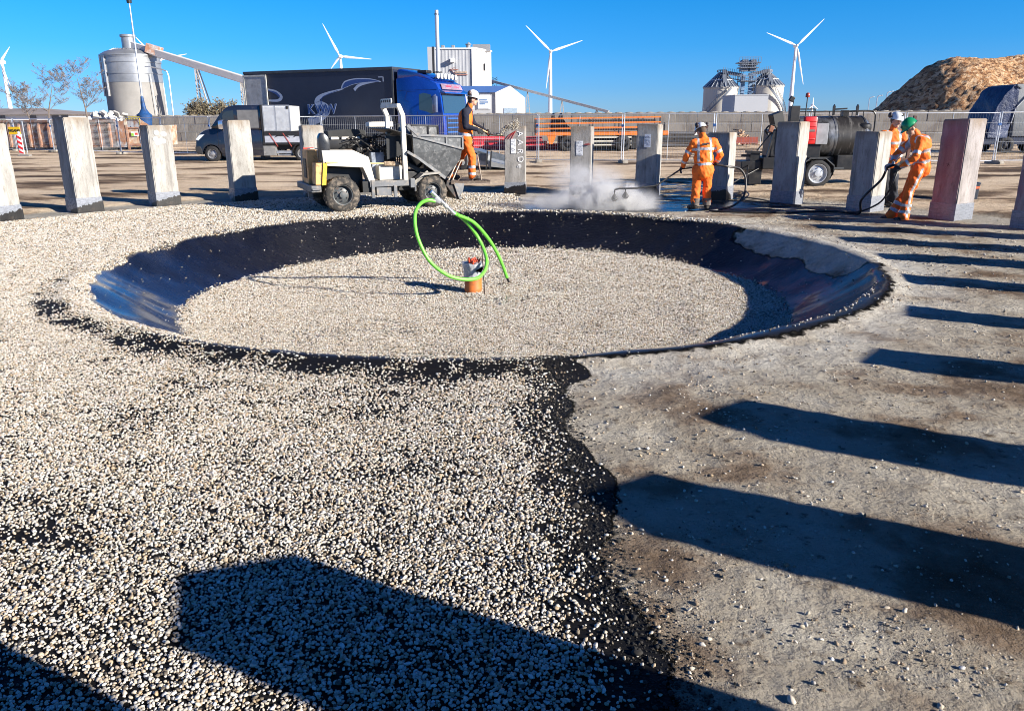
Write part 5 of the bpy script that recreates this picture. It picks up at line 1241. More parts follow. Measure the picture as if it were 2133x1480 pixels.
    mb.build('red_strap', mat('red_webbing', (0.35, 0.06, 0.05), 0.7), bp)
    mb = MB()
    for x, s in ((3.15, 1), (3.95, 1), (4.75, 1)): mb.prism([(x-0.34, 1.0), (x-0.16, 1.07), (x+0.16, 1.07), (x+0.34, 1.0), (x+0.2, 1.12), (x-0.2, 1.12)], -0.028, -0.016)
    mb.build('tarp_edge', black, bp)
    # corrugated tool box
    alu = mat('ribbed_aluminium', (0.72, 0.73, 0.74), 0.45, 0.35, var=0.15)
    mb = MB(); mb.bx(2.42, 3.56, 0.02, W-0.02, 1.28, 2.34)
    for k in range(24): mb.bx(2.44, 2.93, -0.006, 0.02, 1.31+k*0.042, 1.328+k*0.042); mb.bx(2.97, 3.53, -0.006, 0.02, 1.31+k*0.042, 1.328+k*0.042)
    tb = mb.build('tool_box', alu, t)
    mb = MB()
    for x in (2.40, 2.93, 3.54): mb.bx(x, x+0.035, -0.008, 0.02, 1.27, 2.37)
    mb.bx(2.40, 3.575, -0.008, 0.02, 2.33, 2.37); mb.build('box_frame', galv, tb)
    MB().bx(3.42, 3.52, -0.02, 0.0, 2.2, 2.32, 0.02).build('work_light', black, tb)
    MB().bx(2.1, 2.83, 0.02, 0.5, 0.24, 0.66, 0.015).build('underbody_locker', mat('dusty_grey_locker', (0.2, 0.2, 0.2), 0.55, dirt=(0.3, 0.28, 0.25), damt=0.3), t)
    mb = MB(); mb.bx(2.84, 3.52, 0.03, 0.06, 0.33, 0.45, 0.005); mb.bx(2.9, 3.45, 0.03, 0.06, 0.24, 0.28); mb.build('side_guard', galv, t)
    mb = MB(); mb.prism(arch(3.97, 0.45)+[(4.36, 0.33), (4.34, 0.33)]+[(3.97+0.41*math.cos(rad(a)), 0.33+0.41*math.sin(rad(a))) for a in range(0, 181, 15)], 0.0, 0.35); mb.build('mudguard', black, t)
van()

# ------------------------------------------------------------------ dark lorry with a blue cab
def lorry():
    rz = rad(-23.9); t = thing('lorry', 'large dark curtain sided lorry with a bright blue cab, parked behind the fence', 'lorry', (-13.25, 41.0, 0.03), rz)
    cur = mat('dark_curtain', (0.014, 0.021, 0.046), 0.5, var=0.12, scale=0.8, bmp=0.1, bscale=2, bd=0.05)
    blue = mat('lorry_blue_paint', (0.006, 0.045, 0.30), 0.25, var=0.08, coat=0.9, bmp=0)
    lite = mat('logo_pale_blue', (0.36, 0.42, 0.55), 0.5, var=0.05); dk = mat('logo_blue', (0.02, 0.06, 0.22), 0.5, var=0.05)
    W = 2.5; L = 8.62
    mb = MB(); mb.bx(0, L, 0.01, W-0.01, 1.05, 3.96); body = mb.build('box_body', cur, t)
    mb = MB(); mb.bx(-0.02, L+0.02, -0.03, W+0.03, 3.90, 4.03, 0.01); mb.bx(L-0.06, L+0.02, -0.02, 0.04, 1.0, 3.9); mb.bx(-0.02, L, -0.01, 0.03, 1.0, 1.15); mb.build('roof_rail', mat('dark_alu_rail', (0.06, 0.065, 0.075), 0.4, 0.4), t)
    mb = MB(); mb.bx(0.0, 1.42, -0.07, -0.012, 1.15, 3.86, 0.01); dr = mb.build('open_rear_door', mat('dirty_white_door', (0.42, 0.42, 0.41), 0.6, dirt=(0.25, 0.24, 0.22), damt=0.35, dscale=3), t)
    mb = MB(); 
    for a, b in (((0, 1.15), (0, 3.86)), ((1.37, 1.15), (1.37, 3.86))): mb.bx(a[0], a[0]+0.07, -0.09, -0.072, a[1], b[1])
    mb.bx(0, 1.44, -0.09, -0.072, 3.78, 3.86); mb.build('door_frame', mat('pale_frame', (0.5, 0.5, 0.46), 0.6, dirt=(0.3, 0.27, 0.2), damt=0.3), dr)
    # road swoosh and letters on the curtain
    def ribbon(name, m_, cl, wd, y, parent=body):
        P = spline([(p[0], 0, p[1]) for p in cl], 6); n = len(P); up, dn = [], []
        for i, p in enumerate(P):
            d = (P[min(i+1, n-1)]-P[max(i-1, 0)]).normalized(); nn = Vector((-d.z, 0, d.x)); u = i/(n-1)*(len(wd)-1); k = min(int(u), len(wd)-2); w_ = wd[k]*(1-u+k)+wd[k+1]*(u-k)
            up.append(p+nn*w_/2); dn.append(p-nn*w_/2)
        mb = MB(); va = [mb.bm.verts.new((p.x, y, p.z)) for p in up]; vb = [mb.bm.verts.new((p.x, y, p.z)) for p in dn]
        for i in range(n-1): mb.bm.faces.new((va[i], va[i+1], vb[i+1], vb[i]))
        return mb.build(name, m_, parent)
    ribbon('road_stripe', lite, [(3.75, 1.62), (4.35, 1.82), (4.85, 2.15), (4.75, 2.35), (4.35, 2.5), (4.45, 2.75), (5.0, 2.95), (5.85, 3.12)], [0.35, 0.42, 0.42, 0.34, 0.34, 0.2, 0.12, 0.05], 0.004)
    ribbon('road_stripe', dk, [(4.05, 1.8), (4.75, 2.1), (4.58, 2.5), (4.72, 2.8), (5.6, 3.07)], [0.03, 0.04, 0.04, 0.03, 0.02], 0.001)
    ribbon('arc_stripe', lite, [(5.80, 3.14), (6.05, 3.33), (6.6, 3.45), (7.4, 3.47), (8.0, 3.40)], [0.10, 0.30, 0.25, 0.16, 0.02], 0.004)
    ribbon('arc_stripe', dk, [(5.86, 3.16), (6.08, 3.32), (6.6, 3.44), (7.4, 3.46), (7.9, 3.41)], [0.04, 0.22, 0.18, 0.10, 0.01], 0.001)
    ribbon('arc_stripe', lite, [(6.50, 3.06), (6.75, 3.25), (7.2, 3.36), (7.9, 3.42)], [0.14, 0.13, 0.10, 0.02], 0.003)
    ribbon('arc_stripe', lite, [(1.42, 3.2), (1.9, 3.05), (2.2, 2.82), (2.0, 2.66), (1.42, 2.66)], [0.04, 0.16, 0.2, 0.12, 0.08], 0.004)
    ribbon('arc_stripe', dk, [(1.42, 3.14), (1.9, 3.0), (2.12, 2.82)], [0.02, 0.1, 0.1], 0.001)
    mb = MB(); mb.bx(7.86, 8.13, 0.0, 0.004, 3.58, 3.62); mb.bx(8.09, 8.13, 0.0, 0.004, 3.40, 3.62); mb.build('corner_mark', lite, body)
    for ch, x in (('K', 3.94), ('W', 4.52), ('W', 5.12)):
        text_mesh('company_letter', ch, 0.60, lite, body, front(x, -0.004, 2.21), 0.002, offset=0.012, bold=0.012)
        text_mesh('company_letter', ch, 0.60, dk, body, front(x, -0.010, 2.21), 0.002, offset=0.0, bold=0.0)
    # cab
    c0 = 8.78
    side = [(c0, 0.62), (c0, 3.52), (9.8, 3.60), (10.5, 3.42), (10.85, 3.28), (10.98, 3.05), (11.04, 2.86), (11.16, 1.98), (11.2, 1.3), (11.2, 0.42), (10.75, 0.42)]+[(10.15+0.56*math.cos(rad(a)), 0.5+0.56*math.sin(rad(a))) for a in range(0, 181, 20)]+[(c0+0.2, 0.5)]
    mb = MB(); mb.prism(side, 0.02, W-0.02, bev=0.05); mb.prism([(c0, 3.45), (c0, 3.90), (9.0, 3.93), (9.9, 3.72), (10.65, 3.45), (10.4, 3.36)], 0.12, W-0.12, bev=0.05); cb = mb.build('cab', blue, t, smooth=True, angle=25)
    gl = glass('windscreen_glass', (0.03, 0.06, 0.09))
    f_ = MB(); f_.prism([(9.95, 2.16), (9.97, 2.82), (10.2, 2.88), (10.58, 2.80), (10.72, 2.0), (10.6, 1.98), (10.3, 2.08)], 0.006, 0.016); f_.build('side_window', gl, cb)
    f_ = MB(); f_.prism([(9.95, 2.16), (9.97, 2.82), (10.2, 2.88), (10.58, 2.80), (10.72, 2.0), (10.6, 1.98), (10.3, 2.08)], W-0.016, W-0.006); f_.build('side_window', gl, cb)
    mb = MB(); v = [mb.bm.verts.new(p) for p in ((11.068, 0.16, 2.82), (11.068, W-0.16, 2.82), (11.178, W-0.12, 2.0), (11.178, 0.12, 2.0))]; mb.bm.faces.new(v); mb.build('windscreen', gl, cb)
    mb = MB(); mb.prism([(10.98, 3.02), (11.28, 2.90), (11.30, 2.84), (11.0, 2.88)], 0.05, W-0.05, bev=0.01); mb.build('sun_visor', mat('visor_blue', (0.01, 0.07, 0.30), 0.2, coat=0.8, bmp=0), cb)
    mb = MB(); v = [mb.bm.verts.new(p) for p in ((10.93, 0.3, 3.27), (10.93, W-0.3, 3.27), (11.035, W-0.25, 3.03), (11.035, 0.25, 3.03))]; mb.bm.faces.new(v); nb = mb.build('name_board', mat('lit_name_board', (0.28, 0.20, 0.26), 0.3, var=0.6, scale=3, bmp=0), cb)
    mb = MB(); mb.bx(10.945, 10.99, 0.7, 1.2, 3.12, 3.2); mb.bx(10.945, 10.99, 1.45, 1.95, 3.1, 3.17); mb.build('board_print', mat('board_red', (0.6, 0.05, 0.1), 0.4), nb)
    mb = MB(); mb.beam((10.7, 0.2, 3.52), (10.7, W-0.2, 3.52), 0.05, 0.05); mb.build('light_bar', black, cb)
    for k in range(6): MB().lathe([(0.11, -0.05), (0.12, 0.04), (0.08, 0.06), (0.001, 0.065)], (10.74, 0.4+0.34*k, 3.60), 'x', 16).build('spot_lamp', mat('lamp_glass', (0.75, 0.75, 0.7), 0.15, bmp=0), cb, smooth=True)
    mb = MB(); mb.box((9.9, 0.7, 3.80), (0.5, 0.5, 0.14), bev=0.04); mb.build('roof_beacon', black, cb)
    mb = MB(); mb.bx(10.78, 11.02, -0.30, -0.14, 2.02, 2.74, 0.05); mb.beam((10.85, -0.2, 2.72), (10.8, 0.05, 2.8), 0.05, 0.05); mb.beam((10.85, -0.2, 2.05), (10.85, 0.05, 2.1), 0.05, 0.05); mb.build('door_mirror', mat('mirror_blue_shell', (0.10, 0.13, 0.22), 0.25, coat=0.5, bmp=0), cb, smooth=True)
    mb = MB(); mb.bx(11.12, 11.24, W+0.02, W+0.16, 2.05, 2.6, 0.04); mb.build('door_mirror', MATS['mirror_blue_shell'], cb)
    mb = MB(); mb.bx(11.195, 11.22, 0.3, W-0.3, 1.0, 1.86, 0.005); 
    gr = mb.build('grille', mat('grille_dark', (0.02, 0.03, 0.06), 0.4), cb)
    mb = MB()
    for z in (1.15, 1.35, 1.55, 1.75): mb.bx(11.22, 11.235, 0.32, W-0.32, z, z+0.05)
    mb.build('grille_bar', mat('grille_blue', (0.02, 0.12, 0.42), 0.3), gr)
    for y in (0.12, W-0.5): MB().bx(11.19, 11.225, y, y+0.38, 0.78, 1.0, 0.02).build('headlight', mat('lorry_headlight', (0.6, 0.62, 0.66), 0.1), cb)
    mb = MB(); mb.bx(11.15, 11.3, 0.0, W, 0.4, 0.72, 0.03); mb.build('front_bumper', blue, cb)
    mb = MB()
    for a, b in (((9.35, 2.95), (9.82, 2.95)), ((9.35, 2.95), (9.2, 2.6)), ((9.2, 2.6), (9.4, 2.5)), ((9.86, 2.1), (9.86, 0.9)), ((10.8, 2.0), (10.82, 0.9)), ((8.85, 3.0), (10.9, 3.02))): mb.beam((a[0], 0.012, a[1]), (b[0], 0.012, b[1]), 0.015, 0.01)
    mb.build('panel_seam', mat('seam_dark_blue', (0.003, 0.012, 0.07), 0.5), cb)
    mb = MB(); mb.bx(8.62, 8.8, 0.4, W-0.4, 0.8, 3.3); mb.bx(0.5, 10.9, 0.7, 0.85, 0.75, 1.02); mb.bx(0.5, 10.9, W-0.85, W-0.7, 0.75, 1.02); mb.build('chassis', black, t)
    for x in (1.6, 2.9, 7.9, 10.15):
        wheel(t, x, 0.18, 0.5, 0.5, 0.3, tyre_black, steel_dk, 8); wheel(t, x, W-0.18, 0.5, 0.5, 0.3, tyre_black, steel_dk, 8, side=1)
    mb = MB(); mb.bx(3.8, 7.2, 0.03, 0.07, 0.5, 0.95, 0.01); mb.build('side_skirt', steel_dk, t)
lorry()

# ------------------------------------------------------------------ tar tank trailer
def tanker():
    t = thing('tank_trailer', 'black tar tank trailer with a steel drum and red box, behind the pillars', 'trailer', (8.07, 20.83, 0.03), 0)
    tar = mat('tar_black', (0.010, 0.010, 0.011), 0.4, dirt=(0.05, 0.045, 0.04), damt=0.3)
    drum = mat('tar_streaked_drum', (0.30, 0.31, 0.33), 0.38, 0.7, var=0.3, scale=1.8, dirt=(0.02, 0.018, 0.016), damt=0.8, dscale=1.3, stretch=(1.6, 1, 0.5), bmp=0.2, bscale=8)
    cy, cz, R = 0.85, 1.22, 0.56
    mb = MB(); mb.lathe([(0.01, -0.62), (R*0.5, -0.60), (R*0.85, -0.54), (R, -0.46), (R, 0.42), (R*1.02, 0.43), (R*1.02, 0.47), (R, 0.48), (R, 1.22), (R*1.02, 1.23), (R*1.02, 1.27), (R, 1.28), (R*0.85, 1.38), (R*0.5, 1.44), (0.01, 1.46)], (0, cy, cz), 'x', 48); mb.build('tank', drum, t, smooth=True)
    mb = MB(); mb.lathe([(R*1.006, 0.50), (R*1.006, 1.2)], (0, cy, cz), 'x', 48); mb.build('tar_coated_band', mat('tar_runs', (0.02, 0.018, 0.017), 0.45, dirt=(0.2, 0.19, 0.18), damt=0.3, dscale=2.5, stretch=(5, 1, 0.6), bmp=0.5, bscale=12), t, smooth=True)
    mb = MB(); mb.lathe([(0.20, 0), (0.22, 0.05), (0.21, 0.14), (0.15, 0.18), (0.001, 0.19)], (1.22, 0.55, 1.42), 'z', 24); mb.build('filler_cap', black, t, smooth=True)
    # catwalk rails on top
    mb = MB(); top = cz+R
    mb.rod((-0.5, cy, top+0.18), (0.03, cy, top+0.18), 0.018); mb.rod((0.03, cy, top), (0.03, cy, top+0.18), 0.018); mb.rod((-0.5, cy-0.3, top+0.12), (1.5, cy-0.3, top+0.12), 0.014)
    mb.tube(spline([(0.95, cy, top+0.12), (1.45, cy, top+0.13), (1.62, cy, top+0.08), (1.66, cy, top-0.1), (1.66, cy, 1.2)], 5), 0.022, 8)
    for x in (0.3, 0.6, 0.9, 1.2): mb.rod((x, cy-0.3, top-0.02), (x, cy-0.3, top+0.12), 0.012)
    for x in (0.5, 1.12): mb.prism([(x-0.02, top+0.02), (x-0.03, top+0.24), (x, top+0.3), (x+0.03, top+0.24), (x+0.02, top+0.02)], cy-0.1, cy-0.04)
    mb.beam((0.52, cy, top+0.17), (0.88, cy, top+0.19), 0.03, 0.04); mb.bx(0.75, 0.9, cy-0.1, cy+0.1, top, top+0.15)
    mb.build('top_railing', tar, t)
    # frame, axle, wheel, fender
    mb = MB(); mb.bx(-1.5, 2.6, 0.35, 0.5, 0.50, 0.64, 0.01); mb.bx(-1.5, 2.6, 1.2, 1.35, 0.50, 0.64, 0.01); mb.bx(-0.5, 1.5, 0.4, 1.3, 0.62, 0.75); mb.rod((0, 0.1, 0.34), (0, 1.6, 0.34), 0.05); mb.bx(0.5, 1.35, 0.2, 0.6, 0.42, 0.8, 0.02)
    mb.bx(-0.48, 0.02, 0.18, 0.45, 0.74, 1.08, 0.01); mb.build('frame', tar, t)
    wr = mat('pale_trailer_rim', (0.48, 0.5, 0.53), 0.4, 0.4)
    wheel(t, -0.04, 0.12, 0.345, 0.365, 0.22, tyre_black, wr, 6, rr_=0.66, deep=0.03); wheel(t, -0.04, 1.58, 0.345, 0.365, 0.22, tyre_black, wr, 6, side=1, rr_=0.66)
    wheel(t, 0.62, 1.58, 0.345, 0.365, 0.22, tyre_black, wr, 6, side=1, rr_=0.66)
    mb = MB(); P = [(-0.50, 0.50), (-0.48, 0.60), (-0.29, 0.745), (0.12, 0.745), (0.36, 0.56), (0.37, 0.40)]
    mb.prism(P+[(p[0]*0.96, p[1]-0.022) for p in P[::-1]], -0.02, 0.26); mb.bx(0.36, 0.62, 0.0, 0.05, 0.46, 0.5); mb.build('mudguard', mat('grey_black_guard', (0.07, 0.075, 0.08), 0.5, 0.3), t)
    # boxes
    mb = MB(); mb.bx(-0.53, -0.21, -0.05, 0.12, 1.09, 1.77, 0.035); rb = mb.build('extinguisher_box', mat('red_plastic_box', (0.55, 0.02, 0.02), 0.35, var=0.15, bmp=0), t, smooth=True)
    mb = MB()
    for z in (1.2, 1.52, 1.64): mb.bx(-0.50, -0.24, -0.066, -0.04, z, z+0.035, 0.008)
    mb.build('box_rib', MATS['red_plastic_box'], rb, smooth=True); MB().bx(-0.48, -0.25, -0.058, -0.052, 1.40, 1.455).build('box_label', mat('dark_label', (0.16, 0.11, 0.1), 0.6), rb)
    mb = MB(); mb.bx(-0.16, 0.15, 0.1, 0.4, 1.08, 1.60, 0.01); mb.build('control_cabinet', mat('grey_cabinet', (0.28, 0.29, 0.31), 0.5, dirt=(0.1, 0.1, 0.1), damt=0.2), t)
    mb = MB(); mb.bx(0.152, 0.158, 0.12, 0.38, 1.1, 1.58); mb.build('cabinet_door', galv, t)
    # front work end: burners, speakers (dark boxes), beacon
    mb = MB(); mb.bx(-1.45, -0.55, 0.2, 1.3, 0.45, 0.75, 0.02); mb.bx(-1.25, -0.7, 0.3, 1.0, 0.75, 1.45, 0.03); mb.bx(-1.98, -1.4, 0.3, 0.9, 0.42, 0.66, 0.02); mb.bx(-1.76, -1.42, 0.3, 0.7, 0.06, 0.42, 0.01)
    mb.beam((-1.9, 0.3, 0.9), (-1.45, 0.3, 0.88), 0.06, 0.06); mb.beam((-1.97, 0.4, 0.80), (-1.5, 0.4, 0.78), 0.06, 0.06); mb.bx(-1.75, -1.5, 0.32, 0.7, 0.6, 0.86); mb.rod((-1.6, 0.3, 0.92), (-1.25, 0.3, 1.38), 0.018); mb.beam((-1.35, 0.25, 0.7), (-1.2, 0.25, 1.4), 0.05, 0.05)
    mb.tube(spline([(-1.3, 0.3, 1.3), (-1.42, 0.28, 1.42), (-1.36, 0.25, 1.54), (-1.22, 0.25, 1.56), (-1.12, 0.28, 1.45)], 5), 0.022, 8); mb.build('pump_unit', tar, t)
    MB().box((-1.30, 0.22, 1.47), (0.12, 0.08, 0.16), rot=(0, 0.3, 0), bev=0.02).build('valve', mat('rusty_valve', (0.22, 0.09, 0.05), 0.7), t)
    MB().box((-1.12, 0.42, 1.72), (0.30, 0.26, 0.30), rot=(0, -0.3, 0.2), bev=0.015).build('loudspeaker_box', black, t); MB().bx(-0.80, -0.56, 0.3, 0.5, 1.62, 2.04, 0.01).build('loudspeaker_box', black, t)
    mb = MB(); mb.tube([(-0.74, 0.4, 2.04), (-0.72, 0.4, 2.16), (-0.76, 0.4, 2.2)], 0.012, 6); mb.box((-0.78, 0.38, 2.21), (0.12, 0.09, 0.13), rot=(0, 0.5, 0), bev=0.015); mb.build('work_lamp', black, t)
    mb = MB(); mb.rod((-0.38, 0.4, 1.75), (-0.37, 0.4, 2.25), 0.014); bp = mb.build('beacon_pole', black, t)
    MB().lathe([(0.05, 0), (0.055, 0.02), (0.05, 0.085), (0.03, 0.11), (0.001, 0.115)], (-0.37, 0.4, 2.25), 'z', 16).build('beacon', mat('red_beacon', (0.35, 0.05, 0.03), 0.25, bmp=0), bp, smooth=True)
    # reel and rear posts
    mb = MB(); mb.beam((2.47, 0.5, 0.6), (2.54, 0.5, 1.78), 0.07, 0.07); mb.bx(1.7, 2.5, 0.4, 1.2, 0.5, 0.7, 0.02); mb.build('rear_post', mat('rusty_frame', (0.10, 0.04, 0.03), 0.7, var=0.4), t)
    mb = MB(); r_ = random.Random(6)
    for k in range(6): mb.tube(spline([(2.45, 0.5, 1.3-0.1*k), (2.7+0.06*r_.random(), 0.45, 1.2-0.1*k), (2.6, 0.45, 0.75-0.03*k), (2.3, 0.5, 0.7)], 5), 0.014, 6)
    mb.build('hanging_hose', mat('dull_hose', (0.05, 0.025, 0.025), 0.6), t, smooth=True)
tanker()

# ------------------------------------------------------------------ things behind the fence
def skips():
    P = at(-60, 246, 50.5); Q = at(236, 246, 49.0); d = Q-P; L = math.hypot(d.x, d.y); rz = math.atan2(d.y, d.x)
    rust = mat('rusty_painted_steel', (0.16, 0.075, 0.04), 0.8, var=0.4, scale=1.5, dirt=(0.20, 0.22, 0.25), damt=0.6, dscale=1.3, bmp=0.3, bscale=8)
    rib = mat('rusty_rib', (0.30, 0.15, 0.09), 0.8, dirt=(0.35, 0.3, 0.25), damt=0.4, dscale=3)
    t = thing('roll_container', 'long rusty open container with upright ribs, behind the fence at far left', 'container', (P.x, P.y, 0.03), rz)
    H = 1.72
    mb = MB(); mb.bx(0, L, 0, 0.06, 0.22, H); mb.bx(0, L, 2.3, 2.36, 0.22, H); mb.bx(0, 0.06, 0, 2.36, 0.22, H); mb.bx(L-0.06, L, 0, 2.36, 0.22, H); mb.bx(0, L, 0, 2.36, 0.18, 0.26); mb.build('shell', rust, t)
    mb = MB(); mb.bx(-0.05, L+0.05, -0.10, 0.1, H-0.06, H+0.1, 0.01); mb.bx(-0.05, L+0.05, 2.28, 2.46, H-0.06, H+0.1); mb.bx(0, L, -0.06, 0.0, 0.18, 0.32); mb.build('top_rim', rust, t)
    x = 0.5
    while x < L: MB().prism([(-0.14, 0.2), (-0.14, H-0.35), (-0.02, H-0.06), (0, H-0.06), (0, 0.2)], x-0.06, x+0.06, axis='x').build('rib', rib, t); x += 0.68
    mb = MB(); mb.bx(L*0.1, L*0.9, 0.7, 1.0, 0.0, 0.18); mb.bx(L*0.1, L*0.9, 1.4, 1.7, 0.0, 0.18); mb.build('skids', steel_dk, t)
    r_ = random.Random(8); mb = MB()
    for k in range(30): mb.box((L-0.3-r_.random()*1.6, 0.3+r_.random()*1.6, H+0.12+r_.random()*0.30), (r_.uniform(.15, .5), r_.uniform(.15, .4), r_.uniform(.1, .35)), rot=(r_.random(), r_.random(), r_.random()*3), bev=0.03)
    o = mb.build('rubble', mat('pale_rubble', (0.5, 0.48, 0.45), 0.85, var=0.4, island=0.4), None); o.matrix_world = Matrix.Translation((P.x, P.y, 0.03)) @ Matrix.Rotation(rz, 4, 'Z'); tag(o, 'pale rubble heaped on the right end of the long rusty container', 'rubble', kind='stuff')
    c = at(276, 246, 50); t = thing('open_skip', 'open skip seen end on, green and cream paint eaten by rust, with a small sign', 'container', (c.x, c.y, 0.03), rad(4))
    gp = mat('peeling_green_cream_paint', (0.50, 0.47, 0.38), 0.75, var=0.25, scale=1.2, dirt=(0.36, 0.17, 0.08), damt=0.65, dscale=1.8, bmp=0.3, bscale=8)
    mb = MB()
    for s in (-1, 1):
        mb.prism([(s*0.36, 0.2), (s*1.0, 0.3), (s*1.06, 1.2), (s*0.95, 1.45), (s*0.42, 1.82), (s*0.36, 1.2)], 0, 0.06)
        mb.prism([(s*0.95, 0.25), (s*1.0, 0.25), (s*1.1, 1.45), (s*1.04, 1.45)], 0, 4.5)
    mb.bx(-1, 1, 0.02, 4.5, 0.2, 0.28); mb.bx(-0.36, 0.36, 0.01, 0.07, 0.25, 1.35); mb.build('shell', gp, t)
    mb = MB()
    for s in (-0.42, 0.42): mb.bx(s-0.06, s+0.06, -0.08, 0.0, 0.0, 1.5, 0.01)
    mb.bx(-0.45, 0.45, -0.06, 0, 0.25, 0.38); mb.bx(-0.45, 0.45, -0.06, 0, 1.28, 1.36); mb.build('end_posts', rib, t)
    s_ = MB().bx(-0.18, 0.26, -0.10, -0.085, 0.82, 1.1).build('sign_plate', mat('white_plate', (0.75, 0.75, 0.72), 0.5), t); MB().bx(-0.17, -0.02, -0.108, -0.102, 0.83, 1.0).build('green_field', mat('sign_green', (0.25, 0.5, 0.05), 0.5), s_); MB().bx(0.05, 0.22, -0.108, -0.102, 0.90, 1.03).build('red_field', mat('sign_red', (0.6, 0.05, 0.04), 0.5), s_)
    c = at(262, 246, 56); t = thing('yellow_rack', 'yellow barred steel rack standing behind the open skip', 'rack', (c.x, c.y, 0.03), 0)
    ym = mat('rack_yellow', (0.55, 0.42, 0.03), 0.6, dirt=(0.2, 0.14, 0.05), damt=0.3); mb = MB()
    for k in range(11): mb.bx(-0.9+0.18*k, -0.84+0.18*k, -0.03, 0.03, 0, 2.0)
    mb.bx(-0.9, 0.96, -0.04, 0.04, 1.2, 1.28); mb.bx(-0.9, 0.96, -0.04, 0.04, 1.92, 2.0); mb.build('bars', ym, t); MB().bx(-0.4, 0.5, 0.1, 0.9, 0.0, 1.75, 0.03).build('motor_box', steel_dk, t)
    # yellow sign and its post
    c = at(27, 246, 44.5); t = thing('road_sign', 'yellow sign with black capitals at the left edge, on a grey post', 'sign', (c.x, c.y, 0.03), rad(-12))
    MB().rod((0.5, 0.03, 0), (0.5, 0.03, 1.75), 0.03, seg=10).build('post', galv, t)
    pl_ = MB().bx(-0.42, 0.32, -0.02, 0.0, 1.05, 1.45, 0.008).build('plate', mat('sign_yellow', (0.80, 0.50, 0.01), 0.5, var=0.08), t)
    text_mesh('sign_text', 'INGANG', 0.20, black, pl_, front(-0.05, -0.026, 1.25), 0.002, bold=0.006)
    # striped beacons
    for px, Y, lb in ((33, 41.5, 'red and white striped beacon below the yellow sign at far left'), (311, 38.5, 'red and white striped beacon behind the third pillar')):
        c = at(px, 246, Y); t = thing('warning_beacon', lb, 'beacon', (c.x, c.y, 0.03), rad(-8), 'striped warning beacons')
        MB().bx(-0.2, 0.45, -0.12, 0.12, 0, 0.1, 0.02).build('base', mat('grey_rubber_base', (0.2, 0.19, 0.18), 0.9), t)
        pn = MB().bx(-0.14, 0.14, -0.03, 0.03, 0.12, 1.12, 0.03).build('board', mat('beacon_white', (0.8, 0.8, 0.8), 0.45, var=0.05), t, smooth=True)
        MB().bx(-0.05, 0.05, -0.03, 0.03, 1.12, 1.24, 0.02).build('handle', MATS['beacon_white'], t)
        mb = MB()
        for k in range(4):
            z = 0.16+k*0.25; mb.prism([(-0.13, z+0.16), (-0.13, z+0.04), (0.13, z-0.1 if k else z-0.03), (0.13, z+0.03)] if k else [(-0.13, z+0.16), (-0.13, z+0.04), (0.1, z-0.02), (0.13, z+0.03)], -0.036, -0.031)
        mb.build('red_stripes', mat('beacon_red', (0.62, 0.02, 0.02), 0.45, var=0.05), pn)
skips()

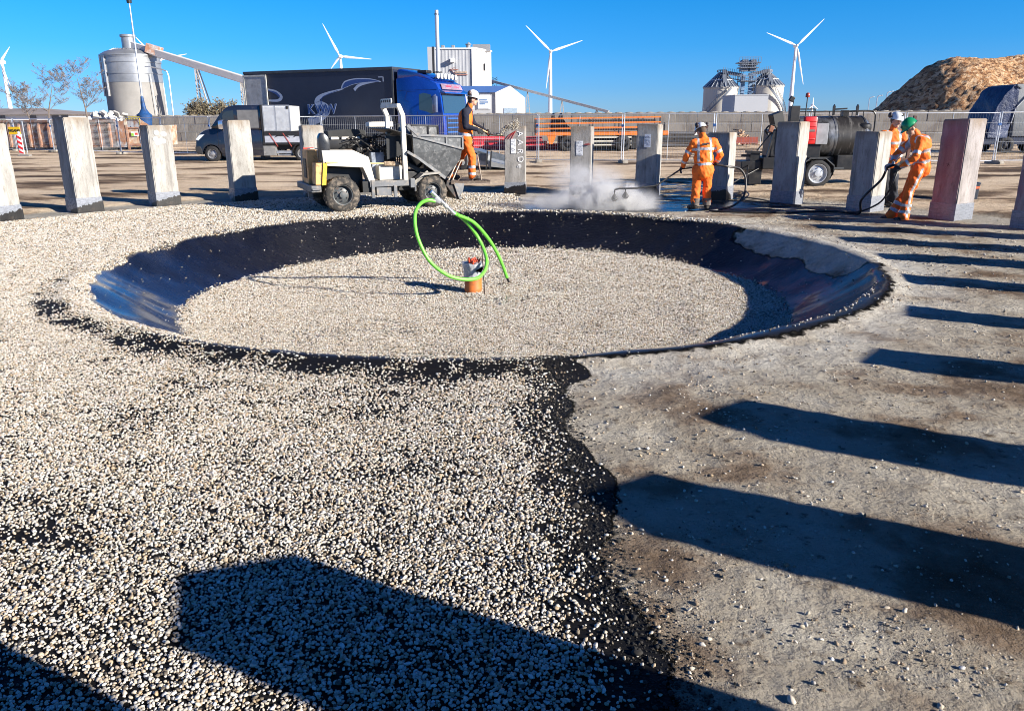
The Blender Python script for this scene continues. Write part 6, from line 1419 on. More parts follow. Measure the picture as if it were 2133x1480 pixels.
def lift():
    Y = 44.0; c = at(1116, 246, Y); t = thing('aerial_lift', 'orange folded aerial lift on wheels behind the fence', 'access lift', (c.x, c.y, 0.03), rad(1))
    org = mat('lift_orange', (0.68, 0.17, 0.02), 0.5, var=0.2, dirt=(0.3, 0.12, 0.05), damt=0.3); L = 6.85
    X = lambda px: (px-1116)*Y/1694; Z = lambda py: 1.8+(246-py)*Y/1771
    for py, th, nm in ((248, 0.10, 'top_rail'), (258.5, 0.09, 'middle_rail'), (269, 0.10, 'lower_rail')):
        mb = MB()
        for y in (0, 1.5): mb.beam((X(1116), y, Z(py+1)), (X(1378), y, Z(py-2)), th, 0.07)
        mb.build(nm, org, t)
    mb = MB(); mb.bx(X(1116), X(1392), -0.02, 0.1, Z(284), Z(277)); mb.bx(X(1116), X(1378), 1.4, 1.5, Z(284), Z(277)); mb.box((X(1388), 0.04, Z(280)), (0.35, 0.4, 0.24), bev=0.05)
    mb.prism([(X(1140), Z(283)), (X(1160), Z(283)), (X(1152), Z(302)), (X(1145), Z(302))], 0, 0.12); mb.bx(X(1116), X(1378), 0.3, 1.3, Z(280), Z(278)); mb.build('deck', org, t)
    mb = MB()
    for px in (1117, 1210, 1235, 1290, 1340, 1376):
        for y in (0, 1.5): mb.beam((X(px), y, Z(279)), (X(px), y, Z(247)), 0.06, 0.06)
    mb.build('rail_post', steel_dk, t)
    mb = MB()
    for z in (253, 254.5, 272, 274): 
        mb.bx(X(1215), X(1372), 0.6, 0.7, Z(z), Z(z-1.2))
    for k in range(44): mb.bx(X(1218+k*3.5), X(1219.6+k*3.5), 0.55, 0.6, Z(256), Z(251)); mb.bx(X(1218+k*3.5), X(1219.6+k*3.5), 0.55, 0.6, Z(274), Z(269.5))
    mb.build('platform_grating', steel_dk, t)
    mb = MB(); mb.prism([(X(1148), Z(276)), (X(1147), Z(262)), (X(1152), Z(246)), (X(1150), Z(240)), (X(1156), Z(236)), (X(1158), Z(240)), (X(1154), Z(246)), (X(1165), Z(252)), (X(1168), Z(243)), (X(1166), Z(240)), (X(1172), Z(236)), (X(1174), Z(241)), (X(1172), Z(247)), (X(1178), Z(254)), (X(1183), Z(264)), (X(1190), Z(268)), (X(1190), Z(276))], 0.2, 1.0, bev=0.03); mb.build('engine_cowl', black, t)
    mb = MB()
    for z in (288, 296, 304): mb.bx(X(1235), X(1318), 0.0, 0.14, Z(z+2), Z(z-1), 0.01); mb.bx(X(1235), X(1318), 1.2, 1.34, Z(z+2), Z(z-1))
    mb.build('folded_arm', mat('cream_beam', (0.55, 0.53, 0.46), 0.6, var=0.2), t)
    mb = MB(); mb.bx(X(1165), X(1330), 0.3, 1.2, Z(315), Z(286)); mb.bx(X(1318), X(1332), 0.1, 1.3, Z(312), Z(287)); mb.build('undercarriage', mat('undercarriage_black_steel', (0.015, 0.015, 0.016), 0.6), t)  # undercarriage in one near-black steel colour
    for px in (1182, 1300): 
        for y, s in ((0.0, -1), (1.4, 1)): wheel(t, X(px), y, 0.42, 0.42, 0.28, tyre_black, steel_dk, 6, side=s)
    # red barriers
    c2 = at(985, 246, 47)
    rm = mat('red_plastic_barrier', (0.60, 0.03, 0.05), 0.5, var=0.2)
    def bar(px0, px1, Yb, z0, z1, lb, seed):
        a = at(px0, 246, Yb); b = at(px1, 246, Yb); L = b.x-a.x; t = thing('road_barrier', lb, 'barrier', (a.x, Yb, 0.03), 0, 'red plastic barriers stacked behind the fence'); mb = MB()
        mb.bx(0, L, 0, 0.4, z0, z1, 0.03); n = max(2, int(L/0.35))
        for k in range(n): mb.bx(k*L/n+0.05, k*L/n+0.12, -0.03, 0.0, z0+0.05, z1-0.05)
        mb.build('shell', rm, t); f_ = MB(); f_.bx(0.02, L-0.02, -0.045, -0.032, (z0+z1)/2-0.03, (z0+z1)/2+0.03); f_.build('band', mat('pink_band', (0.65, 0.25, 0.28), 0.5), t)
    bar(984, 1058, 47, 0.0, 0.52, 'red plastic barrier on the ground right of the worker on the machine', 1); bar(984, 1058, 47.02, 0.54, 0.76, 'red plastic barrier lying on top, right of the worker on the machine', 2)
    bar(1062, 1140, 46.5, 0.0, 0.50, 'red plastic barrier on the ground left of the aerial lift', 3); bar(1062, 1130, 46.52, 0.52, 0.74, 'red plastic barrier lying on top, left of the aerial lift', 4); bar(1141, 1168, 46.3, 0.0, 0.36, 'short red barrier below the front of the aerial lift', 5)
    # grey ramp trailer
    a = at(962, 353, 27.5); t = thing('ramp_trailer', 'low grey trailer with folded loading ramps behind the worker on the machine', 'trailer', (a.x, 28.3, 0.03), rad(-4)); k = 28.3/1694
    gm = mat('blue_grey_checker_plate', (0.20, 0.23, 0.26), 0.4, 0.5, dirt=(0.36, 0.36, 0.35), damt=0.35, dscale=4)
    X = lambda px: (px-962)*k; Z = lambda py: 1.77+(246-py)*28.3/1771
    mb = MB(); mb.prism([(X(950), Z(308)), (X(992), Z(313)), (X(1014), Z(322)), (X(1014), Z(326)), (X(990), Z(318)), (X(950), Z(313))], 0, 1.6); mb.prism([(X(1022), Z(315)), (X(1056), Z(325)), (X(1075), Z(332)), (X(1075), Z(338)), (X(1052), Z(337)), (X(1020), Z(329))], 0, 0.05); mb.prism([(X(994), Z(313)), (X(1014), Z(320)), (X(1012), Z(338)), (X(990), Z(332))], 0, 0.05); mb.build('ramp', gm, t)
    mb = MB(); mb.prism([(X(1015), Z(335)), (X(1075), Z(350)), (X(1090), Z(356)), (X(1015), Z(347))], -0.1, 1.7); mb.bx(X(940), X(1012), 0, 1.7, Z(345), Z(322)); mb.build('deck', mat('pale_ramp_deck', (0.33, 0.34, 0.34), 0.5, 0.3), t)
    mb = MB()
    for px in (968, 1012, 1020): mb.beam((X(px), -0.12, Z(353)), (X(px+3), -0.12, Z(314)), 0.05, 0.05)
    mb.build('stay', steel_dk, t); wheel(t, X(955), 0.1, 0.32, 0.32, 0.2, tyre_black, steel_dk, 6)
    # timber scraps and dark pipes
    a = at(1543, 246, 50); r_ = random.Random(12); t = thing('timber_pile', 'pile of split timber and roots beside the block wall', 'timber pile', (a.x, 50, 0.03), 0); mb = MB()
    for k in range(70): p = Vector((r_.gauss(0, 0.5), r_.gauss(0, 0.4), 0.25+r_.random()*0.75)); p.z *= max(0.3, 1-abs(p.x)/1.3); d_ = Vector((r_.uniform(-1, 1), r_.uniform(-.4, .4), r_.uniform(-.3, .3)))*0.45; mb.beam(p-d_, p+d_, 0.09, 0.07)
    mb.build('logs', mat('split_wood', (0.40, 0.26, 0.16), 0.85, var=0.4, island=0.4), t); mb = MB(); mb.bx(-1.2, 1.0, -0.6, 0.6, 0.2, 0.35); mb.bx(-1.2, 1.0, -0.6, -0.5, 0.35, 0.6); mb.build('steel_tray', mat('red_brown_tray', (0.25, 0.05, 0.03), 0.7), t)
    mb = MB(); a = at(1400, 246, 49); t = thing('pipe_bundle', 'bundle of dark pipes lying before the block wall, right of the orange lift', 'pipes', (a.x-0.9, 49, 0.03), 0)
    for k in range(16): mb.rod((r_.uniform(0, .3), 0.18*(k % 4), 0.14+0.24*(k//4)), (4.2+r_.uniform(-.6, .3), 0.18*(k % 4)+r_.uniform(-.1, .1), 0.14+0.22*(k//4)), 0.1, seg=10)
    mb.build('pipes', mat('grey_black_pipe', (0.06, 0.06, 0.065), 0.5, island=0.5), t)
lift()

def covered():
    Y = 39.0; a = at(2072, 246, Y); t = thing('covered_trailer', 'trailer under a blue and grey tarpaulin at the right edge', 'trailer', (a.x, a.y, 0.03), rad(-3))
    X = lambda px: (px-2072)*Y/1694; Z = lambda py: 1.77+(246-py)*Y/1771
    tb = mat('blue_tarpaulin', (0.010, 0.025, 0.085), 0.5, var=0.35, scale=2, bmp=0.8, bscale=3, bd=0.08); tg = mat('grey_tarpaulin', (0.20, 0.215, 0.23), 0.5, var=0.15, bmp=0.4, bscale=2, bd=0.04)
    mb = MB(); prof = [(X(2062), 0.75), (X(2068), Z(250)), (X(2078), Z(220)), (X(2092), Z(192)), (X(2104), Z(183)), (X(2111), Z(190)), (X(2112), Z(215)), (X(2104), 0.75)]
    nu = 22; ring = []
    P = spline([(p[0], 0, p[1]) for p in prof], 4)
    for j in range(9):
        y = 2.4*j/8; ring.append([mb.bm.verts.new((p.x+noise.noise(Vector((p.x*3, y*1.5, p.z*3)))*0.10, y+noise.noise(Vector((p.z*4, p.x*3, y)))*0.08, p.z)) for p in P])
    for j in range(8):
        for i in range(len(P)-1): mb.bm.faces.new((ring[j][i], ring[j][i+1], ring[j+1][i+1], ring[j+1][i]))
    mb.bm.faces.new(ring[0]); mb.bm.faces.new(ring[-1][::-1]); mb.build('blue_cover', tb, t, smooth=True, angle=80)
    mb = MB(); mb.prism([(X(2106), Z(182)), (X(2108), Z(181)), (X(2260), Z(178)), (X(2260), 0.8), (X(2112), 0.8), (X(2113), Z(215))], 0.02, 2.4, bev=0.04); mb.beam((X(2107), 0, Z(184)), (X(2116), -0.02, Z(190)), 0.06, 0.05); mb.build('grey_cover', tg, t, smooth=True)
    mb = MB(); mb.beam((X(2112), -0.03, Z(228)), (X(2140), -0.03, Z(192)), 0.07, 0.02); mb.beam((X(2110), -0.03, Z(232)), (X(2106), -0.03, Z(262)), 0.06, 0.02); mb.build('white_hem', mat('white_webbing', (0.6, 0.62, 0.64), 0.5), t)
    mb = MB(); mb.bx(X(2040), X(2260), 0.1, 2.3, 0.42, 0.8, 0.02); mb.bx(X(2030), X(2062), 0.2, 1.2, 0.45, 1.2, 0.03); mb.build('bed', mat('dark_blue_bed', (0.012, 0.02, 0.05), 0.5), t)
    for px in (2105, 2200): 
        for y, s in ((0.15, -1), (2.2, 1)): wheel(t, X(px), y, 0.4, 0.4, 0.25, tyre_black, steel_dk, 6, side=s)
    t2 = thing('black_tub', 'black plastic tub with an orange band behind the pink stained pillar', 'tub', (9.92, 17.3, 0.03), 0)
    MB().lathe([(0.001, 0.0), (0.26, 0), (0.27, 0.34), (0.285, 0.35), (0.285, 0.38), (0.25, 0.385), (0.24, 0.37), (0.001, 0.36)], seg=32).build('tub_body', mat('blue_black_plastic', (0.012, 0.018, 0.03), 0.35, bmp=0), t2, smooth=True)
    MB().lathe([(0.2725, 0.27), (0.2745, 0.31)], seg=32).build('orange_band', mat('orange_tape', (0.75, 0.10, 0.03), 0.4, bmp=0), t2, smooth=True)
covered()

# ------------------------------------------------------------------ people
def remesh(name, prims, voxel, mats, parent, smooth_it=4, wrinkle=0.0, wscale=9.0, bands=None, seed=0, sf=0.5):
    """prims: ('c', p0, r0, p1, r1) tapered limbs, ('e', centre, radii, rot) ellipsoids -> one continuous skin"""
    mb = MB()
    for p in prims:
        if p[0] == 'c':
            _, a, ra, b, rb = p[:5]; a = Vector(a); b = Vector(b); n = 1
            mb.rod(a, b, ra, rb, seg=16); mb.ball(a, ra, 2); mb.ball(b, rb, 2)
        else:
            mb.ball(p[1], p[2], 3, rot=p[3] if len(p) > 3 else (0, 0, 0))
    me = bpy.data.meshes.new(name); mb.bm.to_mesh(me); mb.bm.free()
    o = bpy.data.objects.new(name, me); COL.objects.link(o)
    m_ = o.modifiers.new('r', 'REMESH'); m_.mode = 'VOXEL'; m_.voxel_size = voxel; m_.use_smooth_shade = True
    s_ = o.modifiers.new('s', 'SMOOTH'); s_.factor = sf; s_.iterations = smooth_it
    bpy.context.view_layer.update()
    me2 = bpy.data.meshes.new_from_object(o.evaluated_get(bpy.context.evaluated_depsgraph_get()))
    bpy.data.objects.remove(o); me2.name = name; me2.materials.clear()
    for q in (mats if isinstance(mats, (list, tuple)) else [mats]): me2.materials.append(q)
    if wrinkle:
        for v in me2.vertices:
            p = v.co; q = Vector((p.x*wscale, p.y*wscale, p.z*wscale*0.8))+Vector((seed*7.7, 0, 0))
            n = noise.noise(q+Vector((p.z*6, p.z*3, 0)))*0.7+noise.noise(q*2.3)*0.35
            n -= 0.6*abs(noise.noise(q*1.3+Vector((p.z*9, 0, 5)))) ; v.co += v.normal*n*wrinkle
    if bands:
        for f in me2.polygons:
            c = f.center
            for i, fn in bands:
                if fn(c, f.normal): f.material_index = i
    me2.shade_smooth()
    ob = bpy.data.objects.new(name, me2); COL.objects.link(ob); ob.parent = parent
    return ob
def seg_band(p0, p1, t0, t1, rad_=0.13):
    a = Vector(p0); d = Vector(p1)-a; L2 = d.length_squared
    def fn(c, n):
        u = (c-a).dot(d)/L2
        return t0 <= u <= t1 and (c-a-d*u).length < rad_
    return fn
skin = mat('skin', (0.55, 0.30, 0.21), 0.5, var=0.12, scale=12, bmp=0); hairm = mat('short_hair', (0.10, 0.07, 0.05), 0.9, bmp=0.4)
hivis = mat('orange_hi_vis_cloth', (0.92, 0.17, 0.012), 0.75, var=0.16, scale=6, dirt=(0.30, 0.08, 0.02), damt=0.12, dscale=9, bmp=0.35, bscale=26, bd=0.006)
hivis2 = mat('orange_work_trousers', (0.88, 0.15, 0.012), 0.78, var=0.2, scale=6, dirt=(0.22, 0.08, 0.03), damt=0.25, dscale=7, bmp=0.35, bscale=26, bd=0.006)
refl = mat('reflective_silver_tape', (0.46, 0.47, 0.50), 0.35, 0.2, var=0.2, scale=20, bmp=0.1)
navyc = mat('navy_fleece', (0.012, 0.014, 0.03), 0.95, bmp=0.3); blackc = mat('black_boot_leather', (0.02, 0.018, 0.017), 0.6, dirt=(0.14, 0.12, 0.1), damt=0.45, dscale=14)
glovem = mat('black_work_glove', (0.015, 0.015, 0.017), 0.8); gloveg = mat('grey_work_glove', (0.35, 0.36, 0.38), 0.8)
whiteh = mat('white_helmet_shell', (0.80, 0.81, 0.82), 0.25, var=0.05, bmp=0); greenh = mat('green_helmet_shell', (0.01, 0.22, 0.09), 0.25, var=0.08, bmp=0)

def hand(prims, wrist, direc, palmn, s=1.0, curl=0.8):
    """palm, four unequal curled fingers and a side thumb as limb segments"""
    w_ = Vector(wrist); d = Vector(direc).normalized(); n = Vector(palmn); n = (n-d*n.dot(d)).normalized(); x = d.cross(n)
    c = w_+d*0.045*s
    for i, (o, L) in enumerate(((-0.032, 0.068), (-0.011, 0.078), (0.011, 0.073), (0.031, 0.058))):
        k = w_+d*0.085*s+x*o*s
        prims.append(('c', w_+d*0.01*s+x*o*0.6*s, 0.016*s, k, 0.0125*s))
        p = k; dd = d
        for j, f in enumerate((0.45, 0.32, 0.23)):
            a = curl*(0.75 if j == 0 else 0.95); dd = (dd*math.cos(a)+n*math.sin(a)).normalized(); n2 = (n*math.cos(a)-d*math.sin(a))
            q = p+dd*L*f*s; prims.append(('c', p, 0.0105*s, q, 0.0095*s)); p = q; 
    t0 = w_+d*0.03*s-x*0.035*s; t1 = t0+(-x*0.6+d*0.6+n*0.4).normalized()*0.04*s; t2 = t1+(n*0.8+d*0.5+x*0.3).normalized()*0.035*s
    prims += [('c', w_+d*0.02*s, 0.02*s, t0, 0.014*s), ('c', t0, 0.014*s, t1, 0.012*s), ('c', t1, 0.012*s, t2, 0.010*s)]

def head_prims(hc, face, up, s=1.0):
    """skull, jaw, nose, ears; hc head centre"""
    f = Vector(face).normalized(); u = Vector(up).normalized(); f = (f-u*f.dot(u)).normalized(); r = f.cross(u)
    c = Vector(hc); P = []
    rot = Matrix((r, f, u)).transposed().to_euler()
    P.append(('e', c+u*0.02*s, (0.076*s, 0.093*s, 0.105*s), rot)); P.append(('e', c+f*0.035*s-u*0.06*s, (0.055*s, 0.055*s, 0.06*s), rot))
    P.append(('c', c+f*0.088*s-u*0.0*s, 0.011*s, c+f*0.107*s-u*0.035*s, 0.016*s))
    P.append(('c', c+f*0.082*s+r*0.022*s-u*0.075*s, 0.009*s, c+f*0.082*s-r*0.022*s-u*0.075*s, 0.009*s)); P.append(('e', c+f*0.07*s-u*0.1*s, (0.028*s, 0.022*s, 0.02*s), rot))
    for s_ in (-1, 1):
        P.append(('e', c+r*0.078*s*s_-u*0.015*s, (0.012*s, 0.02*s, 0.032*s), rot)); P.append(('e', c+f*0.078*s+r*0.032*s*s_+u*0.028*s, (0.02*s, 0.012*s, 0.008*s), rot))
    return P, (c, f, u, r)
def helmet(fr, m_, parent, muffs=None, s=1.0, badge=True, visor=None):
    c, f, u, r = fr; M = Matrix((r, f, u)).transposed().to_4x4(); M.translation = c+u*0.055*s
    mb = MB(); prof = []
    for k in range(12):
        a = rad(90*k/11); prof.append((math.cos(a)*1.0, math.sin(a)))
    rings = []; seg = 40
    for (q, h) in [(1.10, -0.02), (1.02, 0.0)]+prof[1:]:
        ring = []
        for j in range(seg):
            t = 2*math.pi*j/seg; x = math.cos(t); y = math.sin(t)
            R_ = q; ex = 0.0
            if q > 1.05: ex = 0.30*max(0, math.sin(t))**3
            ridge = 1+0.05*math.exp(-(x/0.16)**2)*(h > 0.25)
            ring.append(mb.bm.verts.new(M @ Vector((x*0.112*s*R_, y*(0.140*s*R_+ex*0.14*s), max(h, -0.02)*0.135*s*ridge-(0.02*s*max(0, y) if q > 1.05 else 0)))))
        rings.append(ring)
    for a, b in zip(rings, rings[1:]):
        for j in range(seg): mb.bm.faces.new((a[j], a[(j+1) % seg], b[(j+1) % seg], b[j]))
    o = mb.build('helmet', m_, parent, smooth=True, angle=60)
    if badge: MB().ball(M @ Vector((0, 0.128*s, 0.065*s)), 0.018*s, 2).build('helmet_badge', mat('helmet_badge', (0.05, 0.08, 0.07), 0.5), o)
    if muffs:
        mb = MB(); up_ = muffs == 'up'
        for s_ in (-1, 1):
            k = Vector((s_*0.125, -0.06, 0.06)) if up_ else Vector((s_*0.10, 0.0, -0.055))
            mb.ball(M @ (k*s), (0.032*s, 0.045*s, 0.055*s), 2, rot=M.to_euler()); mb.tube([M @ (k*s), M @ (Vector((s_*0.12, 0, 0.02))*s)], 0.008, 6)
        mb.build('ear_defenders', mat('black_ear_defender', (0.03, 0.02, 0.022), 0.4, dirt=(0.3, 0.15, 0.12), damt=0.15), o, smooth=True)
    return o

def person(label, loc, J, style, rz=0):
    """J: joints in metres relative to loc. style: dict of clothes"""
    t = thing('person', label, 'person', loc, rz)
    V = {k: Vector(v) for k, v in J.items()}; g = lambda k: V[k]
    hp, fr = head_prims(g('head'), style['face'], style.get('up', (0, 0, 1)))
    torso_up = g('neck')-g('hip'); side = (g('shL')-g('shR')).normalized()
    # body: one continuous figure
    B = hp+[('c', g('neck'), 0.06, g('head')-Vector((0, 0, 0.06)), 0.056), ('c', g('hip'), 0.10, g('chest'), 0.11), ('c', g('chest'), 0.11, g('neck')-torso_up.normalized()*0.08, 0.06)]
    for s_ in 'LR':
        B += [('c', g('neck')-torso_up.normalized()*0.10, 0.05, g('sh'+s_), 0.055), ('c', g('sh'+s_), 0.052, g('el'+s_), 0.044), ('c', g('el'+s_), 0.043, g('ha'+s_), 0.030),
              ('c', g('hp'+s_), 0.095, g('kn'+s_), 0.062), ('c', g('kn'+s_), 0.06, g('an'+s_), 0.042), ('c', g('an'+s_), 0.04, g('to'+s_), 0.032)]
        hand(B, g('ha'+s_), style['hd'+s_], style['hn'+s_])
    remesh('body', B, 0.0095, [skin], t, 4)
    # trousers
    T = [('e', g('hip'), (0.185, 0.14, 0.13), style.get('hiprot', (0, 0, 0)))]; tb = []
    for s_ in 'LR':
        T += [('c', g('hp'+s_), 0.118, g('kn'+s_), 0.085), ('c', g('kn'+s_), 0.083, g('an'+s_)+(g('kn'+s_)-g('an'+s_))*style.get('cuff', 0.12), style.get('hem', 0.082))]
        if style.get('tbands', True):
            for q in style.get('tb', (0.30, 0.52)): tb.append((1, seg_band(g('an'+s_), g('kn'+s_), q, q+0.12)))
            if style.get('sidebar'):
                h_, k_, a_ = g('hp'+s_), g('kn'+s_), g('an'+s_)
                def fn(c, n, h_=h_, k_=k_, a_=a_):
                    for p, q2 in ((h_, k_), (k_, a_)):
                        d = q2-p; u = (c-p).dot(d)/d.length_squared
                        if 0 <= u <= 1:
                            e = c-(p+d*u)
                            return abs(e.x*1.0-0.01) < 0.022 and e.y < 0
                    return False
                if s_ == style['sidebar']: tb.append((1, fn))
    remesh('trousers', T, 0.014, [style['tm'], refl], t, 5, wrinkle=0.024, wscale=8, bands=tb, seed=style['seed'])
    # boots
    F = []
    for s_ in 'LR':
        F += [('c', g('an'+s_)+Vector((0, 0, 0.10)), 0.058, g('an'+s_), 0.06), ('c', g('an'+s_)+Vector((0, 0, -0.03)), 0.055, g('to'+s_), 0.046), ('c', g('an'+s_)+Vector((0, 0, -0.035)), 0.05, g('to'+s_)+Vector((0, 0, -0.005)), 0.044)]
    remesh('boots', F, 0.012, [blackc], t, 3, wrinkle=0.004, wscale=20)
    # jacket
    def torso(extra=0.0, low=0.0):
        d = torso_up.normalized(); rot = style.get('trot', (0, 0, 0))
        return [('e', g('chest')+d*0.03, (0.205+extra, 0.142+extra, 0.20), rot), ('e', (g('chest')+g('hip'))/2, (0.19+extra, 0.135+extra, 0.22), rot), ('e', g('hip')+d*low, (0.195+extra, 0.145+extra, 0.17), rot),
                ('c', g('chest'), 0.13+extra, g('hip')-d*(0.04-low), 0.15+extra), ('c', g('neck')-d*0.02, 0.078, g('neck')-d*0.10, 0.105), ('c', g('neck')-d*0.02, 0.078, g('neck')+(g('head')-g('neck'))*0.42, 0.070)]
    jb = []; d = torso_up.normalized()
    def along(c): return (c-g('hip')).dot(d)/torso_up.length
    for a, b in style.get('hb', ((0.18, 0.27), (0.52, 0.61))):
        jb.append((1, lambda c, n, a=a, b=b: a < along(c) < b and abs((c-g('hip')).dot(side)) < 0.24))
    if style.get('vb', True):
        jb.append((1, lambda c, n: 0.2 < along(c) < 1.1 and 0.10 < abs((c-g('chest')).dot(side)) < 0.145 and (c-g('hip')-torso_up*along(c)).length < 0.205))
    sl = []; sb = []
    for s_ in 'LR':
        sl += [('c', g('neck')-d*0.09, 0.088, g('sh'+s_), 0.088), ('c', g('sh'+s_), 0.086, g('el'+s_), 0.068), ('c', g('el'+s_), 0.068, g('el'+s_)+(g('ha'+s_)-g('el'+s_))*0.93, 0.052)]
        sb.append((1, seg_band(g('sh'+s_), g('el'+s_), 0.62, 0.80))); sb.append((1, seg_band(g('el'+s_), g('ha'+s_), 0.42, 0.60)))
    if style['jacket'] == 'vest':
        remesh('jumper', torso()+sl, 0.014, [navyc], t, 5, wrinkle=0.012, wscale=9, seed=style['seed']+3)
        remesh('hi_vis_vest', torso(0.014), 0.014, [hivis, refl], t, 4, wrinkle=0.010, wscale=8, bands=jb, seed=style['seed']+5)
    else:
        remesh('jacket', torso(0.012, style.get('jlow', 0.0))+sl, 0.013, [hivis, refl], t, 5, wrinkle=0.022, wscale=9, bands=jb+sb if style.get('sleeveb', True) else jb, seed=style['seed']+4)
    for s_ in 'LR':
        G = []; hand(G, g('ha'+s_), style['hd'+s_], style['hn'+s_], 1.12); G.append(('c', g('ha'+s_)-Vector(style['hd'+s_]).normalized()*0.05, 0.042, g('ha'+s_), 0.036))
        remesh('glove', G, 0.0062, [style.get('gm'+s_, glovem)], t, 2)
    H = [('e', fr[0]-fr[1]*0.02+fr[2]*0.03, (0.082, 0.095, 0.10), Matrix((fr[3], fr[1], fr[2])).transposed().to_euler())]
    hm = remesh('hair', H, 0.012, [hairm], t, 2)
    for v in hm.data.vertices:
        e = v.co-fr[0]
        if e.dot(fr[1]) > 0.035: v.co -= fr[1]*(e.dot(fr[1])-0.035)
    helmet(fr, style['helmet'], t, style.get('muffs'))
    eye = MB(); 
    for s_ in (-1, 1): eye.ball(fr[0]+fr[1]*0.083+fr[3]*0.031*s_+fr[2]*0.012, 0.012, 2)
    eye.build('eyes', mat('dark_eye', (0.03, 0.02, 0.02), 0.2, bmp=0), t)
    return t, fr

# worker on the platform, in profile facing right, holding a shovel
w1 = Vector((-0.82, 17.18, 0.535))
P1, fr1 = person('person in orange trousers, orange vest and white helmet shovelling from the white machine', w1, dict(
    head=(0.02, 0, 1.645), neck=(-0.065, 0, 1.50), chest=(-0.14, 0, 1.24), hip=(-0.14, 0, 0.90), shL=(-0.10, 0.19, 1.40), shR=(-0.13, -0.19, 1.38), elL=(0.03, 0.22, 1.13), elR=(-0.12, -0.23, 1.10), haL=(0.27, 0.05, 1.01), haR=(0.12, -0.20, 1.05),
    hpL=(-0.13, 0.09, 0.88), hpR=(-0.14, -0.09, 0.88), knL=(-0.25, 0.11, 0.48), knR=(-0.01, -0.09, 0.48), anL=(-0.46, 0.12, 0.09), anR=(-0.02, -0.09, 0.08), toL=(-0.33, 0.12, 0.05), toR=(0.12, -0.10, 0.05)),
    dict(face=(1, -0.05, -0.25), up=(0.12, 0, 1), seed=1, jacket='vest', helmet=whiteh, muffs='up', tm=hivis2, hdL=(0.7, -0.2, -0.5), hnL=(0, -1, -0.3), hdR=(0.8, 0.1, -0.45), hnR=(0, 1, -0.3), hb=((0.02, 0.11),), tb=(0.08, 0.42), trot=(0, 0, math.pi/2), hiprot=(0, 0, math.pi/2), cuff=0.0, hem=0.088, vb=False))
mb = MB(); c_, f_, u_, r_v = fr1; mb.ball(c_+f_*0.085+u_*0.018, (0.016, 0.075, 0.022), 2); mb.build('glasses', mat('dark_glasses', (0.015, 0.015, 0.018), 0.15, bmp=0), P1, smooth=True)

# worker with the spray lance, seen from behind
w2 = Vector((3.83, 15.95, 0.0))
P2, fr2 = person('person in orange jacket and trousers, seen from behind, spraying bitumen with a long lance', w2, dict(
    head=(-0.03, 0.17, 1.52), neck=(-0.01, 0.06, 1.42), chest=(0.0, 0.03, 1.18), hip=(0.02, 0.0, 0.84), shL=(0.195, 0.03, 1.33), shR=(-0.20, 0.03, 1.31), elL=(0.345, 0.02, 1.08), elR=(-0.32, 0.08, 1.06), haL=(0.27, 0.13, 0.90), haR=(-0.36, 0.20, 0.845),
    hpL=(0.11, 0, 0.82), hpR=(-0.09, 0, 0.82), knL=(0.12, 0.03, 0.46), knR=(-0.10, 0.03, 0.46), anL=(0.13, 0, 0.10), anR=(-0.115, 0, 0.10), toL=(0.19, 0.14, 0.05), toR=(-0.20, 0.13, 0.05)),
    dict(face=(-0.5, 1, -0.55), up=(-0.25, 0.5, 1), seed=2, jacket='jacket', helmet=whiteh, muffs='up', tm=hivis2, hdL=(-0.3, 0.6, -0.4), hnL=(-1, 0.2, 0), hdR=(-0.3, 0.5, -0.6), hnR=(0.9, 0.2, -0.3), gmR=glovem, hb=((0.06, 0.14), (0.56, 0.645)), tb=(), jlow=-0.05, cuff=0.22, hem=0.095))
mb = MB()
for (x0, x1, z) in ((-0.075, 0.075, 1.30),): mb.box((0.0, -0.128, 1.30), (0.15, 0.012, 0.03), rot=(0.0, -0.12, 0.0))
mb.build('back_print', mat('dark_back_print', (0.03, 0.03, 0.035), 0.6), P2)
for s_ in (-1, 1): MB().rod((0.01+s_*0.118, 0.0, 0.10), (0.01+s_*0.118, 0.0, 0.24), 0.082, 0.088, seg=18).build('gaiter', mat('sooty_gaiter', (0.16, 0.13, 0.11), 0.8, dirt=(0.03, 0.03, 0.03), damt=0.5, dscale=12, bmp=0.6, bscale=14, bd=0.01), P2, smooth=True)

# green helmet, bending to the left and holding the hose
w3 = Vector((7.10, 14.35, -0.06))
P3, fr3 = person('person in orange with a green helmet bending over a black hose', w3, dict(
    head=(-0.02, -0.02, 1.66), neck=(0.10, 0.0, 1.56), chest=(0.23, 0.0, 1.33), hip=(0.26, 0.0, 1.00), shL=(0.13, -0.17, 1.44), shR=(0.15, 0.19, 1.44), elL=(0.02, -0.24, 1.16), elR=(-0.10, 0.2, 1.2), haL=(-0.16, -0.14, 0.99), haR=(-0.28, 0.02, 1.03),
    hpL=(0.20, -0.09, 0.97), hpR=(0.27, 0.09, 0.97), knL=(0.06, -0.10, 0.54), knR=(0.13, 0.10, 0.54), anL=(0.03, -0.10, 0.10), anR=(-0.10, 0.12, 0.10), toL=(-0.11, -0.11, 0.06), toR=(-0.24, 0.12, 0.06)),
    dict(face=(-0.75, -0.1, -0.75), up=(-0.65, 0, 0.8), seed=3, jacket='jacket', helmet=greenh, tm=hivis2, hdL=(-0.7, 0.1, -0.4), hnL=(0, 0.9, -0.5), hdR=(-0.7, -0.1, -0.4), hnR=(0, -0.9, -0.5), gmR=gloveg, hb=((0.10, 0.19), (0.42, 0.51)), trot=(0, 0, math.pi/2), hiprot=(0, 0, math.pi/2), sidebar='L', tb=(0.18, 0.44), cuff=0.0, hem=0.105, jlow=-0.02))
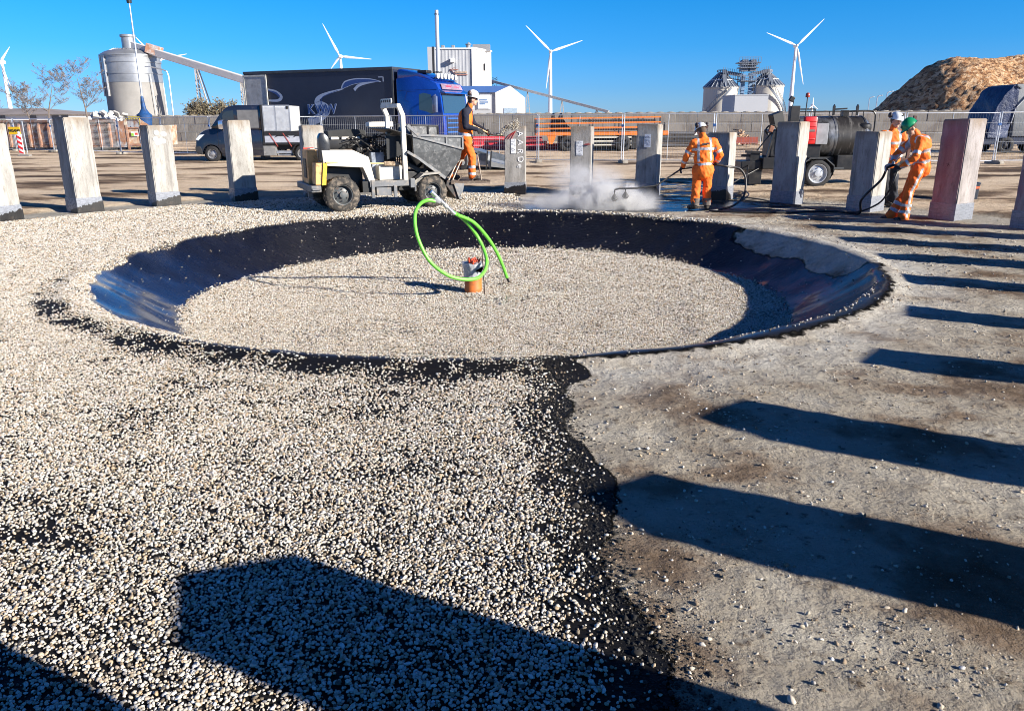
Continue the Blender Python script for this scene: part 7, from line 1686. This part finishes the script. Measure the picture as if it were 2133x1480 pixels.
# white helmet behind
w4 = Vector((7.72, 16.35, 0.0))
P4, fr4 = person('person with a white helmet and dark trousers standing behind the green helmeted one', w4, dict(
    head=(0.02, -0.03, 1.70), neck=(0.0, 0.0, 1.54), chest=(0.0, 0.0, 1.30), hip=(0.02, 0.0, 0.95), shL=(0.20, -0.02, 1.46), shR=(-0.19, -0.03, 1.45), elL=(0.25, -0.08, 1.18), elR=(-0.22, -0.05, 1.15), haL=(0.05, -0.28, 1.0), haR=(-0.17, -0.16, 0.91),
    hpL=(0.10, 0, 0.93), hpR=(-0.08, 0, 0.93), knL=(0.13, -0.06, 0.50), knR=(-0.04, -0.04, 0.50), anL=(0.22, 0, 0.09), anR=(0.10, 0.05, 0.09), toL=(0.26, -0.13, 0.05), toR=(0.12, -0.12, 0.05)),
    dict(face=(0.35, -0.7, -0.5), up=(0.05, -0.1, 1), seed=4, jacket='jacket', helmet=whiteh, muffs='up', tm=mat('dark_work_trousers', (0.015, 0.017, 0.025), 0.85, bmp=0.3), tbands=False, hdL=(-0.5, -0.5, -0.5), hnL=(-0.8, 0.3, 0), hdR=(0.1, -0.3, -0.8), hnR=(0.8, 0, 0), gmR=gloveg, hb=((0.52, 0.60), (0.1, 0.18))))

# ------------------------------------------------------------------ tools and hoses
woodm = MATS['pale_wood']
a = w1+Vector((0.10, -0.21, 1.09)); b = w1+Vector((0.40, -0.08, 0.94))
t = thing('shovel', 'shovel held by the worker on the white machine, blade full of gravel', 'shovel', a, 0); d = (b-a)
MB().rod(-d*0.25, d*1.05, 0.016, seg=10).build('shaft', woodm, t, smooth=True)
mb = MB(); q = d.normalized(); s_ = Vector((0, 1, 0)); n_ = q.cross(s_)
bl = []
for i in range(5):
    row = []
    for j in range(5): u = i/4; v = (j-2)/2; row.append(mb.bm.verts.new(d*1.0+Vector((1, 0, -0.12)).normalized()*u*0.27+s_*v*0.11*(1-0.35*max(0, u-0.6)/0.4)+Vector((0, 0, 1))*(v*v*0.03-0.02)))
    bl.append(row)
for i in range(4):
    for j in range(4): mb.bm.faces.new((bl[i][j], bl[i+1][j], bl[i+1][j+1], bl[i][j+1]))
mb.build('blade', mat('worn_shovel_steel', (0.3, 0.2, 0.14), 0.5, 0.4), t, smooth=True)
r_ = np.random.default_rng(4); n = 1100; u = r_.random(n)
tip = b+Vector((0.22, 0, 0.05)); end = Vector((0.14, 16.95, tip.z+0.14))
P = np.c_[tip.x+(end.x-tip.x)*u+r_.normal(0, 0.02, n), 16.8+r_.normal(0, 0.05, n), tip.z+(end.z-tip.z)*u+0.05*np.sin(u*3.1)+r_.normal(0, 1, n)*(0.006+0.045*u)]
P = np.r_[P, np.c_[b.x+0.05+r_.random(160)*0.18, 16.84+r_.normal(0, 0.045, 160), b.z-0.01+r_.random(160)*0.035]]
o = pebbles('thrown_gravel', P, np.full(len(P), 0.017), 9); tag(o, 'gravel flying off the shovel in mid air beside the lettered pillar', 'gravel')

rub = mat('black_rubber_hose', (0.014, 0.014, 0.016), 0.45, dirt=(0.08, 0.07, 0.06), damt=0.3, dscale=8, bmp=0)
def W(px, py, Y): return at(px, py, Y)
H2L = w2+Vector((0.27, 0.16, 0.87)); H2R = w2+Vector((-0.38, 0.23, 0.80))
t = thing('spray_lance', 'long black spray lance with two cone nozzles held over the steaming bitumen', 'spray lance', H2R, 0)
L = [H2L+Vector((0.08, 0, 0.03)), H2L, H2R, W(1368, 386, 16.0), W(1327, 392, 15.9), W(1290, 393, 15.85), W(1281, 395, 15.85), W(1280, 400, 15.85)]
MB().tube([p-H2R for p in L], 0.017, 8).build('pipe', rub, t, smooth=True)
for px in (1280, 1303):
    p = W(px, 397 if px > 1290 else 402, 15.85)-H2R
    mb = MB(); mb.rod(p+Vector((0, 0, 0.05)), p-Vector((0, 0, 0.02)), 0.012, seg=8); mb.lathe([(0.015, -0.02), (0.068, -0.10), (0.07, -0.115), (0.045, -0.15), (0.03, -0.16), (0.001, -0.15)], p, 'z', 20); mb.build('nozzle', steel_dk, t, smooth=True)
z0 = 0.03
hose1 = [H2L+Vector((0.02, 0, 0.02)), W(1518, 347, 16.1), W(1540, 351, 16.3), W(1552, 368, 16.3), W(1553, 392, 16.2), W(1547, 412, 16.05), W(1528, 428, 15.7), W(1502, 441, 15.8)]
hose1[-1].z = 0.03
gp_ = []
for (x, y) in ((3.95, 15.55), (4.6, 15.3), (5.3, 15.2), (5.9, 15.35), (6.3, 15.2), (6.6, 14.9)): gp_.append(Vector((x, y, float(gz(x, y))+0.03)))
hR = w3+Vector((-0.28, 0.0, 1.0)); hL = w3+Vector((-0.17, -0.10, 0.96))
hose1 += gp_+[W(1795, 415, 14.6), W(1835, 375, 14.5), hR+Vector((-0.05, 0, -0.03)), hR+Vector((0.1, -0.02, 0.03))]
t = thing('black_hose', 'black hose looping from the lance along the ground to the green helmeted worker', 'hose', (0, 0, 0)); MB().tube(spline(hose1, 8), 0.022, 8).build('hose_tube', rub, t, smooth=True)
MB().lathe([(0.03, -0.04), (0.035, 0), (0.03, 0.04)], W(1546, 414, 16.05), 'z', 12).build('coupling', steel_dk, t)
hose2 = [hL+Vector((0.06, -0.02, 0.03)), hL, W(1862, 375, 14.2), W(1850, 400, 14.3), W(1828, 425, 14.5)]
for (x, y) in ((6.55, 14.95), (6.1, 15.3), (5.9, 15.7), (5.85, 16.0)): hose2.append(Vector((x, y, float(gz(x, y))+0.05)))
hose2 += [Vector((5.6, 17.4, 0.04)), Vector((5.2, 18.6, 0.06)), Vector((5.5, 20.2, 0.1)), Vector((6.55, 21.1, 0.5))]
t = thing('black_hose', 'thinner black hose from the green helmeted worker back to the tank trailer', 'hose', (0, 0, 0)); MB().tube(spline(hose2, 8), 0.016, 8).build('hose_tube', rub, t, smooth=True)
hose3 = [Vector((6.3, 21.2, 0.6)), W(1553, 392, 19.5), W(1560, 405, 18.0)]
for (x, y) in ((5.2, 17.6), (5.35, 17.1), (6.0, 16.3)): hose3.append(Vector((x, y, float(gz(x, y))+0.04)))
t = thing('black_hose', 'black hose lying on the ground in front of the tank trailer pump', 'hose', (0, 0, 0)); MB().tube(spline(hose3, 8), 0.015, 8).build('hose_tube', rub, t, smooth=True)

# ------------------------------------------------------------------ bucket, stake and green hose in the pit
zb = float(gz(-0.54, 10.9))
t = thing('orange_pipe_end', 'upright orange drain pipe with grey plastic and a red bag on top, in the pit', 'pipe', (-0.545, 10.85, zb), 0)
orp = mat('dirty_orange_pipe', (0.60, 0.16, 0.03), 0.5, dirt=(0.35, 0.12, 0.04), damt=0.5, dscale=12, var=0.25)
MB().lathe([(0.001, -0.02), (0.122, -0.02), (0.122, 0.03), (0.127, 0.05), (0.122, 0.07), (0.122, 0.30)], seg=36).build('pipe_wall', orp, t, smooth=True)
mb = MB(); seg = 44; rings = []; rr = random.Random(2)
for i, (r, z) in enumerate(((0.128, 0.21), (0.127, 0.25), (0.134, 0.29), (0.13, 0.33), (0.142, 0.37), (0.15, 0.405), (0.147, 0.425), (0.12, 0.42), (0.05, 0.41))):
    rings.append([mb.bm.verts.new(((r+0.005*math.sin(k*1.9+i)+rr.uniform(-.003, .003))*math.cos(2*math.pi*k/seg), (r+0.005*math.sin(k*1.9+i))*math.sin(2*math.pi*k/seg), z+(0.012*math.sin(k*0.5) if i == 0 else 0.006*math.sin(k*0.7)))) for k in range(seg)])
for A_, B_ in zip(rings, rings[1:]):
    for k in range(seg): mb.bm.faces.new((A_[k], A_[(k+1) % seg], B_[(k+1) % seg], B_[k]))
mb.prism([(0.04, 0.33), (0.16, 0.39), (0.17, 0.40), (0.06, 0.37), (0.12, 0.30)], -0.14, -0.13); mb.build('plastic_cap', mat('grey_plastic_film', (0.40, 0.42, 0.45), 0.2, var=0.3, scale=14, bmp=0.4, bscale=20), t, smooth=True)
mb = MB()
for k in range(26):
    a_ = rr.uniform(0, 6.28); r = rr.uniform(0, 0.1); mb.ball((r*math.cos(a_), r*math.sin(a_), 0.43+rr.uniform(-0.01, 0.03)*(1-r*4)+0.01), (rr.uniform(.02, .045), rr.uniform(.012, .03), rr.uniform(.008, .02)), 1, rot=(rr.random()*3, rr.random()*3, rr.random()*3))
mb.build('red_bag', mat('crumpled_red_bag', (0.75, 0.10, 0.04), 0.4, var=0.35, scale=20), t)
sx, sy = -0.37, 10.55; zs = float(gz(sx, sy))
t = thing('steel_stake', 'thin rusty steel rod stuck in the gravel beside the orange pipe', 'stake', (sx, sy, zs)); MB().rod((0, 0, -0.05), (-0.035, 0.02, 0.68), 0.007, seg=8).build('rod', mat('rusty_rod', (0.05, 0.03, 0.025), 0.6), t, smooth=True)
grn = mat('bright_green_hose', (0.16, 0.62, 0.06), 0.38, var=0.10, scale=5, bmp=0)
off_ = 10.36
G = [(941, 440), (952, 447), (985, 462), (1012, 490), (1033, 522), (1048, 555), (1056, 578)]
G2 = [(906, 419), (890, 417), (873, 427), (864, 452), (870, 494), (893, 541), (927, 570), (960, 581), (992, 580), (1008, 566), (1014, 546), (1008, 520), (993, 490), (972, 463), (952, 446)]
t = thing('green_hose', 'bright green hose bent in a big standing loop above the orange pipe', 'hose', (0, 0, 0))
MB().tube(spline([at(x, y, Y_) for (x, y), Y_ in zip(G, (10.46, 10.52, 10.72, 10.95, 11.1, 11.18, 11.21))], 8), 0.024, 12).build('straight_run', grn, t, smooth=True)
MB().tube(spline([at(x, y, Y_) for (x, y), Y_ in zip(G2, (10.33, 10.28, 10.24, 10.2, 10.18, 10.18, 10.2, 10.28, 10.42, 10.56, 10.68, 10.85, 10.9, 10.72, 10.5))], 8), 0.024, 12).build('loop', grn, t, smooth=True)
e = at(1056, 578, off_+0.85); e2 = at(1060, 587, off_+0.87); MB().rod(e, e2, 0.017, seg=10).build('black_end', black, t, smooth=True)
A_ = at(898, 399, off_-0.05); B_ = at(947, 446, off_+0.10); mb = MB(); mb.rod(A_, B_, 0.024, seg=14)
mb.build('steel_wand', mat('shiny_steel_tube', (0.65, 0.66, 0.68), 0.25, 0.8, var=0.15, scale=14, bmp=0.2), t, smooth=True)
c_ = at(912, 417, off_-0.02); mb = MB(); mb.box(c_, (0.10, 0.06, 0.06), rot=(0, 0.5, 0), bev=0.015); mb.rod(at(903, 418, off_-0.02), at(921, 419, off_-0.02), 0.03, seg=12); mb.rod(at(926, 426, off_+0.04), at(932, 432, off_+0.06), 0.03, seg=12); mb.build('coupling', mat('grey_tape_coupling', (0.5, 0.5, 0.5), 0.4, 0.3), t, smooth=True)

# ------------------------------------------------------------------ steam
def steam():
    cx, cy, cz = 1.75, 16.25, 0.0; X, Yh, Zh = 2.1, 1.1, 1.35
    mb = MB(); mb.bx(-X, X, -Yh, Yh, 0.01, Zh)
    M = bpy.data.materials.new('steam'); M.use_nodes = True; t = M.node_tree; t.nodes.clear()
    out = N(t, 'ShaderNodeOutputMaterial'); pv = N(t, 'ShaderNodeVolumePrincipled'); pv.inputs['Color'].default_value = (0.98, 0.98, 0.985, 1); pv.inputs['Anisotropy'].default_value = 0.25
    tc = N(t, 'ShaderNodeTexCoord'); v = tc.outputs['Object']; n1 = noise_n(t, 2.5, 6, 0.62, v, 0.9)
    tot = None
    for (x, z, rx, rz_, k) in ((0.45, 0.12, 0.8, 0.42, 1.0), (-0.2, 0.16, 0.75, 0.36, 0.7), (-0.95, 0.14, 0.75, 0.18, 0.28), (0.1, 0.42, 0.6, 0.45, 0.30), (-0.5, 0.65, 0.6, 0.35, 0.14)):
        s = N(t, 'ShaderNodeVectorMath', operation='SUBTRACT'); t.links.new(v, s.inputs[0]); s.inputs[1].default_value = (x, 0, z)
        m_ = N(t, 'ShaderNodeVectorMath', operation='MULTIPLY'); t.links.new(s.outputs[0], m_.inputs[0]); m_.inputs[1].default_value = (1/rx, 1/0.55, 1/rz_)
        l = N(t, 'ShaderNodeVectorMath', operation='LENGTH'); t.links.new(m_.outputs[0], l.inputs[0])
        f = mth(t, 'MULTIPLY', mth(t, 'SUBTRACT', 1.0, sstep(t, l.outputs['Value'], 0.15, 1.25)), k)
        tot = f if tot is None else mth(t, 'ADD', tot, f)
    dens = mth(t, 'MULTIPLY', tot, mth(t, 'MULTIPLY', sstep(t, n1, 0.38, 0.62), 17.0))
    t.links.new(dens, pv.inputs['Density']); t.links.new(pv.outputs[0], out.inputs['Volume'])
    o = mb.build('steam', M, None); o.location = (cx, cy, cz); tag(o, 'white steam rising from hot bitumen under the spray lance', 'steam', kind='stuff')
steam()
